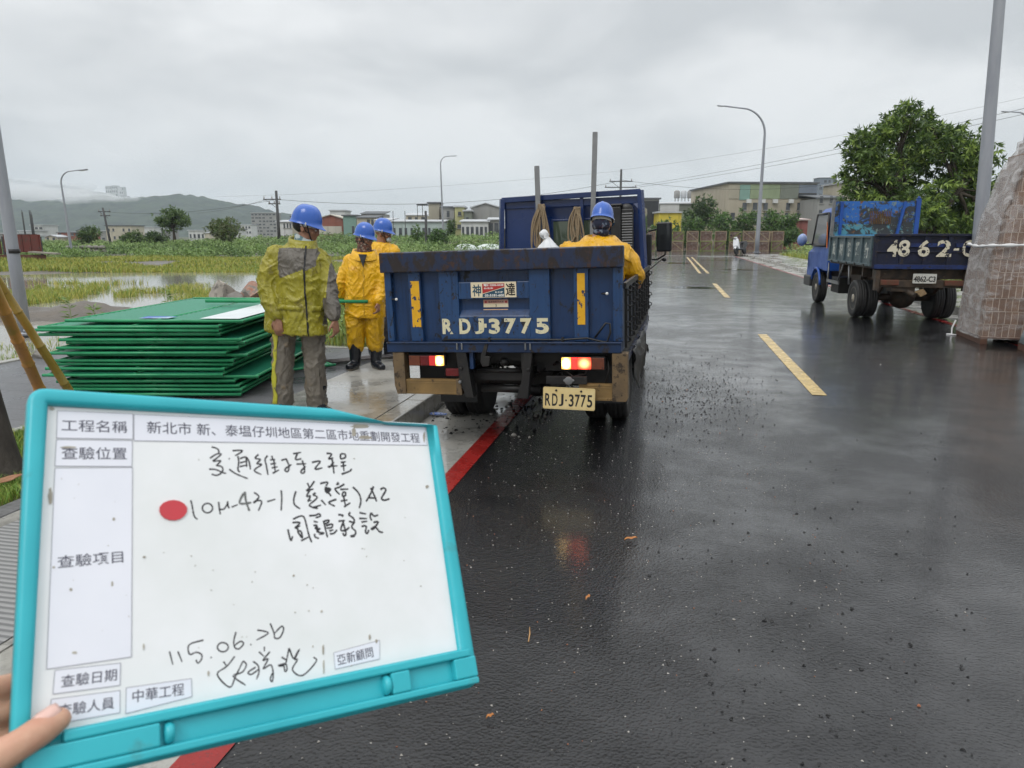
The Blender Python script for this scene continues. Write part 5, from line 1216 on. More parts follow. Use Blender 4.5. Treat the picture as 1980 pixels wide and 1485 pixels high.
for s_ in (-1, 1): limb(b, [(s_*.10, -.06, .14), (s_*.17, .22, .30), (s_*.16, .05, .06)], [.08, .065, .045])
W4 = finish_body(b, 'worker crouching in truck bed seen from behind, arm hanging over the side board', root, YAW)
helmet(W4, P4, None)
bl = MB(); bl.ell(P4(0, -.045, -.028), (.078, .068, .062), 18, 12, 0, (R(-16), 0, HY)); bl.ell(P4(0, -.02, -.085), (.07, .072, .05), 16, 10); bl.build('head_scarf', M('patterned_head_scarf', (.012, .016, .035), (.13, .16, .21), scale=26, rough=.85, lo=.54, hi=.60, c3=(.11, .025, .035), s3=30, lo3=.62, hi3=.66), W4)
t_ = MB()
for s_ in (-1, 1): limb(t_, [(s_*.10, -.06, .15), (s_*.17, .22, .30), (s_*.16, .05, .08)], [.13, .105, .085])
garment('rain_trousers', t_, [YELTR], W4, .014, .012, 7, 33)
boot(W4, (-.16, .05, .098), (0, 1), .08); boot(W4, (.16, .05, .098), (0, 1), .08)
j = MB()
torso(j, [((-.03, -.06, .10), .24, .19, 0), ((-.02, -.07, .35), .25, .18, 0), ((-.005, -.05, .57), .285, .17, 0), ((.0, -.03, .69), .265, .145, .0), ((.03, -.02, .755), .15, .115, 0), ((.045, -.01, .79), .10, .09, 0)])
limb(j, [(.215, -.03, .66), (.285, -.045, .585), (.335, -.03, .50), (.385, .05, .450), (.40, .095, .44)], [.092, .09, .085, .072, .060]); limb(j, [(-.225, -.03, .655), (-.285, .03, .48), (-.19, .17, .39)], [.095, .085, .06])
jo = garment('raincoat', j, [YELDARK, WHITETAPE], W4, .011, .012, 7, 25, paint=lambda c: 1 if (c.y < -.02 and .575 < c.z < .66 and -.03 < c.x < .085) else 0)
co = MB(); rg_ = [[Vector((.045, -.015, z_))+Vector((r_*1.25*math.cos(R(a)), r_*math.sin(R(a)), .012*math.sin(R(a)))) for a in range(0, 360, 15)] for r_, z_ in ((.165, .715), (.145, .755), (.105, .80), (.088, .80), (.085, .74))]
co.loft(rg_, cap=False); co.build('hood', YELDARK, jo)
fl = MB(); vs = []
for i in range(13):
    for k in range(5):
        x_ = -.285+.57*i/12; z_ = .755-.034*k-.012*math.sin(i*1.1)*k*.5-.16*max(0, abs(x_)-.12); vs.append((x_, -.150-.022*k+.05*abs(x_)-.01*math.sin(i*.9), z_))
fl.add(vs, [(i*5+k, i*5+k+1, (i+1)*5+k+1, (i+1)*5+k) for i in range(12) for k in range(4)], 0, True); fo_ = fl.build('back_flap', [YELDARK], jo); m_ = fo_.modifiers.new('t', 'SOLIDIFY'); m_.thickness = .006
# ------------------------------------------------------------------ stack of green fence panels on the pavers
GREEN = M('green_painted_tube', (.030, .31, .13), (.022, .23, .095), scale=5, rough=.26, c3=(.006, .05, .02), s3=18, lo3=.62, hi3=.68)
GREENMESH = M('green_mesh_sheet', (.018, .17, .10), (.03, .24, .145), scale=90, rough=.4, bump=.4, bscale=220)
GREYEND = M('bare_tube_end', (.18, .19, .18), rough=.5); DARKHOLE = M('tube_hollow', (.004, .005, .004), rough=.9)
STK = Matrix.Translation((-3.86, 5.72, 0)) @ Matrix.Rotation(YAW-R(1), 4, 'Z')     # origin at the near right corner; panels run to -x and away +y
PWd, PLn, TR_ = 1.60, 2.35, .0145
def panel_proto():
    t = thing('fence_panel', 'x', 'fence panel')
    fb = MB()
    def rail(a, b, ext=0): 
        a, b = Vector(a), Vector(b); fb.tube([a, b], TR_, 10)
    rail((-PWd-.035, 0, 0), (.035, 0, 0)); rail((-PWd-.02, PLn, 0), (.02, PLn, 0))
    for x_ in (-PWd, 0): rail((x_, TR_, -.001), (x_, PLn-TR_, -.001))
    for x_ in (-.8,): rail((x_, TR_, -.001), (x_, PLn-TR_, -.001))
    for x_ in (-PWd-.0355, .0355): fb.cyl((x_, 0, 0), (x_-.001 if x_ < 0 else x_+.001, 0, 0), TR_*.7, n=10, mi=1)
    fb.build('tube_frame', [GREEN, DARKHOLE], t)
    sh = MB(); n = 46
    for i in range(n):       # corrugated sheet
        y0 = .07+(PLn-.14)*i/n; y1 = .07+(PLn-.14)*(i+1)/n; z0, z1 = (.0055 if i % 2 else -.0035), (-.0035 if i % 2 else .0055)
        sh.add([(-PWd+.014, y0, z0), (-.014, y0, z0), (-.014, y1, z1), (-PWd+.014, y1, z1)], [(0, 1, 2, 3)])
    so = sh.build('sheet', GREENMESH, t, fix=False); m_ = so.modifiers.new('t', 'SOLIDIFY'); m_.thickness = .003
    return t
rr = random.Random(11); NP = 18; pz0 = .13+.03
proto = None
words_ = ['lowest', 'second from the bottom', 'third from the bottom', 'fourth from the bottom', 'fifth from the bottom', 'sixth from the bottom', 'seventh from the bottom', 'eighth from the bottom', 'ninth from the bottom', 'ninth from the top', 'eighth from the top', 'seventh from the top', 'sixth from the top', 'fifth from the top', 'fourth from the top', 'third from the top', 'second from the top', 'topmost']
for k in range(NP):
    jx, jy, ja = rr.uniform(-.15, .09), rr.uniform(-.04, .06), R(rr.uniform(-.7, .7))
    if k == NP-1: jx, jy, ja = .10, .0, R(-2.0)
    if k in (3, 4): jx += .09
    if k < 2: jx += .06
    z_ = pz0+k*.0398+.004*math.sin(k*2.3)
    lab = '%s green tube-framed fence panel in the stack on the pavers' % words_[k]
    if k == NP-1: lab = 'topmost green fence panel in the stack, with a white and blue print'
    o = proto = panel_proto() if proto is None else None
    if o is None: o = dup(first_panel, lab)
    else: first_panel = o; o['label'] = lab
    o['group'] = 'green fence panels stacked on the sidewalk'
    o.matrix_world = STK @ Matrix.Translation((jx, jy, z_)) @ Matrix.Rotation(ja, 4, 'Z') @ Matrix.Rotation(R(rr.uniform(-.35, .35)), 4, 'Y')
    proto = first_panel
top_panel = o
pr = MB(); pr.bb((-.42, .10, .0125), (-.05, 1.9, .0145)); pr.build('white_print', M('white_poster_print', (.62, .66, .66), (.7, .74, .75), scale=4, rough=.35), top_panel, fix=False)
pr = MB(); pr.bb((-1.0, .10, .0125), (-.72, .26, .0145)); pr.build('blue_print', M('blue_poster_print', (.02, .10, .45), (.35, .5, .6), scale=3, rough=.35, lo=.45, hi=.55), top_panel, fix=False)
# two loose tubes laid over the back of the stack, their ends sticking out past the olive jacket
for k, (dx, dy, rz_) in enumerate(((0, 0, 2.0), (-.12, .10, -2.5))):
    mb = MB(); mb.tube([(-1.75, 0, 0), (0, 0, 0)], .0185, 10); mb.cyl((-.0005, 0, 0), (.0008, 0, 0), .013, n=10, mi=1); o = mb.build('green_tube', [GREEN, DARKHOLE])
    o.location = at(711, 583, .895)+Vector((dx, dy, .0)); o.rotation_euler = (0, R(.4), YAW+R(rz_)); tag(o, ['longer loose green tube end poking out between the two workers', 'shorter loose green tube beside the longer one between the two workers'][k], 'tube')
for k, (px, py, z_) in enumerate(((648, 705, .16),)):
    o = dup(first_panel, 'green fence panel lying flat on the pavers with its end beside the grey trousers'); o['group'] = 'green fence panels stacked on the sidewalk'
    q = at(px, py, z_); o.matrix_world = Matrix.Translation(q) @ Matrix.Rotation(YAW+R(38), 4, 'Z') @ Matrix.Translation((-.03, 0, 0))
# bundle of bare rods lying on the pavers
ROD = M('dark_rod_steel', (.05, .045, .045), (.11, .10, .10), scale=20, rough=.35)
rr = random.Random(4); a0 = at(628, 700, .15); 
for k in range(9):
    mb = MB(); mb.cyl((0, 0, 0), (0, 1.3+rr.random()*.2, 0), .013, n=8); o = mb.build('metal_rod', ROD)
    o.location = a0+Vector((.03*k-.1+.01*rr.random(), -.02*k+.05*rr.random(), 0 if k < 6 else .024)); o.rotation_euler = (0, 0, R(-44+rr.uniform(-3, 3)))
    tag(o, 'thin dark steel rod in the loose bundle on the pavers by the yellow workers boots', 'rod', 'steel rods lying by the kerb')

# ------------------------------------------------------------------ tree support poles of bamboo and the young tree's trunk at the left edge
BAM = NT('bamboo_skin'); f = BAM.noise(6, 5, .6, stretch=(1, 1, .25)); c = BAM.mix(BAM.ramp(f, .35, .62), (.48, .22, .065), (.38, .21, .05)); c = BAM.mix(BAM.ramp(BAM.noise(3, 3), .56, .66), c, (.20, .19, .04)); c = BAM.mix(BAM.ramp(BAM.noise(40, 5, .7, stretch=(1, 1, .5)), .6, .7), c, (.13, .07, .03)); BAM.set(Base_Color=c, Roughness=.36); BAM.bump(BAM.noise(50, 4), .15, .003); BAM = BAM.m
BAM2 = NT('greenish_bamboo_skin'); f = BAM2.noise(6, 5, .6, stretch=(1, 1, .25)); c = BAM2.mix(BAM2.ramp(f, .35, .62), (.31, .19, .035), (.19, .16, .025)); c = BAM2.mix(BAM2.ramp(BAM2.noise(40, 5, .7), .6, .7), c, (.10, .05, .02)); BAM2.set(Base_Color=c, Roughness=.36); BAM2 = BAM2.m
def bamboo(a, b, r, m, label):
    a, b = Vector(a), Vector(b); L = (b-a).length; mb = MB(); pts, rs = [], []
    z = 0.0; k = 0
    while z < L:
        seg = .34+.03*math.sin(k*2.1)
        for t, e in ((0, 1.0), (.012, 1.14), (.03, .98), (.5, .965), (.97, .985)):
            if z+t*seg < L: pts.append((0, 0, z+t*seg)); rs.append(r*e*(1-.10*z/L))
        z += seg; k += 1
    mb.tube(pts, rs, 16)
    for q in range(1, k): mb.lathe([(r*.98, q*.34-.004), (r*1.1, q*.34), (r*.98, q*.34+.004)], 16) if False else None
    o = mb.build('bamboo_pole', m); o.location = a; o.rotation_euler = (b-a).to_track_quat('Z', 'Y').to_euler(); tag(o, label, 'bamboo pole', 'bamboo stakes propping the young tree'); return o
g1 = at(95, 790, .13); bamboo(g1-Vector((0, 0, .02)), atD(-28, 520, 4.75), .043, BAM, 'thick orange-brown bamboo pole, the nearer of two behind the board corner')
g2 = at(165, 800, .13); bamboo(g2-Vector((0, 0, .02)), atD(-45, 480, 5.1), .034, BAM2, 'thinner greenish bamboo pole leaning behind the thick brown one')
BARK = M('dark_wet_bark', (.018, .015, .012), (.05, .042, .034), scale=10, rough=.8, bump=.9, bscale=24, bdist=.02, stretch=(1, 1, .3))
tk = MB(); tb = at(8, 925, .12)
Q, q = interp([(0, 0, -.05), (-.02, 0, .12), (-.10, .03, .6), (-.20, .05, 1.4), (-.28, .05, 2.4), (-.3, .05, 3.4)], [.17, .115, .085, .075, .07, .05]); tk.tube(Q, q, 16)
tree0 = thing('young_tree', 'dark trunk of the young staked tree at the left edge of the lawn', 'tree', tb); tk.build('trunk', BARK, tree0)
FERN = M('small_leaf_green', (.05, .12, .025), (.09, .17, .04), scale=20, rough=.5)
fr_ = MB(); rr = random.Random(8)
for k in range(8):
    z_ = .30+.05*k; a = rr.uniform(-.6, .9); base = Vector((-.04-.1*z_, -.08, z_)); d = Vector((math.sin(a), -.6, .25))
    for i in range(9):
        p = base+d*.02*i+Vector((0, 0, -.004*i*i*.4)); s_ = .022*(1-i/11)
        for sg in (-1, 1): e = Vector((d.y, -d.x, 0))*sg; fr_.add([p, p+e*s_+d*.006, p+e*s_*1.5+d*.012, p+d*.01], [(0, 1, 2, 3)])
fr_.build('leaf_spray', FERN, tree0, fix=False)
cr_ = MB()
for k in range(260):
    th = rr.uniform(0, 6.28); ph = rr.uniform(.2, 1.5); rad = 1.1*rr.random()**.4; p = Vector((-.3+rad*math.cos(th)*math.sin(ph), .05+rad*math.sin(th)*math.sin(ph), 3.5+rad*math.cos(ph))); d = Vector((rr.uniform(-1, 1), rr.uniform(-1, 1), rr.uniform(-.8, .3))).normalized(); e = d.orthogonal().normalized()
    cr_.add([p, p+d*.08+e*.03, p+d*.18, p+d*.08-e*.03], [(0, 1, 2, 3)])
cr_.build('crown', FERN, tree0, fix=False)

# ------------------------------------------------------------------ uprights, ropes and a sack standing in the truck bed
def t1p(x, y, z): return Vector((x, y, z))
T1i = None
bpy.context.view_layer.update(); T1m = T1.matrix_world.copy()
STAKE = M('grey_steel_channel', (.20, .205, .21), (.26, .265, .27), scale=9, rough=.4, metal=.3, c3=(.12, .10, .085), s3=20, lo3=.66, hi3=.72)
def stake(x, z1, lean, label):
    mb = MB(); mb.bb((-.026, -.012, .80), (.026, -.004, z1)); mb.bb((-.026, -.0039, .80), (-.019, .03, z1)); mb.bb((.019, -.0039, .80), (.026, .03, z1))
    o = mb.build('steel_stake', STAKE); o.matrix_world = T1m @ Matrix.Translation((x, 3.17, 0)) @ Matrix.Translation((0, 0, .8)) @ Matrix.Rotation(R(lean), 4, 'Y') @ Matrix.Translation((0, 0, -.8)); tag(o, label, 'steel post', 'steel stakes in the truck bed'); return o
stake(-.335, 2.41, -.6, 'shorter grey steel channel post standing in the truck bed'); stake(.235, 2.73, 2.2, 'taller grey steel channel post standing in the truck bed behind helmet')
ROPE = M('tan_rope', (.27, .205, .125), (.18, .13, .08), scale=120, rough=.8, stretch=(1, 1, .5))
def rope(cx_, y_, z1, z0, n, wd, seed, label):
    r2 = random.Random(seed); mb = MB()
    for k in range(n):
        x0 = cx_+r2.uniform(-wd, wd)*.4; xl = cx_+r2.uniform(-wd, wd); zl = z0+r2.random()*.22; yy = y_-.012*r2.random()*4
        pts = [(x0, yy, z1), (xl-.02, yy-.02, (z1+zl)/2+.06), (xl-.035, yy-.03, zl+.05), (xl, yy-.03, zl), (xl+.035, yy-.03, zl+.06), (xl+.02, yy-.015, (z1+zl)/2), (x0+.015, yy, z1-.01)]
        Q, q = interp(pts, [.0085]*7, 5); mb.tube(Q, .0095, 7)
    for k in range(5):
        a = [(cx_+.034*math.cos(R(t*30)), y_-.01+.04*math.sin(R(t*30)), z1-.012*k+.004*math.sin(t)) for t in range(12)]; mb.tube(a, .0085, 6, close=True)
    o = mb.build('coiled_rope', ROPE); o.matrix_world = T1m; tag(o, label, 'rope'); return o
rope(-.30, 3.13, 1.98, 1.30, 9, .085, 3, 'tan rope coiled on the shorter steel post, hanging down')
rope(.11, 3.10, 1.93, 1.45, 9, .075, 9, 'tan rope coil hanging beside the window left of the helmet')
SACK = M('white_woven_sack', (.58, .60, .62), (.68, .69, .70), scale=5, rough=.45, c3=(.45, .2, .18), s3=7, lo3=.64, hi3=.67, bump=.3, bscale=30)
mb = MB(); rings = []
for z_, r_ in ((.80, .20), (1.0, .24), (1.2, .22), (1.36, .20), (1.47, .145), (1.56, .085), (1.60, .05), (1.62, .030), (1.645, .034), (1.675, .048), (1.70, .030), (1.715, .01)):
    rings.append([(r_*(1+.16*math.sin(5*a_+z_*14)+.10*math.sin(9*a_-z_*20)+.25*mn.noise(Vector((math.cos(a_)*2, math.sin(a_)*2, z_*9))))*math.cos(a_)-.05*(z_-1.2)-(.035 if z_ > 1.62 else 0), r_*(1+.1*math.sin(4*a_+2))*math.sin(a_), z_-.02+.012*math.sin(3*a_+z_*40)) for a_ in [R(12*k) for k in range(30)]])
mb.loft(rings); o = mb.build('white_sack', SACK); o.matrix_world = T1m @ Matrix.Translation((-.135, 2.72, 0)); tag(o, 'knotted white plastic sack standing in the truck bed beside rope', 'sack')

# ------------------------------------------------------------------ wrapped bricks on pallets, right edge
BRICK = NT('hollow_clay_bricks')
br = BRICK.n('ShaderNodeTexBrick'); br.offset = 0; br.inputs['Scale'].default_value = 1; br.inputs['Brick Width'].default_value = .085; br.inputs['Row Height'].default_value = .19; br.inputs['Mortar Size'].default_value = .006; br.inputs['Mortar Smooth'].default_value = .3
br.inputs['Color1'].default_value = (.15, .085, .055, 1); br.inputs['Color2'].default_value = (.29, .18, .12, 1); br.inputs['Mortar'].default_value = (.46, .38, .31, 1)
uv = BRICK.n('ShaderNodeUVMap'); BRICK.l(uv.outputs[0], br.inputs['Vector'])
c = BRICK.mix(BRICK.ramp(BRICK.noise(9, 5), .4, .65), br.outputs['Color'], (.16, .09, .06), 'MIX')
BRICK.set(Base_Color=BRICK.mix(.35, br.outputs['Color'], c), Roughness=.6); BRICK.bump(br.outputs['Fac'], -.6, .01); BRICK = BRICK.m
WRAP = NT('clear_stretch_wrap')
tr_ = WRAP.n('ShaderNodeBsdfTransparent'); ms_ = WRAP.n('ShaderNodeMixShader'); sp_ = WRAP.noise(2.2, 6, .65, stretch=(1, 1, 2.4), dist=1.5)
WRAP.set(Base_Color=(.62, .60, .59), Roughness=.18, IOR=1.45); WRAP.bump(WRAP.math('ADD', WRAP.noise(9, 5, .6, stretch=(1, 1, 3.5), dist=1.5), WRAP.math('MULTIPLY', WRAP.noise(40, 3, .6, stretch=(1, 1, 2)), .3)), .9, .02)
hz_ = WRAP.n('ShaderNodeUVMap')
sz = WRAP.n('ShaderNodeSeparateXYZ'); WRAP.l(hz_.outputs[0], sz.inputs[0])
den = WRAP.math('ADD', WRAP.ramp(sp_, .44, .66, .0, .40), WRAP.ramp(sz.outputs['X'], .0, 1.0, .36, .06)); den = WRAP.math('MINIMUM', den, .9)
WRAP.l(den, ms_.inputs[0]); WRAP.l(tr_.outputs[0], ms_.inputs[1]); WRAP.l(WRAP.b.outputs[0], ms_.inputs[2]); WRAP.l(ms_.outputs[0], WRAP.out.inputs[0]); WRAP = WRAP.m
PALLET = M('wet_brown_pallet_wood', (.075, .035, .022), (.12, .06, .038), scale=6, rough=.55, stretch=(1, 6, 1), bump=.3)
def uvbox(name, c0, c1, m, parent, nseg=1, jitter=None):
    """a box with metre-scaled UVs on its sides"""
    bm = bmesh.new(); (x0, y0, z0), (x1, y1, z1) = c0, c1
    uvl = bm.loops.layers.uv.new('UVMap')
    def quad(P, U):
        f = bm.faces.new([bm.verts.new(p) for p in P])
        for l_, u_ in zip(f.loops, U): l_[uvl].uv = u_
    W_, D_, H_ = x1-x0, y1-y0, z1-z0
    quad([(x0, y0, z0), (x1, y0, z0), (x1, y0, z1), (x0, y0, z1)], [(0, 0), (W_, 0), (W_, H_), (0, H_)])
    quad([(x1, y0, z0), (x1, y1, z0), (x1, y1, z1), (x1, y0, z1)], [(W_, 0), (W_+D_, 0), (W_+D_, H_), (W_, H_)])
    quad([(x1, y1, z0), (x0, y1, z0), (x0, y1, z1), (x1, y1, z1)], [(0, 0), (W_, 0), (W_, H_), (0, H_)])
    quad([(x0, y1, z0), (x0, y0, z0), (x0, y0, z1), (x0, y1, z1)], [(0, 0), (D_, 0), (D_, H_), (0, H_)])
    quad([(x0, y0, z1), (x1, y0, z1), (x1, y1, z1), (x0, y1, z1)], [(0, 0), (W_, 0), (W_, D_), (0, D_)])
    quad([(x0, y1, z0), (x1, y1, z0), (x1, y0, z0), (x0, y0, z0)], [(0, 0), (W_, 0), (W_, D_), (0, D_)])
    me = bpy.data.meshes.new(name); bm.to_mesh(me); bm.free(); me.materials.append(m); o = bpy.data.objects.new(name, me); COL.objects.link(o); o.parent = parent; return o
def pallet(loc, rz, label, w_=1.15, d=1.15):
    t = thing('wooden_pallet', label, 'pallet', loc, rz, 'pallets under the wrapped bricks')
    for k in range(5): mb = MB(); mb.bb((-w_/2, -d/2+k*(d-.12)/4, .09), (w_/2, -d/2+k*(d-.12)/4+.12, .112)); mb.build('deck_board', PALLET, t, bevel=.003)
    for k in range(3): mb = MB(); x_ = -w_/2+.05+k*(w_-.1)/2; mb.bb((x_-.045, -d/2, .0), (x_+.045, d/2, .0895)); mb.build('bearer', PALLET, t, bevel=.003)
    return t
BRZ = R(-4.0)
pc = Vector((5.26, 12.40, 0)); 
pallet(pc+Vector((.02, 0, 0)), BRZ, 'dark wooden pallet under the tall wrapped brick stack', 1.2, 1.2)
def brickstack(loc, rz, z0, tiers, label, wrap=True):
    t = thing('brick_stack', label, 'brick stack', loc, rz)
    z = z0
    for (W_, D_, H_, ox) in tiers:
        uvbox('brick_layer', (-W_/2+ox, -D_/2, z), (W_/2+ox, D_/2, z+H_), BRICK, t); z += H_+.004
    if wrap:
        mb = MB(); rings = []; n = 72; zz = z0-.02; UV = []
        prof = []
        z = z0
        for (W_, D_, H_, ox) in tiers:
            for q in (0.5,): prof.append((z+H_*q, W_/2+.030+.02*(z > 1.3), D_/2+.03, ox))
            z += H_+.004
        prof = [(z0-.03, prof[0][1]+.02, prof[0][2]+.02, prof[0][3])]+prof+[(z+.02, prof[-1][1]*.97, prof[-1][2]*.97, prof[-1][3]), (z+.05, prof[-1][1]*.7, prof[-1][2]*.7, prof[-1][3])]
        for i, (z_, a_, b_, ox) in enumerate(prof):
            r_ = []
            for k in range(n):
                th = 2*math.pi*k/n; c_, s_ = math.cos(th), math.sin(th); q = max(abs(c_), abs(s_)); sx, sy = c_/q, s_/q
                cr2 = 1-.03*min(abs(sx), abs(sy))**8
                wv = 1+.030*mn.noise(Vector((c_*3, s_*3, z_*4)))+.018*mn.noise(Vector((c_*9, s_*9, z_*11)))
                r_.append((sx*a_*cr2*wv+ox, sy*b_*cr2*wv, z_))
            rings.append(r_)
        mb.loft(rings, cap=False); me = mb.mesh('plastic_wrap', WRAP)
        uvl = me.uv_layers.new(name='UVMap')
        for l_ in me.loops:
            v = me.vertices[l_.vertex_index].co; uvl.data[l_.index].uv = (0 if v.y > -tiers[0][1]/2+.12 else 1, v.z)
        o = bpy.data.objects.new('plastic_wrap', me); COL.objects.link(o); o.parent = t
    return t
T_ = []
for o_, j_ in ((0, 0), (.01, .01), (.0, -.01), (.02, .01), (.02, 0), (.03, -.01), (.04, .01), (.12, .0), (.13, .01), (.16, -.01), (.22, .0), (.26, .01), (.30, 0), (.38, .01), (.50, 0)):
    T_.append((1.12-o_, 1.16-o_*.25+j_, .188, o_/2))
bs_ = brickstack(pc, BRZ, .113, T_, 'tall hollow brick stack wrapped in clear plastic on the nearer pallet')
tieM = M('white_binding_tape', (.62, .62, .62), rough=.4)
tm = MB()
Q, q = interp([(-.58, .50, 1.47), (-.59, .0, 1.44), (-.585, -.60, 1.46), (-.2, -.645, 1.47), (.15, -.65, 1.50), (.30, -.67, 1.56)], [.02]*6, 8); tm.tube(Q, [.022+.009*math.sin(i*1.3) for i in range(len(Q))], 7); tm.build('binding_tape', tieM, bs_)
tm = MB(); tm.tube([(-.62, .52, .24), (-.655, .54, .10), (-.66, .50, .012), (-.74, .47, .010), (-.62, .40, .010)], .012, 6); tm.build('loose_tie', tieM, bs_)
pallet((5.52, 10.78, 0), BRZ, 'dark wooden pallet under the pale blue covered stack at the right edge', 1.2, 1.2)
PBLUE = M('pale_blue_plastic_sheet', (.34, .41, .43), (.46, .52, .54), scale=5, rough=.25, bump=.8, bscale=9, bdist=.03)
t = thing('brick_stack', 'brick stack under pale blue plastic on the pallet at the right edge', 'brick stack', (5.54, 10.78, 0), BRZ)
uvbox('brick_tier', (-.5, -.5, .113), (.5, .5, 1.1), BRICK, t)
mb = MB(); rings = []
for z_, a_ in ((.10, .62), (.3, .585), (.6, .55), (.9, .53), (1.1, .51), (1.16, .40), (1.18, .1)):
    r_ = []
    for k in range(60):
        th = 2*math.pi*k/60; c_, s_ = math.cos(th), math.sin(th); q = max(abs(c_), abs(s_)); wv = 1+.03*mn.noise(Vector((c_*5, s_*5, z_*3))); r_.append((c_/q*a_*wv, s_/q*a_*wv, z_))
    rings.append(r_)
mb.loft(rings); mb.build('plastic_sheet', PBLUE, t)
# ------------------------------------------------------------------ street lamps, utility poles, wires
LAMPGREY = M('galvanised_lamp_post', (.27, .285, .32), (.33, .345, .375), scale=6, rough=.42, metal=.25, stretch=(1, 1, .2), c3=(.2, .2, .21), s3=30, lo3=.68, hi3=.72)
LAMPGL = M('lamp_lens', (.5, .5, .5), rough=.2)
def street_lamp(base, h, r0, arm_dir, arm, label, lean=(0, 0), dark=None, band=None):
    """tapered post that curves over into an arm with a flat lamp head"""
    t = thing('street_lamp', label, 'street lamp', base, 0, 'street lamps along the new roads'); d = Vector((arm_dir[0], arm_dir[1], 0)).normalized()
    mb = MB(); pts = [(0, 0, -.3)]; rs = [r0]
    n = 8; L = h-arm*.62
    for k in range(1, n+1): f_ = k/n; pts.append((lean[0]*f_*L, lean[1]*f_*L, L*f_)); rs.append(r0*(1-.5*f_))
    top = Vector(pts[-1])
    for k in range(1, 9):
        a = R(k*9.5); q = top+d*(arm*.62*(1-math.cos(a)))+Vector((0, 0, arm*.62*math.sin(a))); pts.append(q); rs.append(r0*(.5-.17*k/8))
    e = pts[-1]; pts.append(e+d*arm*.55+Vector((0, 0, arm*.07))); rs.append(r0*.30)
    mb.tube(pts, rs, 14); mb.build('post', LAMPGREY, t)
    hd = MB(); e = Vector(pts[-1]); hd.box(e+d*.28+Vector((0, 0, .01)), (.62, .20, .075), 0, (0, R(-6), math.atan2(d.y, d.x))); hd.build('lamp_head', LAMPGREY, t, bevel=.03)
    gl = MB(); gl.box(e+d*.30+Vector((0, 0, -.035)), (.40, .14, .02), 0, (0, R(-6), math.atan2(d.y, d.x))); gl.build('lamp_glass', LAMPGL, t)
    fl = MB(); fl.cyl((0, 0, -.02), (0, 0, .03), r0*1.7, n=12); 
    for k in range(4): a = R(45+90*k); fl.cyl((r0*1.4*math.cos(a), r0*1.4*math.sin(a), .03), (r0*1.4*math.cos(a), r0*1.4*math.sin(a), .08), .02, n=6)
    fl.build('base_flange', LAMPGREY, t)
    if band: bd = MB(); bd.lathe([(r0*.965*(1-.05)+.002, band), (r0*.965*(1-.05)+.002, band+.07)], 16); bd.build('cable_tag', BLACKP, t)
    return t
b0 = at(49, 645, .0); street_lamp(b0, 10.5, .098, (1, .2), 1.8, 'thick grey lamp post at the left edge beside the flooded field', (-.012, 0), band=1.32)
b1 = at(141, 503, 0); street_lamp(b1, 5.75, .10, (.98, .2), 1.25, 'thin grey curved street lamp among weeds before the misty hill', (-.035, 0))
b2 = at(858, 480, 0); street_lamp(b2, 11.6, .15, (.8, .6), 1.6, 'slim grey street lamp rising behind the truck tail gate, far across the weeds', (-.02, 0))
b3 = at(1463, 488, .126); street_lamp(b3, 12.4, .20, (-1, -.15), 3.6, 'grey street lamp with long curved arm on the far sidewalk beside the scooter', (.0, 0))
b5 = at(1853, 638, .126)+Vector((.9, 1.9, 0)); b5.z = .126; street_lamp(b5, 11.0, .122, (-1, 0), 1.8, 'thick grey lamp post between the leafy tree and the brick stack', (-.042, 0))
b6 = atD(1953, 470, 60); b6.z = -.1; street_lamp(b6, 11.6, .16, (-.9, .1), 1.3, 'far thin street lamp rising above the wrapped brick stack')
POLEDK = M('dark_concrete_pole', (.05, .05, .052), (.08, .08, .08), scale=8, rough=.8); INSUL = M('grey_insulator', (.25, .22, .2), rough=.4)
def utility_pole(base, h, r, arms, label, lean=0):
    t = thing('utility_pole', label, 'utility pole', base, YAW, 'utility poles by the town'); mb = MB(); mb.cyl((0, 0, -.4), (lean*h, 0, h), r, r*.65, 12); mb.build('pole', POLEDK, t)
    for (z_, x0, x1) in arms:
        a = MB(); a.bb((x0, -.06, z_-.06), (x1, .06, z_+.06)); a.build('crossarm', POLEDK, t)
        for k in range(3): x_ = x0+.12+(x1-x0-.24)*k/2; i_ = MB(); i_.lathe([(.05, z_+.061), (.07, z_+.16), (.04, z_+.24), (.06, z_+.32), (.02, z_+.36)], 10, 0, 'Z', (x_, 0, 0)); i_.build('insulator', INSUL, t)
    br_ = MB(); 
    if arms: z_, x0, x1 = arms[0]; br_.tube([(0, -.07, z_-1.0), (x0*.8, -.07, z_-.07)], .03, 6); br_.build('arm_brace', POLEDK, t)
    return t
def upole(px, ytop, ybase, D, r, arms, label, lean=0):
    base = atD(px, ybase, D); zt = atD(px, ytop, D).z; bz = -.2; base.z = bz; h = zt-bz
    return utility_pole(base, h, r, [(h-a, x0, x1) for a, x0, x1 in arms], label, lean), base+Vector((lean*h, 0, h))
u1, u1t = upole(215, 402, 468, 110, .20, ((.6, -1.5, .4), (1.2, -1.2, .3)), 'dark leaning utility pole in front of the misty hill', -.12)
u2, u2t = upole(541, 370, 478, 85, .22, ((1.0, -1.6, .5), (1.5, -1.0, .4)), 'dark utility pole behind the olive jacket worker, arms to one side')
u3, u3t = upole(1197, 330, 470, 100, .22, ((1.6, -1.6, 1.6), (2.4, -2.2, 2.2)), 'dark utility pole with double crossarm rising above the truck cab')
u4, u4t = upole(824, 408, 447, 82, .20, (), 'short black post in weeds before the pale blue low building')
for k, px in enumerate((761, 784)):
    upole(px, 408, 447, 95, .06, (), ['thin grey post left of the short black post', 'thin grey post nearest the short black post'][k])
WIRE = M('black_wire', (.03, .03, .032), rough=.6)
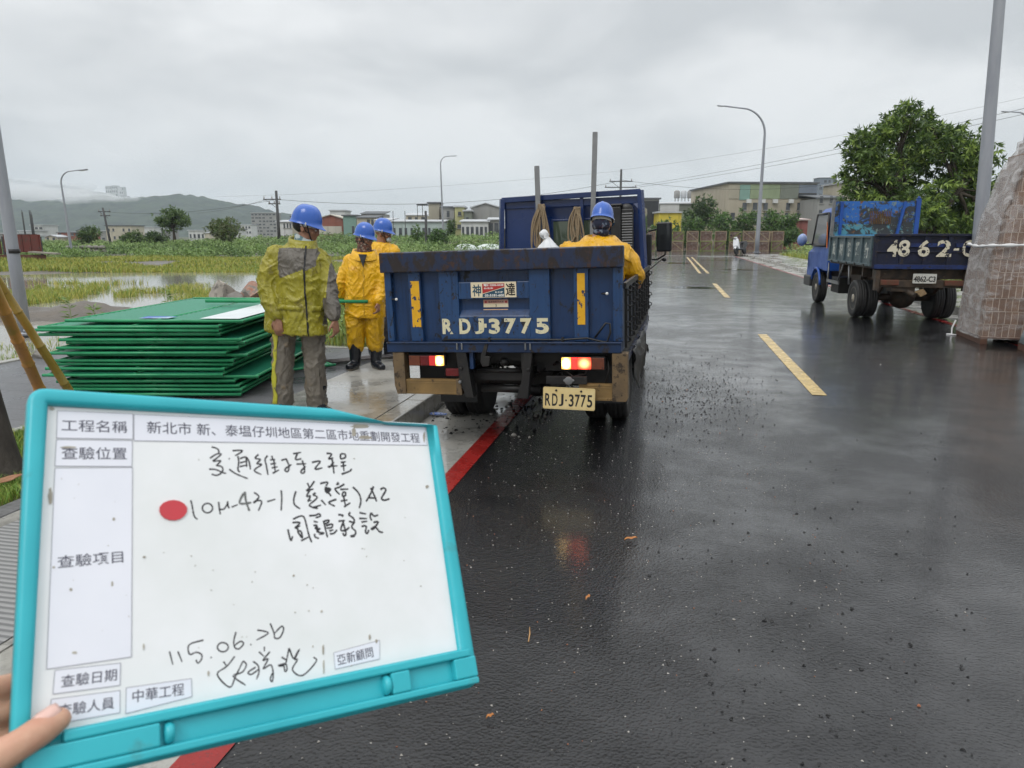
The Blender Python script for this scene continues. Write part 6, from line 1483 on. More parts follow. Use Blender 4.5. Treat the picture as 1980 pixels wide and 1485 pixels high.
def wire(a, b, sag, label, r=.018, cat='power line', grp='overhead wires'):
    a, b = Vector(a), Vector(b); mb = MB(); n = 18
    mb.tube([a.lerp(b, k/n)-Vector((0, 0, sag*4*(k/n)*(1-k/n))) for k in range(n+1)], r, 5)
    o = mb.build('power_line', WIRE); tag(o, label, cat, grp); return o
wire(u2t+Vector((0, 0, -1.0)), u3t+Vector((0, 0, -1.5)), 1.6, 'black wire sagging from the pole behind the workers to the pole above the cab', .022)
wire(u1t+Vector((0, 0, -.6)), u2t+Vector((0, 0, -1.0)), .8, 'black wire from the leaning pole to the pole behind the workers', .018)
wire(u2t+Vector((-1.2, 0, -1)), atD(380, 412, 160), .3, 'wire running back toward the hill from the pole behind the workers', .02)
wire(u3t+Vector((0, 0, -1.4)), atD(1640, 352, 110), 1.2, 'black wire from the cab pole passing low in front of the green roofed building', .02)
wire(u3t+Vector((1.6, 0, -2.3)), atD(2010, 203, 60), .4, 'upper of two close wires climbing from the cab pole past the leafy tree', .017)
wire(u3t+Vector((1.6, 0, -2.5)), atD(2010, 214, 60), .5, 'lower of two close wires climbing from the cab pole past the leafy tree', .017)
wire(u3t+Vector((0, 0, -.1)), atD(2010, 182, 75), .6, 'faint topmost wire from the cab pole over the leafy tree', .011)
wire(u3t+Vector((0, 0, -.2)), atD(420, 380, 130), .6, 'faint high wire crossing the cloud above the workers', .011)

# ------------------------------------------------------------------ parked scooter by the far kerb
sc0 = at(1432, 492, 0)
SCW = M('white_scooter_panel', (.72, .73, .76), (.66, .67, .7), scale=5, rough=.25); SCB = M('black_scooter_panel', (.015, .015, .016), rough=.35)
ts = thing('scooter', 'white and black motor scooter parked leaning beside the far curved lamp', 'scooter', sc0, 0, None, (0, R(9), R(150))); ts.scale = (1.32, 1.32, 1.32)
for y_ in (.62, -.58):
    mb = MB(); mb.lathe([(.16, -.045), (.25, -.05), (.27, 0), (.25, .05), (.16, .045)], 20, 0, 'X', (0, y_, .27)); w_ = mb.build('wheel', TYRE, ts); m2 = MB(); m2.lathe([(.15, -.04), (.15, .04)], 14, 0, 'X', (0, y_, .27)); m2.build('rim', RIM, w_)
mb = MB(); mb.prism([(.72, .55), (.60, .98), (.48, 1.05), (.38, .80), (.34, .36), (.50, .34)], -.17, .17, 'YZ'); mb.build('front_shield', SCW, ts, bevel=.05)
mb = MB(); mb.prism([(.40, .30), (.36, .38), (-.20, .42), (-.34, .74), (-.95, .80), (-.80, .50), (-.30, .28)], -.15, .15, 'YZ'); mb.build('body', SCB, ts, bevel=.04)
mb = MB(); mb.prism([(-.15, .76), (-.25, .84), (-.85, .88), (-.92, .82), (-.4, .75)], -.13, .13, 'YZ'); mb.build('seat', SCB, ts, bevel=.03)
mb = MB(); mb.bb((-.10, .44, 1.02), (.10, .64, 1.14)); mb.build('headlight_cowl', SCW, ts, bevel=.04)
mb = MB(); mb.tube([(-.36, .40, 1.12), (-.12, .48, 1.10), (.12, .48, 1.10), (.36, .40, 1.12)], .018, 8); mb.build('handlebar', SCB, ts)
for s_ in (-1, 1): mb = MB(); mb.tube([(s_*.25, .45, 1.12), (s_*.30, .48, 1.28)], .008, 6); mb.ell((s_*.32, .48, 1.32), (.075, .02, .05), 10, 8); mb.build('mirror', SCB, ts)
mb = MB(); mb.lathe([(.055, 0), (.06, .02), (.01, .03)], 14, 0, 'Y', (0, .665, 1.08)); mb.build('headlight', LAMPGL, ts)
mb = MB(); mb.prism([(.45, .50), (.62, .56), (.80, .48), (.86, .36), (.62, .44)], -.07, .07, 'YZ'); mb.build('front_fender', SCW, ts, bevel=.02)

# ------------------------------------------------------------------ rows of crated bricks closing off the far side of the cross street
CRATEW = M('weathered_crate_wood', (.27, .21, .13), (.36, .29, .19), scale=4, rough=.8); GRNW = M('yellow_green_strap', (.22, .26, .06), (.16, .2, .06), scale=3, rough=.6)
CRB = NT('crated_rubble_bricks'); br = CRB.n('ShaderNodeTexBrick'); br.inputs['Scale'].default_value = 1; br.inputs['Brick Width'].default_value = .24; br.inputs['Row Height'].default_value = .10; br.inputs['Mortar Size'].default_value = .016; br.inputs['Color1'].default_value = (.16, .08, .055, 1); br.inputs['Color2'].default_value = (.30, .19, .15, 1); br.inputs['Mortar'].default_value = (.02, .016, .013, 1)
mp_ = CRB.n('ShaderNodeMapping'); mp_.inputs['Rotation'].default_value = (R(90), 0, 0); CRB.l(CRB.tc.outputs['Object'], mp_.inputs[0]); CRB.l(mp_.outputs[0], br.inputs['Vector']); CRB.set(Base_Color=CRB.mix(CRB.ramp(CRB.noise(5, 6, .7), .5, .7), br.outputs['Color'], (.30, .27, .24)), Roughness=.85); CRB = CRB.m
def crate(w_=1.22, h=1.05, d=1.0, diag=0):
    t = thing('brick_crate', 'x', 'brick crate')
    rr = random.Random(diag*7+1); mb = MB()
    z = .10
    while z < h-.08:
        x = -w_/2+.05
        while x < w_/2-.1:
            L = rr.uniform(.16, .26); mb.box((min(x+L/2, w_/2-.1), -d/2+.09+rr.uniform(-.03, .03), z+.045), (L-.012, .13, .085), 0, (0, 0, R(rr.uniform(-5, 5)))); x += L
        z += .096
    mb.bb((-w_/2+.06, -d/2+.17, .08), (w_/2-.06, d/2-.06, h-.06)); mb.build('bricks', CRB, t, fix=False)
    f_ = MB()
    for x_ in (-w_/2+.03, w_/2-.03):
        f_.bb((x_-.02, -d/2+.03, h-.06), (x_+.02, d/2-.03, h-.01))
        for y_ in (-d/2+.02, d/2-.02): f_.bb((x_-.028, y_-.03, 0), (x_+.028, y_+.03, h))
    for z_ in (.03, h-.035):
        f_.bb((-w_/2+.05, -d/2-.018, z_-.03), (w_/2-.05, -d/2+.02, z_+.03))
    if diag: s_ = 1 if diag == 1 else -1; f_.box((0, -d/2-.018, h/2), (1.42, .03, .08), 0, (0, R(38*s_), 0))
    f_.build('crate_frame', GRNW if diag == 2 else CRATEW, t); return t
cr = [crate(diag=k) for k in range(3)]
used = set()
row0 = Vector((-2.6, 82.0, .0)); rowd = Vector((.985, .12, 0)).normalized(); k = 0
names_ = 'first second third fourth fifth sixth seventh eighth ninth tenth eleventh'.split()
for i in range(11):
    xp = 1215+i*27.3+ (0 if i < 10 else 0)
    p = at(xp+13, 487.5-i*.15, 0.02) if False else atY(xp+13, 486, 79.0+i*.35); p.z = -.02
    for lv in (0, 1):
        q = (i*2+lv*1+(i//3)) % 3
        lab = '%s brick crate of the %s pair from the left along the cross street' % ('lower' if lv == 0 else 'upper', names_[i])
        if q not in used: o = cr[q]; used.add(q); o['label'] = lab
        else: o = dup(cr[q], lab)
        o['group'] = 'crates of reclaimed bricks stacked two high'
        o.location = p+Vector((.03*math.sin(i*2+lv), 0, lv*1.07)); o.rotation_euler = (0, 0, R(-2+3*math.sin(i*1.7+lv)))
for lv, (px, lab) in enumerate(((1494, 'lower crate of the separate brick crate pair right of the lamp'), (1497, 'upper crate of the separate brick crate pair right of the lamp'))):
    o = dup(cr[lv], lab); p = atY(px, 474, 84.0); o.location = (p.x, p.y, -.02+lv*1.07); o['group'] = 'crates of reclaimed bricks stacked two high'
ev = thing('parked_van', 'small dark vehicle mostly hidden behind the far lamp and crates', 'van', atY(1476, 472, 86), R(80)); ev.location.z = -.25
mb = MB(); mb.prism([(-.85, .35), (.85, .35), (.85, 1.0), (.65, 1.55), (-.65, 1.55), (-.85, 1.0)], -1.4, 1.4, 'XZ'); mb.build('body', SCB, ev, bevel=.08)
mb = MB(); mb.bb((-.6, 1.39, 1.02), (.6, 1.41, 1.45)); mb.build('rear_window', GLASS, ev)
for s_ in (-1, 1):
    mb = MB(); mb.bb((s_*.62, 1.39, .7), (s_*.82, 1.42, .9)); mb.build('tail_lamp', LENS_RED, ev)
    for y_ in (-.9, .9): mb = MB(); mb.lathe([(.15, -.08), (.3, -.09), (.3, .09), (.15, .08)], 16, 0, 'X', (s_*.78, y_, .3)); mb.build('wheel', TYRE, ev)
# white-green bundles seen over the tail gate
WB = M('pale_plastic_bundle', (.42, .50, .44), (.62, .66, .64), scale=4, rough=.3, bump=.6, bscale=6, bdist=.04)
for k, (px, wd, lab) in enumerate(((900, 1.45, 'pale plastic wrapped bundle over the tail gate, nearer the lamp'), (946, 1.9, 'wider pale plastic wrapped bundle beside the cab'))):
    p = atD(px, 480, 52); p.z = 0; mb = MB()
    rings = [[((r_*(1+.12*mn.noise(Vector((math.cos(R(a))*2, math.sin(R(a))*2, z_*3+k)))))*wd*.6*math.cos(R(a)), r_*.7*math.sin(R(a)), z_*1.06) for a in range(0, 360, 15)] for z_, r_ in ((0, 1), (.4, 1.05), (.65, .95), (.85, .7), (.95, .35), (.97, .05))]
    mb.loft(rings); o = mb.build('wrapped_bundle', WB); o.location = p; o.rotation_euler = (0, 0, YAW); tag(o, lab, 'bundle')
# red site hoarding, stacked stone and a steel table frame on the left
REDB = M('rusty_red_hoarding', (.14, .03, .022), (.10, .028, .022), scale=2, rough=.6, stretch=(1, 1, .4), c3=(.08, .05, .04), s3=5)
rp = atD(42, 520, 40); rp.z = .05
th_ = thing('site_hoarding', 'rusty red metal hoarding panels behind the left lamp post', 'hoarding', rp, YAW)
for k, (x0, x1, z0, z1) in enumerate(((-2.6, -1.0, .55, 1.55), (-.8, 1.25, .65, 1.62))):
    mb = MB(); mb.bb((x0, 0, z0), (x1, .05, z1))
    for q in range(5): mb.bb((x0+.1+q*(x1-x0-.2)/4-.03, -.03, z0+.001), (x0+.1+q*(x1-x0-.2)/4+.03, -.0005, z1-.001))
    mb.build('panel', REDB, th_)
mb = MB(); mb.bb((-2.5, -.4, .0), (1.7, -.35, .52)); mb.build('lower_board', M('brown_red_board', (.13, .05, .03), (.09, .04, .025), scale=3, rough=.7), th_)
for x_ in (-2.5, -.9, 1.2): mb = MB(); mb.bb((x_-.05, .051, 0), (x_+.05, .15, 1.5)); mb.build('post', POLEDK, th_)
mb = MB(); mb.box((1.6, -.3, .62), (1.5, .5, .08), 0, (0, R(4), 0)); mb.build('plank', M('grey_plank', (.26, .24, .2), rough=.7), th_)
STONE = M('grey_rubble_stone', (.17, .16, .145), (.24, .225, .2), scale=4, rough=.8, bump=.5, bscale=18, c3=(.09, .085, .075), s3=9)
p = atD(167, 500, 50); p.z = .1
for r_ in range(3):
    for c_ in range(6):
        mb = MB(); mb.ell((0, 0, 0), (.24+.03*math.sin(c_*2+r_), .26, .15), 9, 6); o = mb.build('stacked_stone', STONE); o.location = p+_r*(c_*.46-1.1+.1*(r_ % 2))+Vector((0, 0, .16+.27*r_)); o.rotation_euler = (0, 0, r_*2+c_)
        tag(o, 'rounded grey stone in the low stack beside the thin curved lamp', 'stone', 'stones stacked beside the thin curved lamp')
# rubble along the edge of the flooded field
BRK = M('broken_orange_brickwork', (.26, .10, .06), (.34, .25, .2), scale=5, rough=.85, bump=.5, c3=(.16, .15, .13), s3=6, lo3=.5, hi3=.56); CONB = M('broken_pale_concrete', (.36, .33, .28), (.27, .25, .22), scale=4, rough=.85, bump=.5, bscale=18, c3=(.15, .14, .12), s3=8)
def rock(p, s_, m, seed, label, cat='rubble', flat=1.0):
    bm = bmesh.new(); bmesh.ops.create_icosphere(bm, subdivisions=3, radius=1)
    r2 = random.Random(seed); cuts = [(Vector((r2.uniform(-1, 1), r2.uniform(-1, 1), r2.uniform(-.6, 1))).normalized(), r2.uniform(.45, .75)) for _ in range(11)]
    for v in bm.verts:
        for n_, d_ in cuts:
            e = v.co.dot(n_)-d_
            if e > 0: v.co -= n_*e
        v.co *= 1+.05*mn.noise(v.co*3+Vector((seed, 0, 0))); v.co = Vector((v.co.x*s_[0], v.co.y*s_[1], v.co.z*s_[2]))
    me = bpy.data.meshes.new('rubble_block'); bm.to_mesh(me); bm.free(); me.materials.append(m); o = bpy.data.objects.new('rubble_block', me); COL.objects.link(o); o.location = p; o.rotation_euler = (0, 0, seed); tag(o, label, cat, 'rubble heaped along the field edge'); return o
P_ = at(432, 590, .1); rock(P_+Vector((0, 0, .30)), (.34, .30, .30), CONB, 3, 'large pale concrete block on the rubble heap left of the olive jacket worker')
P_ = at(486, 592, .1); rock(P_+Vector((0, 0, .28)), (.42, .32, .30), BRK, 5, 'large orange brickwork chunk between pale block and olive jacket worker')
P_ = at(452, 595, .1); rock(P_+Vector((0, 0, .16)), (.20, .22, .26), STONE, 8, 'dark narrow stone wedged between the pale block and the brick chunk')
rr = random.Random(21)
for k in range(46):
    px = rr.uniform(195, 510); py = 634-(px-195)*.108+rr.uniform(-10, 12); s_ = rr.uniform(.05, .15)
    P_ = at(px, py, .16); rock(P_+Vector((0, 0, s_*.2)), (s_*1.2, s_, s_*.8), rr.choice([STONE, STONE, BRK, CONB]), 30+k, 'small broken stone on the dirt ridge behind the green panel stack')
rock(at(82, 690, .13)+Vector((0, 0, .04)), (.16, .13, .11), STONE, 91, 'dark stone on the pavers at the foot of the left lamp post')
# ------------------------------------------------------------------ vegetation
import numpy as np
np.random.seed(5)
def G(name, a, b, sc=.6, rough=.55, tr=.0): return M(name, a, b, scale=sc, rough=rough)
GR1 = G('yellow_green_blade', (.37, .37, .06), (.29, .32, .055)); GR2 = G('green_blade', (.14, .23, .04), (.18, .27, .045)); GR3 = G('straw_blade', (.48, .43, .13), (.38, .35, .09))
WD1 = G('weed_leaf', (.15, .25, .065), (.19, .29, .08)); WD2 = G('pale_weed_leaf', (.27, .36, .13), (.23, .32, .11)); WD3 = G('dark_weed_leaf', (.07, .135, .035), (.10, .165, .045))
def leafmat(name, a, b):
    g = NT(name); oi = g.n('ShaderNodeNewGeometry'); c = g.mix(g.ramp(oi.outputs['Random Per Island'], .0, 1.0), a, b); g.set(Base_Color=c, Roughness=.45, Transmission_Weight=0.0)
    td = g.n('ShaderNodeBsdfTranslucent'); g.l(c, td.inputs[0]); ms = g.n('ShaderNodeMixShader'); ms.inputs[0].default_value = .22; g.l(g.b.outputs[0], ms.inputs[1]); g.l(td.outputs[0], ms.inputs[2]); g.l(ms.outputs[0], g.out.inputs[0]); return g.m
def npmesh(name, V, Fs, mi, mats, parent=None):
    """V (n,3); Fs list of (m,k) arrays"""
    me = bpy.data.meshes.new(name); me.vertices.add(len(V)); me.vertices.foreach_set('co', V.astype(np.float32).ravel())
    loops = np.concatenate([f.ravel() for f in Fs]); tot = np.concatenate([np.full(len(f), f.shape[1]) for f in Fs]); st = np.concatenate([[0], np.cumsum(tot)[:-1]])
    me.loops.add(len(loops)); me.loops.foreach_set('vertex_index', loops.astype(np.int32)); me.polygons.add(len(tot)); me.polygons.foreach_set('loop_start', st.astype(np.int32)); me.polygons.foreach_set('material_index', mi.astype(np.int32))
    for m in mats: me.materials.append(m)
    me.update(calc_edges=True); me.validate(); o = bpy.data.objects.new(name, me); COL.objects.link(o)
    if parent is not None: o.parent = parent
    return o
def blades(name, P, h, w_, mats, lean=.5, probs=None, parent=None):
    n = len(P); h = np.broadcast_to(h, n)*np.random.uniform(.55, 1.2, n); a = np.random.uniform(0, 2*np.pi, n); ld = np.random.uniform(0, 2*np.pi, n); ln = np.random.uniform(.1, lean, n)*h
    s = np.stack([np.cos(a), np.sin(a), 0*a], 1)*(w_*np.random.uniform(.6, 1.3, n))[:, None]/2; L = np.stack([np.cos(ld), np.sin(ld), 0*ld], 1)*ln[:, None]; U = np.stack([0*h, 0*h, h], 1)
    V = np.empty((n, 5, 3)); V[:, 0] = P-s; V[:, 1] = P+s; V[:, 2] = P+s*.75+U*.6+L*.35; V[:, 3] = P-s*.75+U*.6+L*.35; V[:, 4] = P+U*.95+L
    b_ = np.arange(n)[:, None]*5; q = b_+np.array([[0, 1, 2, 3]]); t = b_+np.array([[3, 2, 4]])
    m_ = np.random.choice(len(mats), n, p=probs); return npmesh(name, V.reshape(-1, 3), [q, t], np.concatenate([m_, m_]), mats, parent)
def leaves(P, D, L, W_):
    """pointed leaves: P base points, D directions (unit), L lengths, W_ widths -> V, quads"""
    n = len(P); up = np.random.normal(0, 1, (n, 3)); S_ = np.cross(D, up); S_ /= np.linalg.norm(S_, axis=1)[:, None]+1e-9
    V = np.empty((n, 4, 3)); V[:, 0] = P; V[:, 1] = P+D*(L*.45)[:, None]+S_*(W_/2)[:, None]; V[:, 2] = P+D*L[:, None]; V[:, 3] = P+D*(L*.45)[:, None]-S_*(W_/2)[:, None]
    return V
def leafmesh(name, V, mats, mi, parent=None):
    n = len(V); return npmesh(name, V.reshape(-1, 3), [np.arange(n*4).reshape(n, 4)], mi, mats, parent)
def bermz(x, y):
    q = y*1.02-x*.55; s_ = max(0., min(1., (x/max(y, 1)+.80)/.4)); return -.1+(.25+1.35*s_)*max(0., min(1., (q-92)/9.))*(.75+.5*mn.noise(Vector((x*.045, y*.045, 2))))*(1 if q < 140 else 1)
def berm_h(X, Y): return np.array([bermz(x, y) for x, y in zip(X, Y)])
def npnoise(X, Y, s, seed):
    return np.array([mn.noise(Vector((x*s, y*s, seed))) for x, y in zip(X, Y)])
def hfield(X, Y): return np.array([field_h(x, y) for x, y in zip(X, Y)])
def region(n, px0, px1, py0, py1, z=0.0, power=1.0):
    """points on the ground spread evenly over a stretch of the plot"""
    px = np.random.uniform(px0, px1, n); py = py0+(py1-py0)*np.random.uniform(0, 1, n)**power
    Q = [at(a, b, z) for a, b in zip(px, py)]; return np.array([q.x for q in Q]), np.array([q.y for q in Q])
# tufts standing in the shallow water
X, Y = region(7000, -60, 430, 545, 604)
k = npnoise(X, Y*.6, .34, 2.2)+.5*npnoise(X, Y, 1.1, 4.4); msk = (k > .02)
X, Y = X[msk], Y[msk]; Z = np.maximum(hfield(X, Y), -.10)
m_ = 5; X = np.repeat(X, m_)+np.random.normal(0, .07, len(X)*m_); Y = np.repeat(Y, m_)+np.random.normal(0, .07, len(Y)*m_); Z = np.repeat(Z, m_)
o = blades('marsh_grass', np.stack([X, Y, Z], 1), .24, .016, [GR1, GR2, GR3], .7, [.5, .3, .2]); tag(o, 'sparse yellow-green grass tufts standing in the flooded field', 'grass', kind='stuff')
# yellow-green belt beyond the water
X, Y = region(52000, -80, 800, 504, 525, 0.0)
k = npnoise(X, Y, .2, 8.2); msk = (k > -.30); X, Y = X[msk], Y[msk]; Z = hfield(X, Y)
o = blades('meadow_grass', np.stack([X, Y, Z], 1), .20+.14*np.clip(k[msk], -.5, 1), .035, [GR1, GR2, GR3], .7, [.55, .3, .15]); tag(o, 'belt of yellow-green grass between the water and the weeds', 'grass', kind='stuff')
# bushy feathery weeds: clumps of small leaves on the rise
def clumps(name, X, Y, Z, hh, rad, per, leaf, mats, probs, label):
    n = len(X); H_ = np.asarray(hh)*np.random.uniform(.45, 1.3, n); Rr = rad*np.random.uniform(.6, 1.3, n)
    ci = np.repeat(np.arange(n), per); N_ = len(ci)
    t = np.random.uniform(0, 1, N_)**.6; th = np.random.uniform(0, 2*np.pi, N_); rr_ = Rr[ci]*np.sqrt(np.random.uniform(0, 1, N_))*np.sin(np.pi*np.clip(t*.75+.2, 0, 1))
    P = np.stack([X[ci]+rr_*np.cos(th), Y[ci]+rr_*np.sin(th), Z[ci]+H_[ci]*t], 1)
    D = np.random.normal(0, 1, (N_, 3)); D[:, 2] = np.abs(D[:, 2])*.8+.1; D /= np.linalg.norm(D, axis=1)[:, None]
    V = leaves(P, D, leaf*np.random.uniform(.6, 1.5, N_), leaf*.36*np.random.uniform(.7, 1.3, N_))
    bn = npnoise(X, Y, .09, 4.7); bn2 = npnoise(X, Y, .35, 9.1)
    cm = np.where(bn+.5*bn2 > .16, 1, np.where(bn+.6*bn2 < -.26, 2, 0))[ci]; alt = np.random.choice(len(mats), N_, p=probs); cm = np.where(np.random.uniform(0, 1, N_) < .3, alt, cm)
    o = leafmesh(name, V, mats, cm); tag(o, label, 'weeds', kind='stuff'); return o
X, Y = region(1500, -120, 1010, 487, 507); k = npnoise(X, Y, .12, 1.2); msk = k > -.22; X, Y = X[msk], Y[msk]
clumps('weeds', X, Y, hfield(X, Y), .66+.45*np.clip(npnoise(X, Y, .16, 6.6), -.9, 1), .85, 62, .16, [WD1, WD2, WD3], [.5, .32, .18], 'bushy feathery green weeds on the rise beyond the flooded field')
X, Y = region(1900, -160, 1040, 473, 489); Z = berm_h(X, Y)-.05
clumps('weeds', X, Y, Z, .62+.42*np.clip(npnoise(X, Y, .08, 3.3), -.8, 1), 1.2, 40, .24, [WD1, WD2, WD3], [.52, .26, .22], 'farther mass of green weeds rising to the soil bank')
SOIL = M('bare_brown_soil', (.11, .075, .05), (.075, .065, .05), scale=.12, rough=.9, bump=.5, bscale=1.2, bdist=.2, c3=(.07, .10, .03), s3=.3, lo3=.5, hi3=.58)
bx = [-190+4*i for i in range(52)]; by = [30+3*j for j in range(50)]
vs = [(x, y, bermz(x, y)-.15 if y*1.02-x*.55 > 66 else -.6) for y in by for x in bx]
fo = obj_from('embankment', vs, [(j*52+i, j*52+i+1, (j+1)*52+i+1, (j+1)*52+i) for j in range(49) for i in range(51)], SOIL, smooth=True); tag(fo, kind='structure')
Xb = np.random.uniform(-180, 10, 2600); Yb = np.random.uniform(40, 150, 2600); qb = Yb*1.02-Xb*.55; kb = npnoise(Xb, Yb, .05, 5.5); mb_ = (qb > 92) & (qb < 125) & (kb > -.08); Xb, Yb = Xb[mb_], Yb[mb_]
clumps('weeds', Xb, Yb, berm_h(Xb, Yb)-.1, .6, 1.3, 34, .28, [WD1, WD3, WD2], [.5, .3, .2], 'patchy green growth on the brown soil bank before the town')
# weeds between the workers and along the kerb
X = np.random.uniform(-9.0, -3.55, 230); Y = np.random.uniform(9.0, 14, 230); Z = hfield(X, Y)
msk = (X > -6.6); X, Y, Z = X[msk], Y[msk], Z[msk]
clumps('weeds', X, Y, Z, .42, .24, 44, .075, [WD1, WD2, GR1], [.3, .45, .25], 'pale leafy weeds beside the pavers behind the workers')
n = 5200; X = np.random.uniform(-7, -3.5, n); Y = np.random.uniform(8.95, 13, n); o = blades('weed_stalks', np.stack([X, Y, hfield(X, Y)], 1), .42, .012, [GR1, WD2, GR2], .9, [.4, .4, .2]); tag(o, 'long pale grass blades behind the yellow rain suit worker', 'grass', kind='stuff')
n = 9000; X = np.random.uniform(-40, -3.6, n); Y = np.random.uniform(14, 40, n); msk = X > -3.6-(Y-14)*.42-2; X, Y = X[msk], Y[msk]
clumps('weeds', X[:700], Y[:700], hfield(X[:700], Y[:700]), .7, .6, 40, .12, [WD1, WD2, WD3], [.45, .4, .15], 'green weeds along the left kerb beyond the truck')
# single tall plants by the water's edge
rr = random.Random(17)
for k_, (px, py, hh) in enumerate(((140, 640, .55), (215, 640, .30), (185, 632, .34), (325, 598, .42), (497, 545, .7))):
    b_ = at(px, py, .06); t = thing('weed_plant', ['tall single weed at the water edge behind the green panel stack', 'low leafy weed right of the tall one by the water', 'small leafy weed between two others by the water', 'young grassy weed on the dirt ridge before the pale block', 'bare thin weed stalk beside the olive jacket sleeve'][k_], 'weed', b_)
    st = MB(); st.tube([(0, 0, -.05), (.01, 0, hh*.5), (-.01, .01, hh)], [.007, .005, .002], 5); st.build('stem', GR2, t)
    nl = 40; z = np.random.uniform(.15, 1, nl)*hh; a = np.random.uniform(0, 6.28, nl); D = np.stack([np.cos(a), np.sin(a), np.random.uniform(-.2, .6, nl)], 1); D /= np.linalg.norm(D, axis=1)[:, None]
    V = leaves(np.stack([0*z, 0*z, z], 1), D, np.full(nl, .16 if k_ != 4 else .05), np.full(nl, .022)); leafmesh('leaves', V, [WD1, GR2], np.random.choice(2, nl), t)
# lawn round the young tree
n = 26000; X = np.random.uniform(-4.78, -3.58, n); Y = np.random.uniform(1.5, 4.58, n)
LS = sheet('lawn_soil', [(-4.8, -3), (-3.56, -3), (-3.56, 4.6), (-4.8, 4.6)], .118, M('lawn_soil', (.05, .06, .02), (.08, .075, .03), scale=9, rough=.9))
o = blades('lawn', np.stack([X, Y, 0*X+.117], 1), .075, .0055, [G('lawn_blade', (.10, .20, .025), (.14, .25, .03)), GR2, GR1], 1.1, [.55, .25, .2]); tag(o, 'bright green lawn strip round the young tree at the left edge', 'grass', kind='stuff')
lf = MB(); rr = random.Random(2)
p = at(12, 935, .16); 
q = [(math.cos(a)*.07*(1+.3*math.sin(3*a)), math.sin(a)*.035) for a in [R(24*k) for k in range(15)]]; lf.prism(q, 0, .004, 'XY'); o = lf.build('dead_leaf', M('brown_dead_leaf', (.22, .10, .05), (.3, .16, .09), scale=40, rough=.7)); o.location = p+Vector((.02, 0, .03)); o.rotation_euler = (R(14), R(-12), .4); tag(o, 'curled brown dead leaf on the lawn at the foot of the tree trunk', 'leaf')
n = 5000; X = np.random.uniform(-12, -7.75, n); Y = np.random.uniform(4, 9.3, n); k = npnoise(X, Y, .5, 6.1); msk = (k > -.15) & (X > -9.6+.3*k); X, Y = X[msk], Y[msk]
o = blades('verge_grass', np.stack([X, Y, np.maximum(hfield(X, Y), .0)], 1), .10, .008, [GR1, GR2], .9); tag(o, 'short green grass between the pavers and the mud by the left lamp', 'grass', kind='stuff')
# right-hand verge
def rh(X, Y): return np.full(len(X), -.05)
sheet('verge', [(8.6, -3), (60, -3), (60, 62), (8.6, 62)], -.02, MUD_BASE)
X = np.random.uniform(8.8, 20, 900); Y = np.random.uniform(24, 61, 900); clumps('weeds', X, Y, rh(X, Y), .95, .6, 58, .13, [WD1, WD2, GR1], [.4, .25, .35], 'tall green weeds on the verge behind the far sidewalk')
n = 9000; X = np.random.uniform(8.7, 14, n); Y = np.random.uniform(24, 61, n); o = blades('verge_grass', np.stack([X, Y, rh(X, Y)], 1), .5, .03, [GR1, GR2, GR3], .8, [.5, .3, .2]); tag(o, 'yellowish grass along the edge of the far sidewalk', 'grass', kind='stuff')

# ------------------------------------------------------------------ trees
TRUNKM = M('tree_bark', (.035, .028, .02), (.07, .056, .042), scale=6, rough=.9, bump=.6, stretch=(1, 1, .3))
def leaf_tree(name, base, label, blobs, trunk, whorls, lpw, leaf, mats, probs, droop=.4, seed=1, grp='trees beyond the road', gaps=.0, limbs=6):
    """blobs: (centre, radii) pieces of the crown; whorls of leaves sit near their surfaces, on twigs from the trunk"""
    np.random.seed(seed); rr = random.Random(seed)
    t = thing(name, label, 'tree', base, 0, grp)
    mb = MB()
    for pts, rs in trunk: Q, q = interp(pts, rs, 4); mb.tube(Q, q, 10)
    tips = [Vector(pts[-1]) for pts, rs in trunk]
    Vs = []; mis = []
    vol = np.array([r_[0]*r_[1]*r_[2] for c, r_ in blobs])**.7; vol /= vol.sum()
    for (c, r_), f_ in zip(blobs, vol):
        n = int(whorls*f_); d = np.random.normal(0, 1, (n, 3)); d /= np.linalg.norm(d, axis=1)[:, None]; rad = np.random.uniform(0, 1, n)**.42
        nz = np.array([mn.noise(Vector(tuple(x*2.1))+Vector(c)) for x in d]); rad = rad*(1+.30*nz)
        P = np.array(c)+d*rad[:, None]*np.array(r_); P += np.random.normal(0, .05, P.shape)
        if gaps:
            g_ = np.array([mn.noise(Vector(tuple(x*.9))+Vector((seed, 0, 0))) for x in P]); keep = g_ > -gaps; P, d, rad = P[keep], d[keep], rad[keep]; n = len(P)
        wi = np.repeat(np.arange(n), lpw); N_ = len(wi)
        D = d[wi]*.55+np.random.normal(0, .75, (N_, 3)); D[:, 2] -= droop; D /= np.linalg.norm(D, axis=1)[:, None]
        Vs.append(leaves(P[wi], D, leaf*np.random.uniform(.65, 1.25, N_), leaf*.24*np.random.uniform(.8, 1.3, N_))); cm = np.random.choice(len(mats), n, p=probs); mis.append(np.where(np.random.uniform(0, 1, N_) < .25, np.random.choice(len(mats), N_, p=probs), cm[wi]))
        for k in range(limbs):
            tip = min(tips, key=lambda v: (v-Vector(c)).length); j = rr.randrange(n); e = Vector(P[j]); m1 = tip.lerp(Vector(c), .5); Q, q = interp([tip-Vector((0, 0, .2)), m1, m1.lerp(e, .55), e], [.06, .045, .025, .008], 3); mb.tube(Q, q, 6)
    mb.build('trunk', TRUNKM, t); leafmesh('crown', np.concatenate(Vs), mats, np.concatenate(mis), t); return t
MG1 = leafmat('mango_leaf', (.085, .15, .03), (.12, .19, .04)); MG2 = leafmat('mango_leaf_dark', (.04, .08, .02), (.055, .10, .026)); MG3 = leafmat('mango_leaf_new', (.22, .32, .06), (.27, .36, .08))
DT = 27.0
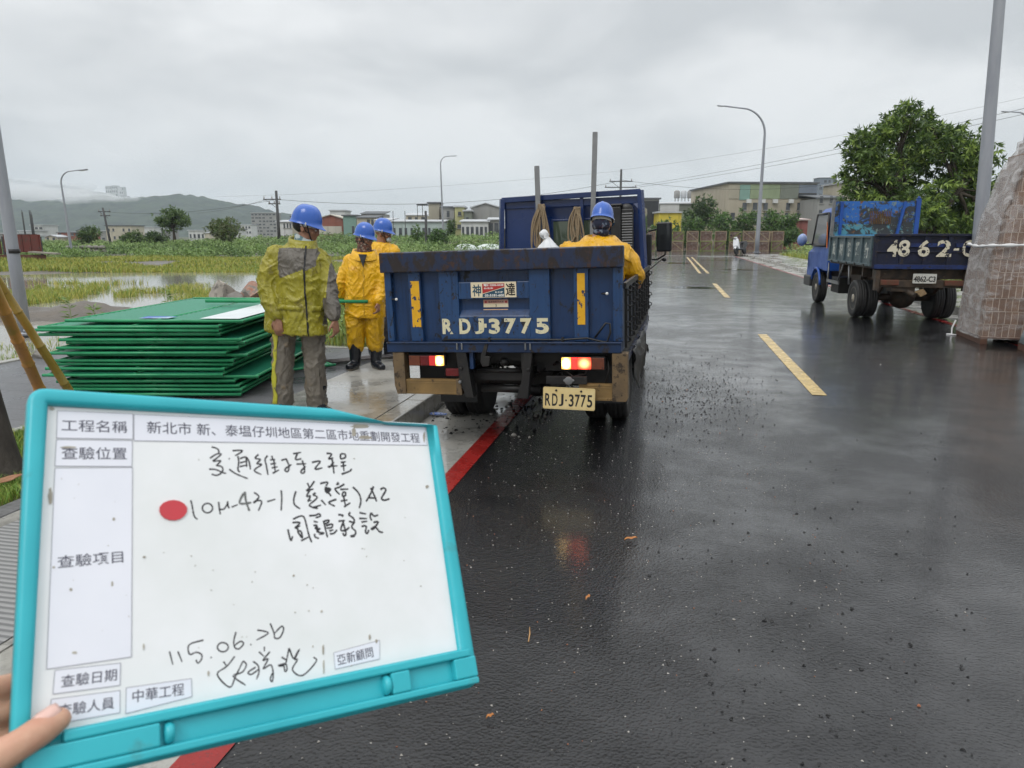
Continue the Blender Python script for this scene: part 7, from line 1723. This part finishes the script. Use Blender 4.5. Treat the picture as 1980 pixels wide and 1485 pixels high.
def loc(px, py, dd=0): 
    v = atD(px, py, DT)+_d*dd*0; return v
tb = atD(1775, 470, DT); tb.z = -.05
def blob(px, py, rx, ry, dd=0.0):
    c = atD(px, py, DT)-tb+Vector((math.sin(-YAW)*dd, math.cos(YAW)*dd, 0)); s_ = DT/1373; return (tuple(c), (rx*s_, max(rx, ry)*s_*.95, ry*s_))
bl_ = [blob(1700, 300, 70, 65), blob(1765, 270, 80, 62), blob(1835, 300, 70, 62), blob(1690, 370, 62, 55), blob(1760, 350, 85, 60), blob(1850, 370, 72, 60), blob(1895, 330, 38, 60), blob(1905, 400, 36, 50), blob(1745, 232, 34, 26), blob(1720, 408, 75, 32, -1.0), blob(1830, 425, 60, 45), blob(1880, 450, 45, 34), blob(1665, 290, 38, 42), blob(1655, 340, 36, 38), blob(1790, 235, 32, 24), blob(1790, 420, 60, 40), blob(1690, 250, 36, 26), blob(1830, 252, 36, 24), blob(1882, 290, 26, 24), blob(1757, 205, 20, 10), blob(1740, 400, 60, 45, 1.2), blob(1800, 330, 60, 60, 1.5)]
leaf_tree('mango_tree', tb, 'large round leafy green tree behind the second truck', bl_, [([(0, 0, 0), (.1, 0, 1.2), (.0, 0, 2.2)], [.26, .2, .17]), ([(0, 0, 1.2), (-.6, .1, 2.2), (-1.0, .1, 3.2)], [.15, .12, .08]), ([(.1, 0, 1.4), (.7, 0, 2.4), (1.2, .0, 3.4)], [.15, .11, .08])], 4300, 11, .25, [MG1, MG2, MG3], [.5, .27, .23], .45, 3, gaps=.15)
# smaller trees
def far_tree(name, px, py0, py1, wpx, D, label, mats, probs, whorls=420, leaf=.45, seed=4, lpw=8, flat=1.0, trunk=True, cat=None):
    b_ = atD(px, py1, D); b_.z = -.1; zt = atD(px, py0, D).z+.1; w_ = wpx*D/1373/2; rr = random.Random(seed); bl = []
    h0 = zt*.34 if trunk else .2
    for k in range(9):
        a = rr.uniform(0, 6.28); q = rr.uniform(.0, .62)*w_; zc = h0+(zt-h0)*rr.uniform(.25, .72); bl.append(((q*math.cos(a), q*math.sin(a)*.8, zc), (w_*rr.uniform(.38, .55), w_*.45, (zt-h0)*rr.uniform(.22, .32)*flat)))
    bl.append(((0, 0, h0+(zt-h0)*.72), (w_*.5, w_*.45, (zt-h0)*.26)))
    t = leaf_tree(name, b_, label, bl, [([(0, 0, -.2), (.1, 0, zt*.3), (.0, 0, zt*.55)], [w_*.06+.06, w_*.05+.04, .05])], whorls, lpw, leaf, mats, probs, .2, seed, limbs=2, gaps=.3)
    if cat: t['category'] = cat
    return t
SG1 = leafmat('mid_green_leaf', (.085, .15, .035), (.115, .18, .045)); SG2 = leafmat('dark_green_leaf', (.032, .068, .02), (.05, .09, .026)); SG3 = leafmat('olive_leaf', (.10, .13, .045), (.13, .15, .06)); BN1 = leafmat('broad_bright_leaf', (.07, .155, .03), (.11, .20, .045))
far_tree('broadleaf_tree', 337, 400, 472, 88, 78, 'round green tree before the misty hill on the left', [SG1, SG2], [.6, .4], 560, .42, 4)
far_tree('olive_shrub', 443, 418, 470, 100, 74, 'pale olive dome shaped shrub left of the olive jacket worker', [SG3, SG1], [.75, .25], 620, .34, 6, trunk=False)
far_tree('broadleaf_tree', 1357, 376, 440, 80, 108, 'dark round tree in front of the grey sheds on the right', [SG2, SG1], [.75, .25], 620, .5, 9)
far_tree('shrub', 172, 437, 470, 55, 82, 'dark green shrub right of the thin curved lamp', [SG2, SG1], [.5, .5], 300, .4, 11, trunk=False)
far_tree('shrub', 262, 446, 475, 70, 84, 'low green shrub between the leaning pole and the round tree', [SG1, SG2], [.6, .4], 300, .4, 12, trunk=False)
far_tree('shrub', 300, 448, 478, 60, 80, 'bush at the foot of the round tree on the left', [SG2, SG1], [.6, .4], 300, .4, 13, trunk=False)
far_tree('shrub', 806, 432, 456, 30, 84, 'small pointed bush left of the short black post', [SG1, BN1], [.6, .4], 160, .35, 14, trunk=False)
far_tree('shrub', 845, 440, 462, 52, 80, 'leafy bush right of the short black post', [BN1, SG2], [.7, .3], 260, .4, 15, trunk=False)
far_tree('shrub', 872, 420, 436, 26, 105, 'small bush on the bank beside the slim lamp', [SG1, SG2], [.6, .4], 140, .4, 16, trunk=False)
for k, (px, y0, y1, w_, lab) in enumerate(((1285, 424, 452, 75, 'low bright hedge bush beside the truck mirror'), (1335, 414, 452, 70, 'bright broadleaf bush under the dark round tree'), (1392, 404, 452, 85, 'bright broadleaf bush right of the dark round tree'), (1440, 402, 452, 70, 'broadleaf bush directly left of the far lamp post'), (1490, 404, 452, 75, 'broadleaf bush right of the far lamp post'), (1530, 412, 455, 50, 'bush beside the second truck cab before the red awning'))):
    far_tree('shrub', px, y0, y1, w_, 90, lab, [BN1, SG2, SG1], [.55, .25, .2], 420, .5, 20+k, trunk=False, lpw=8)
for k, (px, y0, y1, w_, lab) in enumerate(((1900, 420, 470, 60, 'shrub under the leafy tree by the near lamp post'), (1800, 440, 480, 70, 'light green shrub behind the second truck bed'), (1850, 425, 470, 60, 'shrub behind the tail gate of the second truck'))):
    far_tree('shrub', px, y0, y1, w_, 34, lab, [SG1, BN1], [.5, .5], 260, .25, 40+k, trunk=False)
np.random.seed(77)
# ------------------------------------------------------------------ the town, the hills and the mist
def wallmat(name, a, b=None, sc=.5, corr=0):
    g = NT(name); b = b or tuple(x*.82 for x in a); c = g.mix(g.ramp(g.noise(sc, 6, .6, stretch=(1, 1, .4)), .35, .7), a, b); c = g.mix(g.ramp(g.noise(.35, 7, .7, stretch=(2.5, 2.5, .3)), .58, .75), c, tuple(x*.6 for x in a)); g.set(Base_Color=c, Roughness=.8)
    if corr:
        wv = g.n('ShaderNodeTexWave'); wv.inputs['Scale'].default_value = corr; wv.bands_direction = 'X'; g.l(g.coords(), wv.inputs['Vector']); g.bump(wv.outputs['Fac'], .5, .05)
    return g.m
W_CREAM = wallmat('cream_wall', (.50, .46, .36)); W_BEIGE = wallmat('beige_wall', (.40, .36, .28)); W_GREY = wallmat('grey_wall', (.30, .30, .29)); W_WHITE = wallmat('white_wall', (.60, .61, .60)); W_YEL = wallmat('bright_yellow_wall', (.62, .50, .06)); W_LGREEN = wallmat('pale_green_metal', (.27, .33, .20), None, .4, 3); W_TEAL = wallmat('teal_metal', (.22, .36, .31), None, .4, 3); W_GRN2 = wallmat('grey_green_metal', (.20, .22, .18), None, .4, 3); W_BRICK = wallmat('red_brown_wall', (.26, .09, .06)); W_BLUE = wallmat('pale_blue_green_wall', (.42, .50, .48)); W_DARK = wallmat('dark_opening', (.03, .032, .035)); W_TAN = wallmat('tan_metal', (.40, .37, .29), None, .4, 3); W_PINK = wallmat('pale_pink_wall', (.52, .44, .40)); W_SLATE = wallmat('slate_blue_wall', (.17, .20, .24)); W_OLIVE = wallmat('yellow_green_wall', (.45, .44, .22))
ROOFG = wallmat('pale_metal_roof', (.48, .50, .52)); ROOFD = wallmat('dark_metal_roof', (.12, .13, .14)); ROOFC = wallmat('cream_roof', (.52, .49, .42)); AWN = wallmat('red_awning', (.24, .08, .07)); WINM = M('dark_window_glass', (.04, .045, .05), (.09, .10, .11), scale=.8, rough=.15); SILLM = W_WHITE
def building(px0, px1, ytop, D, label, wall, roof=ROOFG, cat='building', depth=None, storeys=1, cols=0, ybot=None, kind='flat', win=(.55, .5), zbase=-.2, panels=None, rz=0.0, name='building', overhang=.3, rows=None):
    p = atD(px0, 456, D); z1 = atD((px0+px1)/2, ytop, D).z; w_ = (px1-px0)*D/1373; b_ = Vector((p.x, p.y, zbase)); h = z1-zbase; dp = depth or max(8, w_*.5)
    t = thing(name, label, cat, b_, YAW+rz); rr = random.Random(int(px0*7+ytop))
    mb = MB(); ridge = h
    if kind == 'gable':
        eave = h-min(w_*.14, h*.3); mb.prism([(0, 0), (w_, 0), (w_, eave), (w_/2, h), (0, eave)], 0, dp); mb.build('wall', wall, t)
        r_ = MB(); th = .12
        r_.prism([(-overhang, eave-.1), (w_/2, h+.02), (w_+overhang, eave-.1), (w_+overhang, eave+th), (w_/2, h+.04+th), (-overhang, eave+th)], -overhang, dp+overhang); r_.build('roof', roof, t)
    elif kind == 'shed':
        mb.prism([(0, 0), (w_, 0), (w_, h*.90), (0, h*.90)], 0, dp); mb.build('wall', wall, t)
        r_ = MB(); r_.add([(-overhang, -overhang, h*.90), (w_+overhang, -overhang, h*.90), (w_+overhang, dp, h*1.0), (-overhang, dp, h*1.0), (-overhang, -overhang, h*.90+.15), (w_+overhang, -overhang, h*.90+.15), (w_+overhang, dp, h+.15), (-overhang, dp, h+.15)], [(0, 1, 2, 3), (4, 5, 6, 7), (0, 1, 5, 4), (1, 2, 6, 5), (2, 3, 7, 6), (3, 0, 4, 7)]); r_.build('roof', roof, t)
    else:
        mb.bb((0, 0, 0), (w_, dp, h)); mb.build('wall', wall, t)
        r_ = MB(); r_.bb((-overhang, -overhang, h+.001), (w_+overhang, dp+overhang, h+.28)); r_.build('roof', roof, t)
    if panels:      # cladding panels on the front: (x0, x1, z0, z1 as fractions, material)
        for (a, b, c, d, m) in panels: q = MB(); q.bb((w_*a+.02, -.10, h*c), (w_*b-.02, -.002, h*d)); q.build('cladding', m, t)
    rows = rows or [((i+.5)/storeys) for i in range(storeys)]
    for zf in rows:
        for c_ in range(cols):
            if rr.random() < .14: continue
            cw = w_/cols; x0 = cw*(c_+.5-win[0]/2)+rr.uniform(-.08, .08)*cw; x1 = x0+cw*win[0]*rr.uniform(.8, 1.1); hh = h/max(1, storeys)*win[1]; zc = h*zf
            f_ = MB(); f_.bb((x0, -.14 if panels else -.06, zc-hh/2), (x1, -.0, zc+hh/2)); fo_ = f_.build('window', WINM, t)
            s_ = MB(); s_.bb((x0-.12, -.24 if panels else -.16, zc-hh/2-.14), (x1+.12, -.0, zc-hh/2-.002)); s_.build('sill', W_GREY, fo_)
    return t, w_, h, dp
def roof_tank(t, x, y, h, m=W_GREY):
    mb = MB(); mb.lathe([(.55, h+.9), (.62, h+1.0), (.62, h+2.2), (.4, h+2.45), (.05, h+2.5)], 14, 0, 'Z', (x, y, 0))
    for a in range(4): mb.cyl((x+.45*math.cos(R(45+90*a)), y+.45*math.sin(R(45+90*a)), h+.28), (x+.45*math.cos(R(45+90*a)), y+.45*math.sin(R(45+90*a)), h+.95), .05, n=6)
    mb.build('water_tank', m, t)
# left, under the hill
building(62, 84, 436, 230, 'white building with dark bands beside the steel frame on the left', W_WHITE, cols=3, storeys=3, win=(.8, .35))
building(38, 61, 447, 215, 'low white building left of the banded white building', W_WHITE, cols=3, storeys=2, win=(.6, .4))
building(0, 37, 452, 205, 'pale low building at the far left edge behind the lamp post', W_GREY, cols=4, storeys=1, win=(.6, .4))
t, w_, h, d_ = building(86, 110, 455, 190, 'cream gabled house left of the thin curved lamp', W_CREAM, ROOFG, kind='gable', cols=2, win=(.4, .4))
building(112, 162, 448, 195, 'dark brown row of houses behind the thin curved lamp', W_BRICK, ROOFD, kind='shed', cols=6, storeys=2, win=(.6, .4))
building(206, 256, 437, 230, 'cream yellow building with small windows right of the leaning pole', W_CREAM, ROOFD, cols=5, storeys=2, win=(.4, .35))
building(258, 300, 440, 250, 'long white building right of the cream yellow one', W_WHITE, cols=5, storeys=1, win=(.5, .3))
building(365, 396, 446, 240, 'low white building between the round tree and the olive shrub', W_WHITE, cols=4, storeys=1, win=(.5, .35))
building(166, 205, 447, 240, 'grey white building left of the leaning pole', W_GREY, cols=4, storeys=2, win=(.5, .35))
for k, (a, b, y_, D_, wm, rm, kd, lab) in enumerate(((20, 44, 455, 170, W_BLUE, ROOFG, 'shed', 'pale blue low shed below the white buildings at far left'), (150, 170, 443, 260, W_CREAM, ROOFD, 'gable', 'small cream gabled house left of the grey white building'), (300, 326, 443, 255, W_GREY, ROOFG, 'shed', 'grey shed partly behind the round green tree'), (396, 425, 449, 235, W_CREAM, ROOFG, 'shed', 'low cream shed behind the olive shrub'), (425, 462, 444, 260, W_WHITE, ROOFD, 'flat', 'white block with dark roof behind the olive shrub'), (536, 566, 425, 170, W_WHITE, ROOFG, 'shed', 'white shed directly behind the dark pole and helmet'), (566, 592, 420, 165, W_TAN, ROOFD, 'flat', 'tan house hidden behind the olive jacket workers helmet'), (592, 617, 424, 160, W_PINK, ROOFG, 'gable', 'pale pink gabled house left of the red brown shed'), (700, 745, 408, 190, W_GREY, ROOFD, 'shed', 'grey house with dark roof on the second row behind the pale houses'), (786, 826, 411, 185, W_CREAM, ROOFG, 'shed', 'cream house of the second row behind the blue green building'), (640, 668, 408, 200, W_WHITE, ROOFG, 'flat', 'white block of the second row behind the red brown shed'))):
    building(a, b, y_, D_, lab, wm, rm, kind=kd, cols=3+k % 3, storeys=2, win=(.5, .38))
sf = thing('unfinished_building', 'dark upright steel reinforcing columns of an unfinished building on the left', 'construction frame', atD(50, 470, 150), YAW); sf.location.z = -.2
for k, x_ in enumerate((0, 1.6, 1.9)):
    mb = MB(); 
    for q in range(4): mb.cyl((x_+.15*(q % 2), .15*(q//2), 0), (x_+.15*(q % 2)-.05, .15*(q//2), 6.6+.5*math.sin(q+k)), .045, n=6)
    mb.build('column', POLEDK, sf)
# centre
building(488, 536, 412, 380, 'tall hazy grey apartment block behind the dark pole', W_GREY, cols=7, storeys=8, win=(.7, .4))
building(462, 487, 435, 330, 'low hazy pale block left of the tall grey apartment block', W_WHITE, cols=4, storeys=3, win=(.6, .4))
building(618, 664, 416, 150, 'red brown shed with a cream lean-to roof behind the olive jacket workers helmet', W_BRICK, ROOFC, kind='gable', cols=0, panels=((.0, .95, .35, .62, ROOFC),), depth=14)
building(665, 690, 418, 145, 'grey green metal wall between the red brown shed and the pale houses', W_TEAL, ROOFD, cols=2, win=(.4, .3))
building(691, 726, 416, 140, 'low pale house with dark roof behind the yellow rain suit worker', W_CREAM, ROOFD, kind='shed', cols=4, storeys=2, win=(.6, .4))
building(727, 757, 421, 135, 'pale pink house left of the long blue green building', W_PINK, ROOFG, kind='shed', cols=3, storeys=2, win=(.5, .4))
building(758, 858, 424, 128, 'long pale blue green building behind the short black post', W_BLUE, ROOFG, kind='shed', cols=9, storeys=1, win=(.45, .35), depth=10)
t, w_, h, d_ = building(830, 850, 394, 142, 'tan rooftop box with an open canopy over the long blue green building', W_TAN, ROOFD, depth=6)
mb = MB(); mb.bb((-2.4, 0, h-.3), (-.31, 3, h-.1)); 
for x_ in (-2.3, -1.3): mb.bb((x_, .1, h-5), (x_+.1, .2, h-.3))
mb.build('canopy', POLEDK, t)
building(855, 879, 402, 138, 'grey house with a balcony directly right of the slim lamp', W_GREY, ROOFD, cols=3, storeys=3, win=(.7, .5))
building(880, 897, 401, 136, 'yellow green house right of the grey balcony house', W_OLIVE, ROOFG, cols=1, storeys=3, win=(.4, .3))
building(898, 911, 409, 134, 'narrow grey green house beside the warehouse', W_GRN2, ROOFG, cols=1, storeys=2, win=(.4, .3))
t, w_, h, d_ = building(912, 966, 394, 140, 'grey gabled warehouse left of the truck cab', W_GREY, ROOFG, kind='gable', cols=4, storeys=3, win=(.6, .4), rows=[.4])
building(892, 944, 424, 120, 'low pale shed with rows of windows below the warehouse', W_WHITE, ROOFG, kind='shed', cols=6, win=(.6, .45))
building(945, 975, 420, 122, 'low grey shed beside the truck cab', W_GREY, ROOFG, kind='shed', cols=3, win=(.7, .6))
t, w_, h, d_ = building(1026, 1100, 384, 170, 'pale pink parapet building seen over the truck headboard', W_PINK, ROOFG, cols=6, storeys=4, win=(.4, .3))
building(985, 1008, 386, 175, 'white rooftop block seen over the truck headboard', W_WHITE, cols=2, storeys=4, win=(.4, .3))
# right
building(1224, 1272, 386, 135, 'dark shed with big black openings right of the truck cab', W_GREY, ROOFD, cols=0, panels=((.02, .32, .42, .96, W_DARK), (.36, .98, .40, .96, W_DARK), (.1, .40, .05, .30, W_CREAM), (.5, .95, .08, .28, W_DARK)))
building(1273, 1316, 412, 130, 'bright yellow building beside the truck mirror', W_YEL, ROOFG, cols=3, storeys=1, win=(.3, .25))
t, w_, h, d_ = building(1274, 1405, 386, 145, 'long grey green shed with white roof and water tanks', W_GRN2, ROOFG, kind='shed', cols=0, panels=((.0, .28, .72, .9, W_WHITE), (.3, .55, .3, .72, W_LGREEN), (.60, .98, .3, .74, W_GRN2)), depth=16)
for k, x_ in enumerate((.32, .42, .52, .62)): roof_tank(t, w_*x_, 5, h*.95, ROOFG if k % 2 else W_GREY)
t, w_, h, d_ = building(1404, 1576, 356, 125, 'large beige factory with green and grey metal upper storey', W_BEIGE, ROOFD, cols=8, storeys=3, rows=[.48, .64], win=(.38, .34), rz=R(3), panels=((.0, .12, .76, .98, W_TAN), (.122, .24, .74, .98, W_TEAL), (.242, .58, .76, .985, W_LGREEN), (.582, .79, .76, .985, W_GRN2), (.792, 1.0, .85, .985, W_SLATE), (.792, 1.0, .77, .845, W_DARK), (.55, 1.0, .10, .20, W_DARK)), depth=22)
for x_ in (.2, .36, .5, .68):
    mb = MB(); mb.bb((w_*x_, -.6, h*.69), (w_*x_+.8, -.11, h*.75)); mb.build('air_conditioner', W_WHITE, t)
building(1575, 1608, 346, 420, 'distant slate grey tower above the beige factory', W_SLATE, ROOFD, cols=4, storeys=9, win=(.6, .4), kind='flat')
building(1577, 1627, 374, 118, 'grey tiled house with clutter of balconies right of the beige factory', W_GREY, ROOFD, kind='shed', cols=5, storeys=4, win=(.6, .5))
building(1622, 1662, 356, 122, 'tan building edge behind the leafy tree', W_CREAM, ROOFG, cols=3, storeys=4, win=(.4, .4))
building(1519, 1560, 420, 95, 'low shelter with red awning left of the second truck cab', AWN, wallmat('faded_pink_roof', (.45, .36, .34)), kind='shed', depth=6)
building(1845, 1895, 443, 60, 'white flat roof seen between tree and tail gate of the second truck', W_WHITE, ROOFG, depth=8)
# hills
HILL = NT('wooded_hillside'); f = HILL.noise(.03, 8, .7); c = HILL.mix(HILL.ramp(f, .38, .62), (.005, .015, .010), (.040, .062, .032)); HILL.set(Base_Color=c, Roughness=.95); HILL.bump(HILL.noise(.05, 6, .7), 1.0, 6.0); HILL = HILL.m
def hill(name, D, prof, depth):
    """a ridge whose crest follows the skyline, with a slope toward the camera"""
    n = 300; rows = 26; vs = []; rx = prof
    for j in range(rows):
        t = j/(rows-1)
        for i in range(n):
            px = rx[0][0]+(rx[-1][0]-rx[0][0])*i/(n-1)
            for (a, b) in zip(rx[:-1], rx[1:]):
                if a[0] <= px <= b[0]: py = a[1]+(b[1]-a[1])*(px-a[0])/(b[0]-a[0]+1e-9); break
            crest = atD(px, py, D); g0 = atD(px, 456, D-depth); s_ = 1-(1-t)**1.0
            base = Vector((g0.x, g0.y, -10)); q = base.lerp(Vector((crest.x, crest.y, 0)), t); hgt = (crest.z+10)*(t**1.15)
            hgt *= 1+.16*(1-t)*mn.fractal(Vector((q.x*.004, q.y*.004, 1)), 1, 2, 5); q.z = -10+hgt+D*.0030*mn.fractal(Vector((q.x*.02, q.y*.02, 3)), 1, 2, 5)+D*.0024*mn.noise(Vector((q.x*.07, q.y*.09, 3))); vs.append(q)
    for i in range(n): v = vs[(rows-1)*n+i]; vs.append(v+Vector((-math.sin(YAW), math.cos(YAW), 0))*depth*.9+Vector((0, 0, -v.z-10)))
    fs = [(j*n+i, j*n+i+1, (j+1)*n+i+1, (j+1)*n+i) for j in range(rows) for i in range(n-1)]
    o = obj_from(name, vs, fs, HILL, smooth=True); tag(o, kind='structure')
hill('hills', 1350, [(-260, 395), (-100, 392), (0, 388), (60, 390), (120, 384), (200, 378), (250, 382), (300, 378), (335, 377), (370, 379), (430, 388), (480, 398), (520, 406), (580, 418), (640, 428), (700, 440), (740, 455)], 500)
hill('hills', 2100, [(-400, 350), (-150, 345), (0, 346), (60, 350), (105, 356), (150, 364), (200, 372), (260, 385), (330, 400), (420, 440)], 500)
tw = 2000
for k, (a, b, y0) in enumerate(((214, 225, 361), (226, 236, 360), (237, 248, 363))):
    t, w_, h, d_ = building(a, b, y0, 1750, ['left of three hazy tower blocks on the hill', 'middle of three hazy tower blocks on the hill', 'right of three hazy tower blocks on the hill'][k], W_WHITE, ROOFG, cols=3, storeys=10, win=(.5, .5), depth=14, zbase=30); t['group'] = 'hazy tower blocks on the hill'
# low cloud lying on the hill: homogeneous banks of vapour
def vapour(name, density, col=(.95, .96, .97, 1)):
    m = bpy.data.materials.new(name); m.use_nodes = True; nt_ = m.node_tree; nt_.nodes.clear(); o_ = nt_.nodes.new('ShaderNodeOutputMaterial'); v = nt_.nodes.new('ShaderNodeVolumePrincipled'); v.inputs['Color'].default_value = col; v.inputs['Density'].default_value = density; v.inputs['Anisotropy'].default_value = .2; nt_.links.new(v.outputs[0], o_.inputs['Volume']); return m
MIST = vapour('hill_mist', .013)
for k, (px, py, D, rx, rz_) in enumerate(((30, 372, 1420, 95, 17), (95, 376, 1380, 85, 15), (150, 381, 1340, 70, 13), (185, 388, 1300, 55, 12), (-60, 368, 1420, 120, 22), (250, 388, 1330, 60, 7), (20, 355, 1900, 120, 16), (110, 362, 1900, 110, 16))):
    c = atD(px, py, D); mb = MB(); mb.ell((0, 0, 0), (rx, 60, rz_), 28, 16); 
    mb.v = [tuple(Vector(v)*(1+.22*mn.noise(Vector(v)*.02+Vector((k, 0, 0))))) for v in mb.v]
    o = mb.build('mist', MIST, fix=True); o.location = c; o.rotation_euler = (0, 0, YAW); tag(o, 'bank of low cloud lying on the wooded hill', 'mist', kind='stuff')
# ------------------------------------------------------------------ small things lying on the road
np.random.seed(9)
GRAV1 = M('dark_gravel', (.012, .012, .013), (.03, .03, .03), scale=60, rough=.5); GRAV2 = M('pale_grit', (.30, .28, .25), (.45, .43, .4), scale=60, rough=.6); GRAV3 = M('orange_grit', (.35, .11, .05), (.3, .15, .08), scale=60, rough=.7)
def pebbles(name, X, Y, s, mats, probs, label):
    base = np.array([(1, 0, 0), (-.5, .87, 0), (-.5, -.87, 0), (.35, .2, .8), (-.3, .3, .75), (0, -.4, .7)], float); F_ = np.array([(0, 1, 4), (0, 4, 3), (1, 2, 5), (1, 5, 4), (2, 0, 3), (2, 3, 5), (3, 4, 5)])
    n = len(X); a = np.random.uniform(0, 6.28, n); S_ = s*np.random.uniform(.5, 1.6, n)[:, None]*np.random.uniform(.6, 1.3, (n, 3)); V = base[None]*S_[:, None, :]+np.random.normal(0, .12, (n, 6, 3))*S_[:, None, :]*np.array([1, 1, .5])
    c, sn = np.cos(a)[:, None], np.sin(a)[:, None]; V = np.stack([V[..., 0]*c-V[..., 1]*sn+X[:, None], V[..., 0]*sn+V[..., 1]*c+Y[:, None], V[..., 2]*.8+.001], 2)
    m_ = np.random.choice(len(mats), n, p=probs); o = npmesh(name, V.reshape(-1, 3), [(np.arange(n)[:, None, None]*6+F_[None]).reshape(-1, 3)], np.repeat(m_, len(F_)), mats); tag(o, label, 'gravel', kind='stuff'); return o
X, Y = [], []
n = 1100; px = np.random.normal(1330, 75, n); py = np.random.normal(760, 34, n); 
for a, b in zip(px, py):
    if a > 1240 and b > 640: q = at(a, b); X.append(q.x); Y.append(q.y)
n = 380; px = np.random.uniform(1245, 1900, n); py = 580+900*np.random.uniform(0, 1, n)**1.8
for a, b in zip(px, py): q = at(a, b); X.append(q.x); Y.append(q.y)
pebbles('gravel', np.array(X), np.array(Y), .0068, [GRAV1, GRAV2, GRAV3], [.93, .05, .02], 'loose dark gravel scattered over the wet road beside the truck')
n = 1300; X = np.random.uniform(-1.3, .9, n); Y = np.random.uniform(1.4, 6.6, n); pebbles('gravel', X, Y, .0034, [GRAV2, GRAV1, GRAV3], [.72, .2, .08], 'pale wet grit on the dark road behind the truck')
n = 600; X = np.random.uniform(-.8, 3.5, n); Y = np.random.uniform(1.2, 4.5, n); pebbles('gravel', X, Y, .0024, [GRAV2, GRAV1, GRAV3], [.62, .26, .12], 'fine grit on the near road')
n = 500; X = np.random.uniform(-2.05, -1.0, n); Y = np.random.uniform(5.4, 9, n); pebbles('gravel', X, Y, .014, [GRAV2, GRAV1], [.3, .7], 'coarse gravel in the gutter under the truck')
def leaf_obj(px, py, L, W_, rz, m, label):
    q = at(px, py, .004); mb = MB(); vs = []; n = 13
    for i in range(n):
        t = i/(n-1); hw_ = W_/2*math.sin(math.pi*min(1, t*.92+.06))**.8*(1+.12*math.sin(t*17)); zz = .004+.012*math.sin(t*2.6)+.004*math.sin(t*9)
        vs += [((t-.5)*L, -hw_, zz+.006), ((t-.5)*L, 0, zz), ((t-.5)*L, hw_, zz+.005)]
    fs = []
    for i in range(n-1):
        for k in range(2): fs.append((i*3+k, i*3+k+1, (i+1)*3+k+1, (i+1)*3+k))
    mb.add(vs, fs, 0, True); o = mb.build('fallen_leaf', m, fix=False); o.location = q; o.rotation_euler = (0, 0, rz); md = o.modifiers.new('t', 'SOLIDIFY'); md.thickness = .001; tag(o, label, 'leaf'); return o
LEAFO = M('orange_dry_leaf', (.46, .20, .06), (.36, .13, .04), scale=30, rough=.55)
leaf_obj(1220, 1046, .072, .026, YAW+.1, LEAFO, 'orange brown fallen leaf on the wet road')
leaf_obj(1137, 1160, .03, .016, 1.0, LEAFO, 'tiny reddish leaf scrap below the tail lamp reflection')
leaf_obj(948, 1392, .028, .016, .4, LEAFO, 'small brown leaf scrap on the road right of the board tray')
sk = MB(); sk.tube([(0, -.055, .004), (.003, 0, .006), (.0, .055, .004)], [.0022, .003, .0016], 6); o = sk.build('twig', M('straw_twig', (.42, .24, .10), rough=.7)); o.location = at(1023, 1228, .003); o.rotation_euler = (0, 0, YAW+R(-4)); tag(o, 'thin straight straw coloured twig on the road beside the board', 'twig')
sc_ = MB(); q = [(math.cos(R(24*k))*.07*(1+.4*math.sin(k*2.3)), math.sin(R(24*k))*.03*(1+.3*math.sin(k*3.1))) for k in range(15)]; sc_.prism(q, 0, .012, 'XY'); o = sc_.build('plastic_scrap', M('blue_plastic_scrap', (.04, .12, .5), (.3, .36, .5), scale=50, rough=.4)); o.location = at(847, 797, 0)+Vector((0, 0, -.02)); tag(o, 'crumpled blue plastic scrap in the gutter behind the left rear wheel', 'litter')
# manhole cover far along the lane
mh = MB(); mh.lathe([(.36, .0042), (.36, .006), (.33, .006), (.33, .0045), (.01, .0046)], 28); o = mh.build('manhole_cover', M('iron_cover', (.03, .03, .032), (.05, .05, .05), scale=30, rough=.35)); o.location = (.85, 24.0, 0); tag(o, 'dark round manhole cover on the far road left of the yellow dash', 'manhole cover')
# ------------------------------------------------------------------ the air
hz = MB(); hz.bb((-2600, -200, -12), (1500, 3400, 232)); o = hz.build('haze', vapour('rainy_air', .00024, (.80, .90, 1.0, 1))); tag(o, 'thin rainy air over the whole site', None, None, 'stuff')
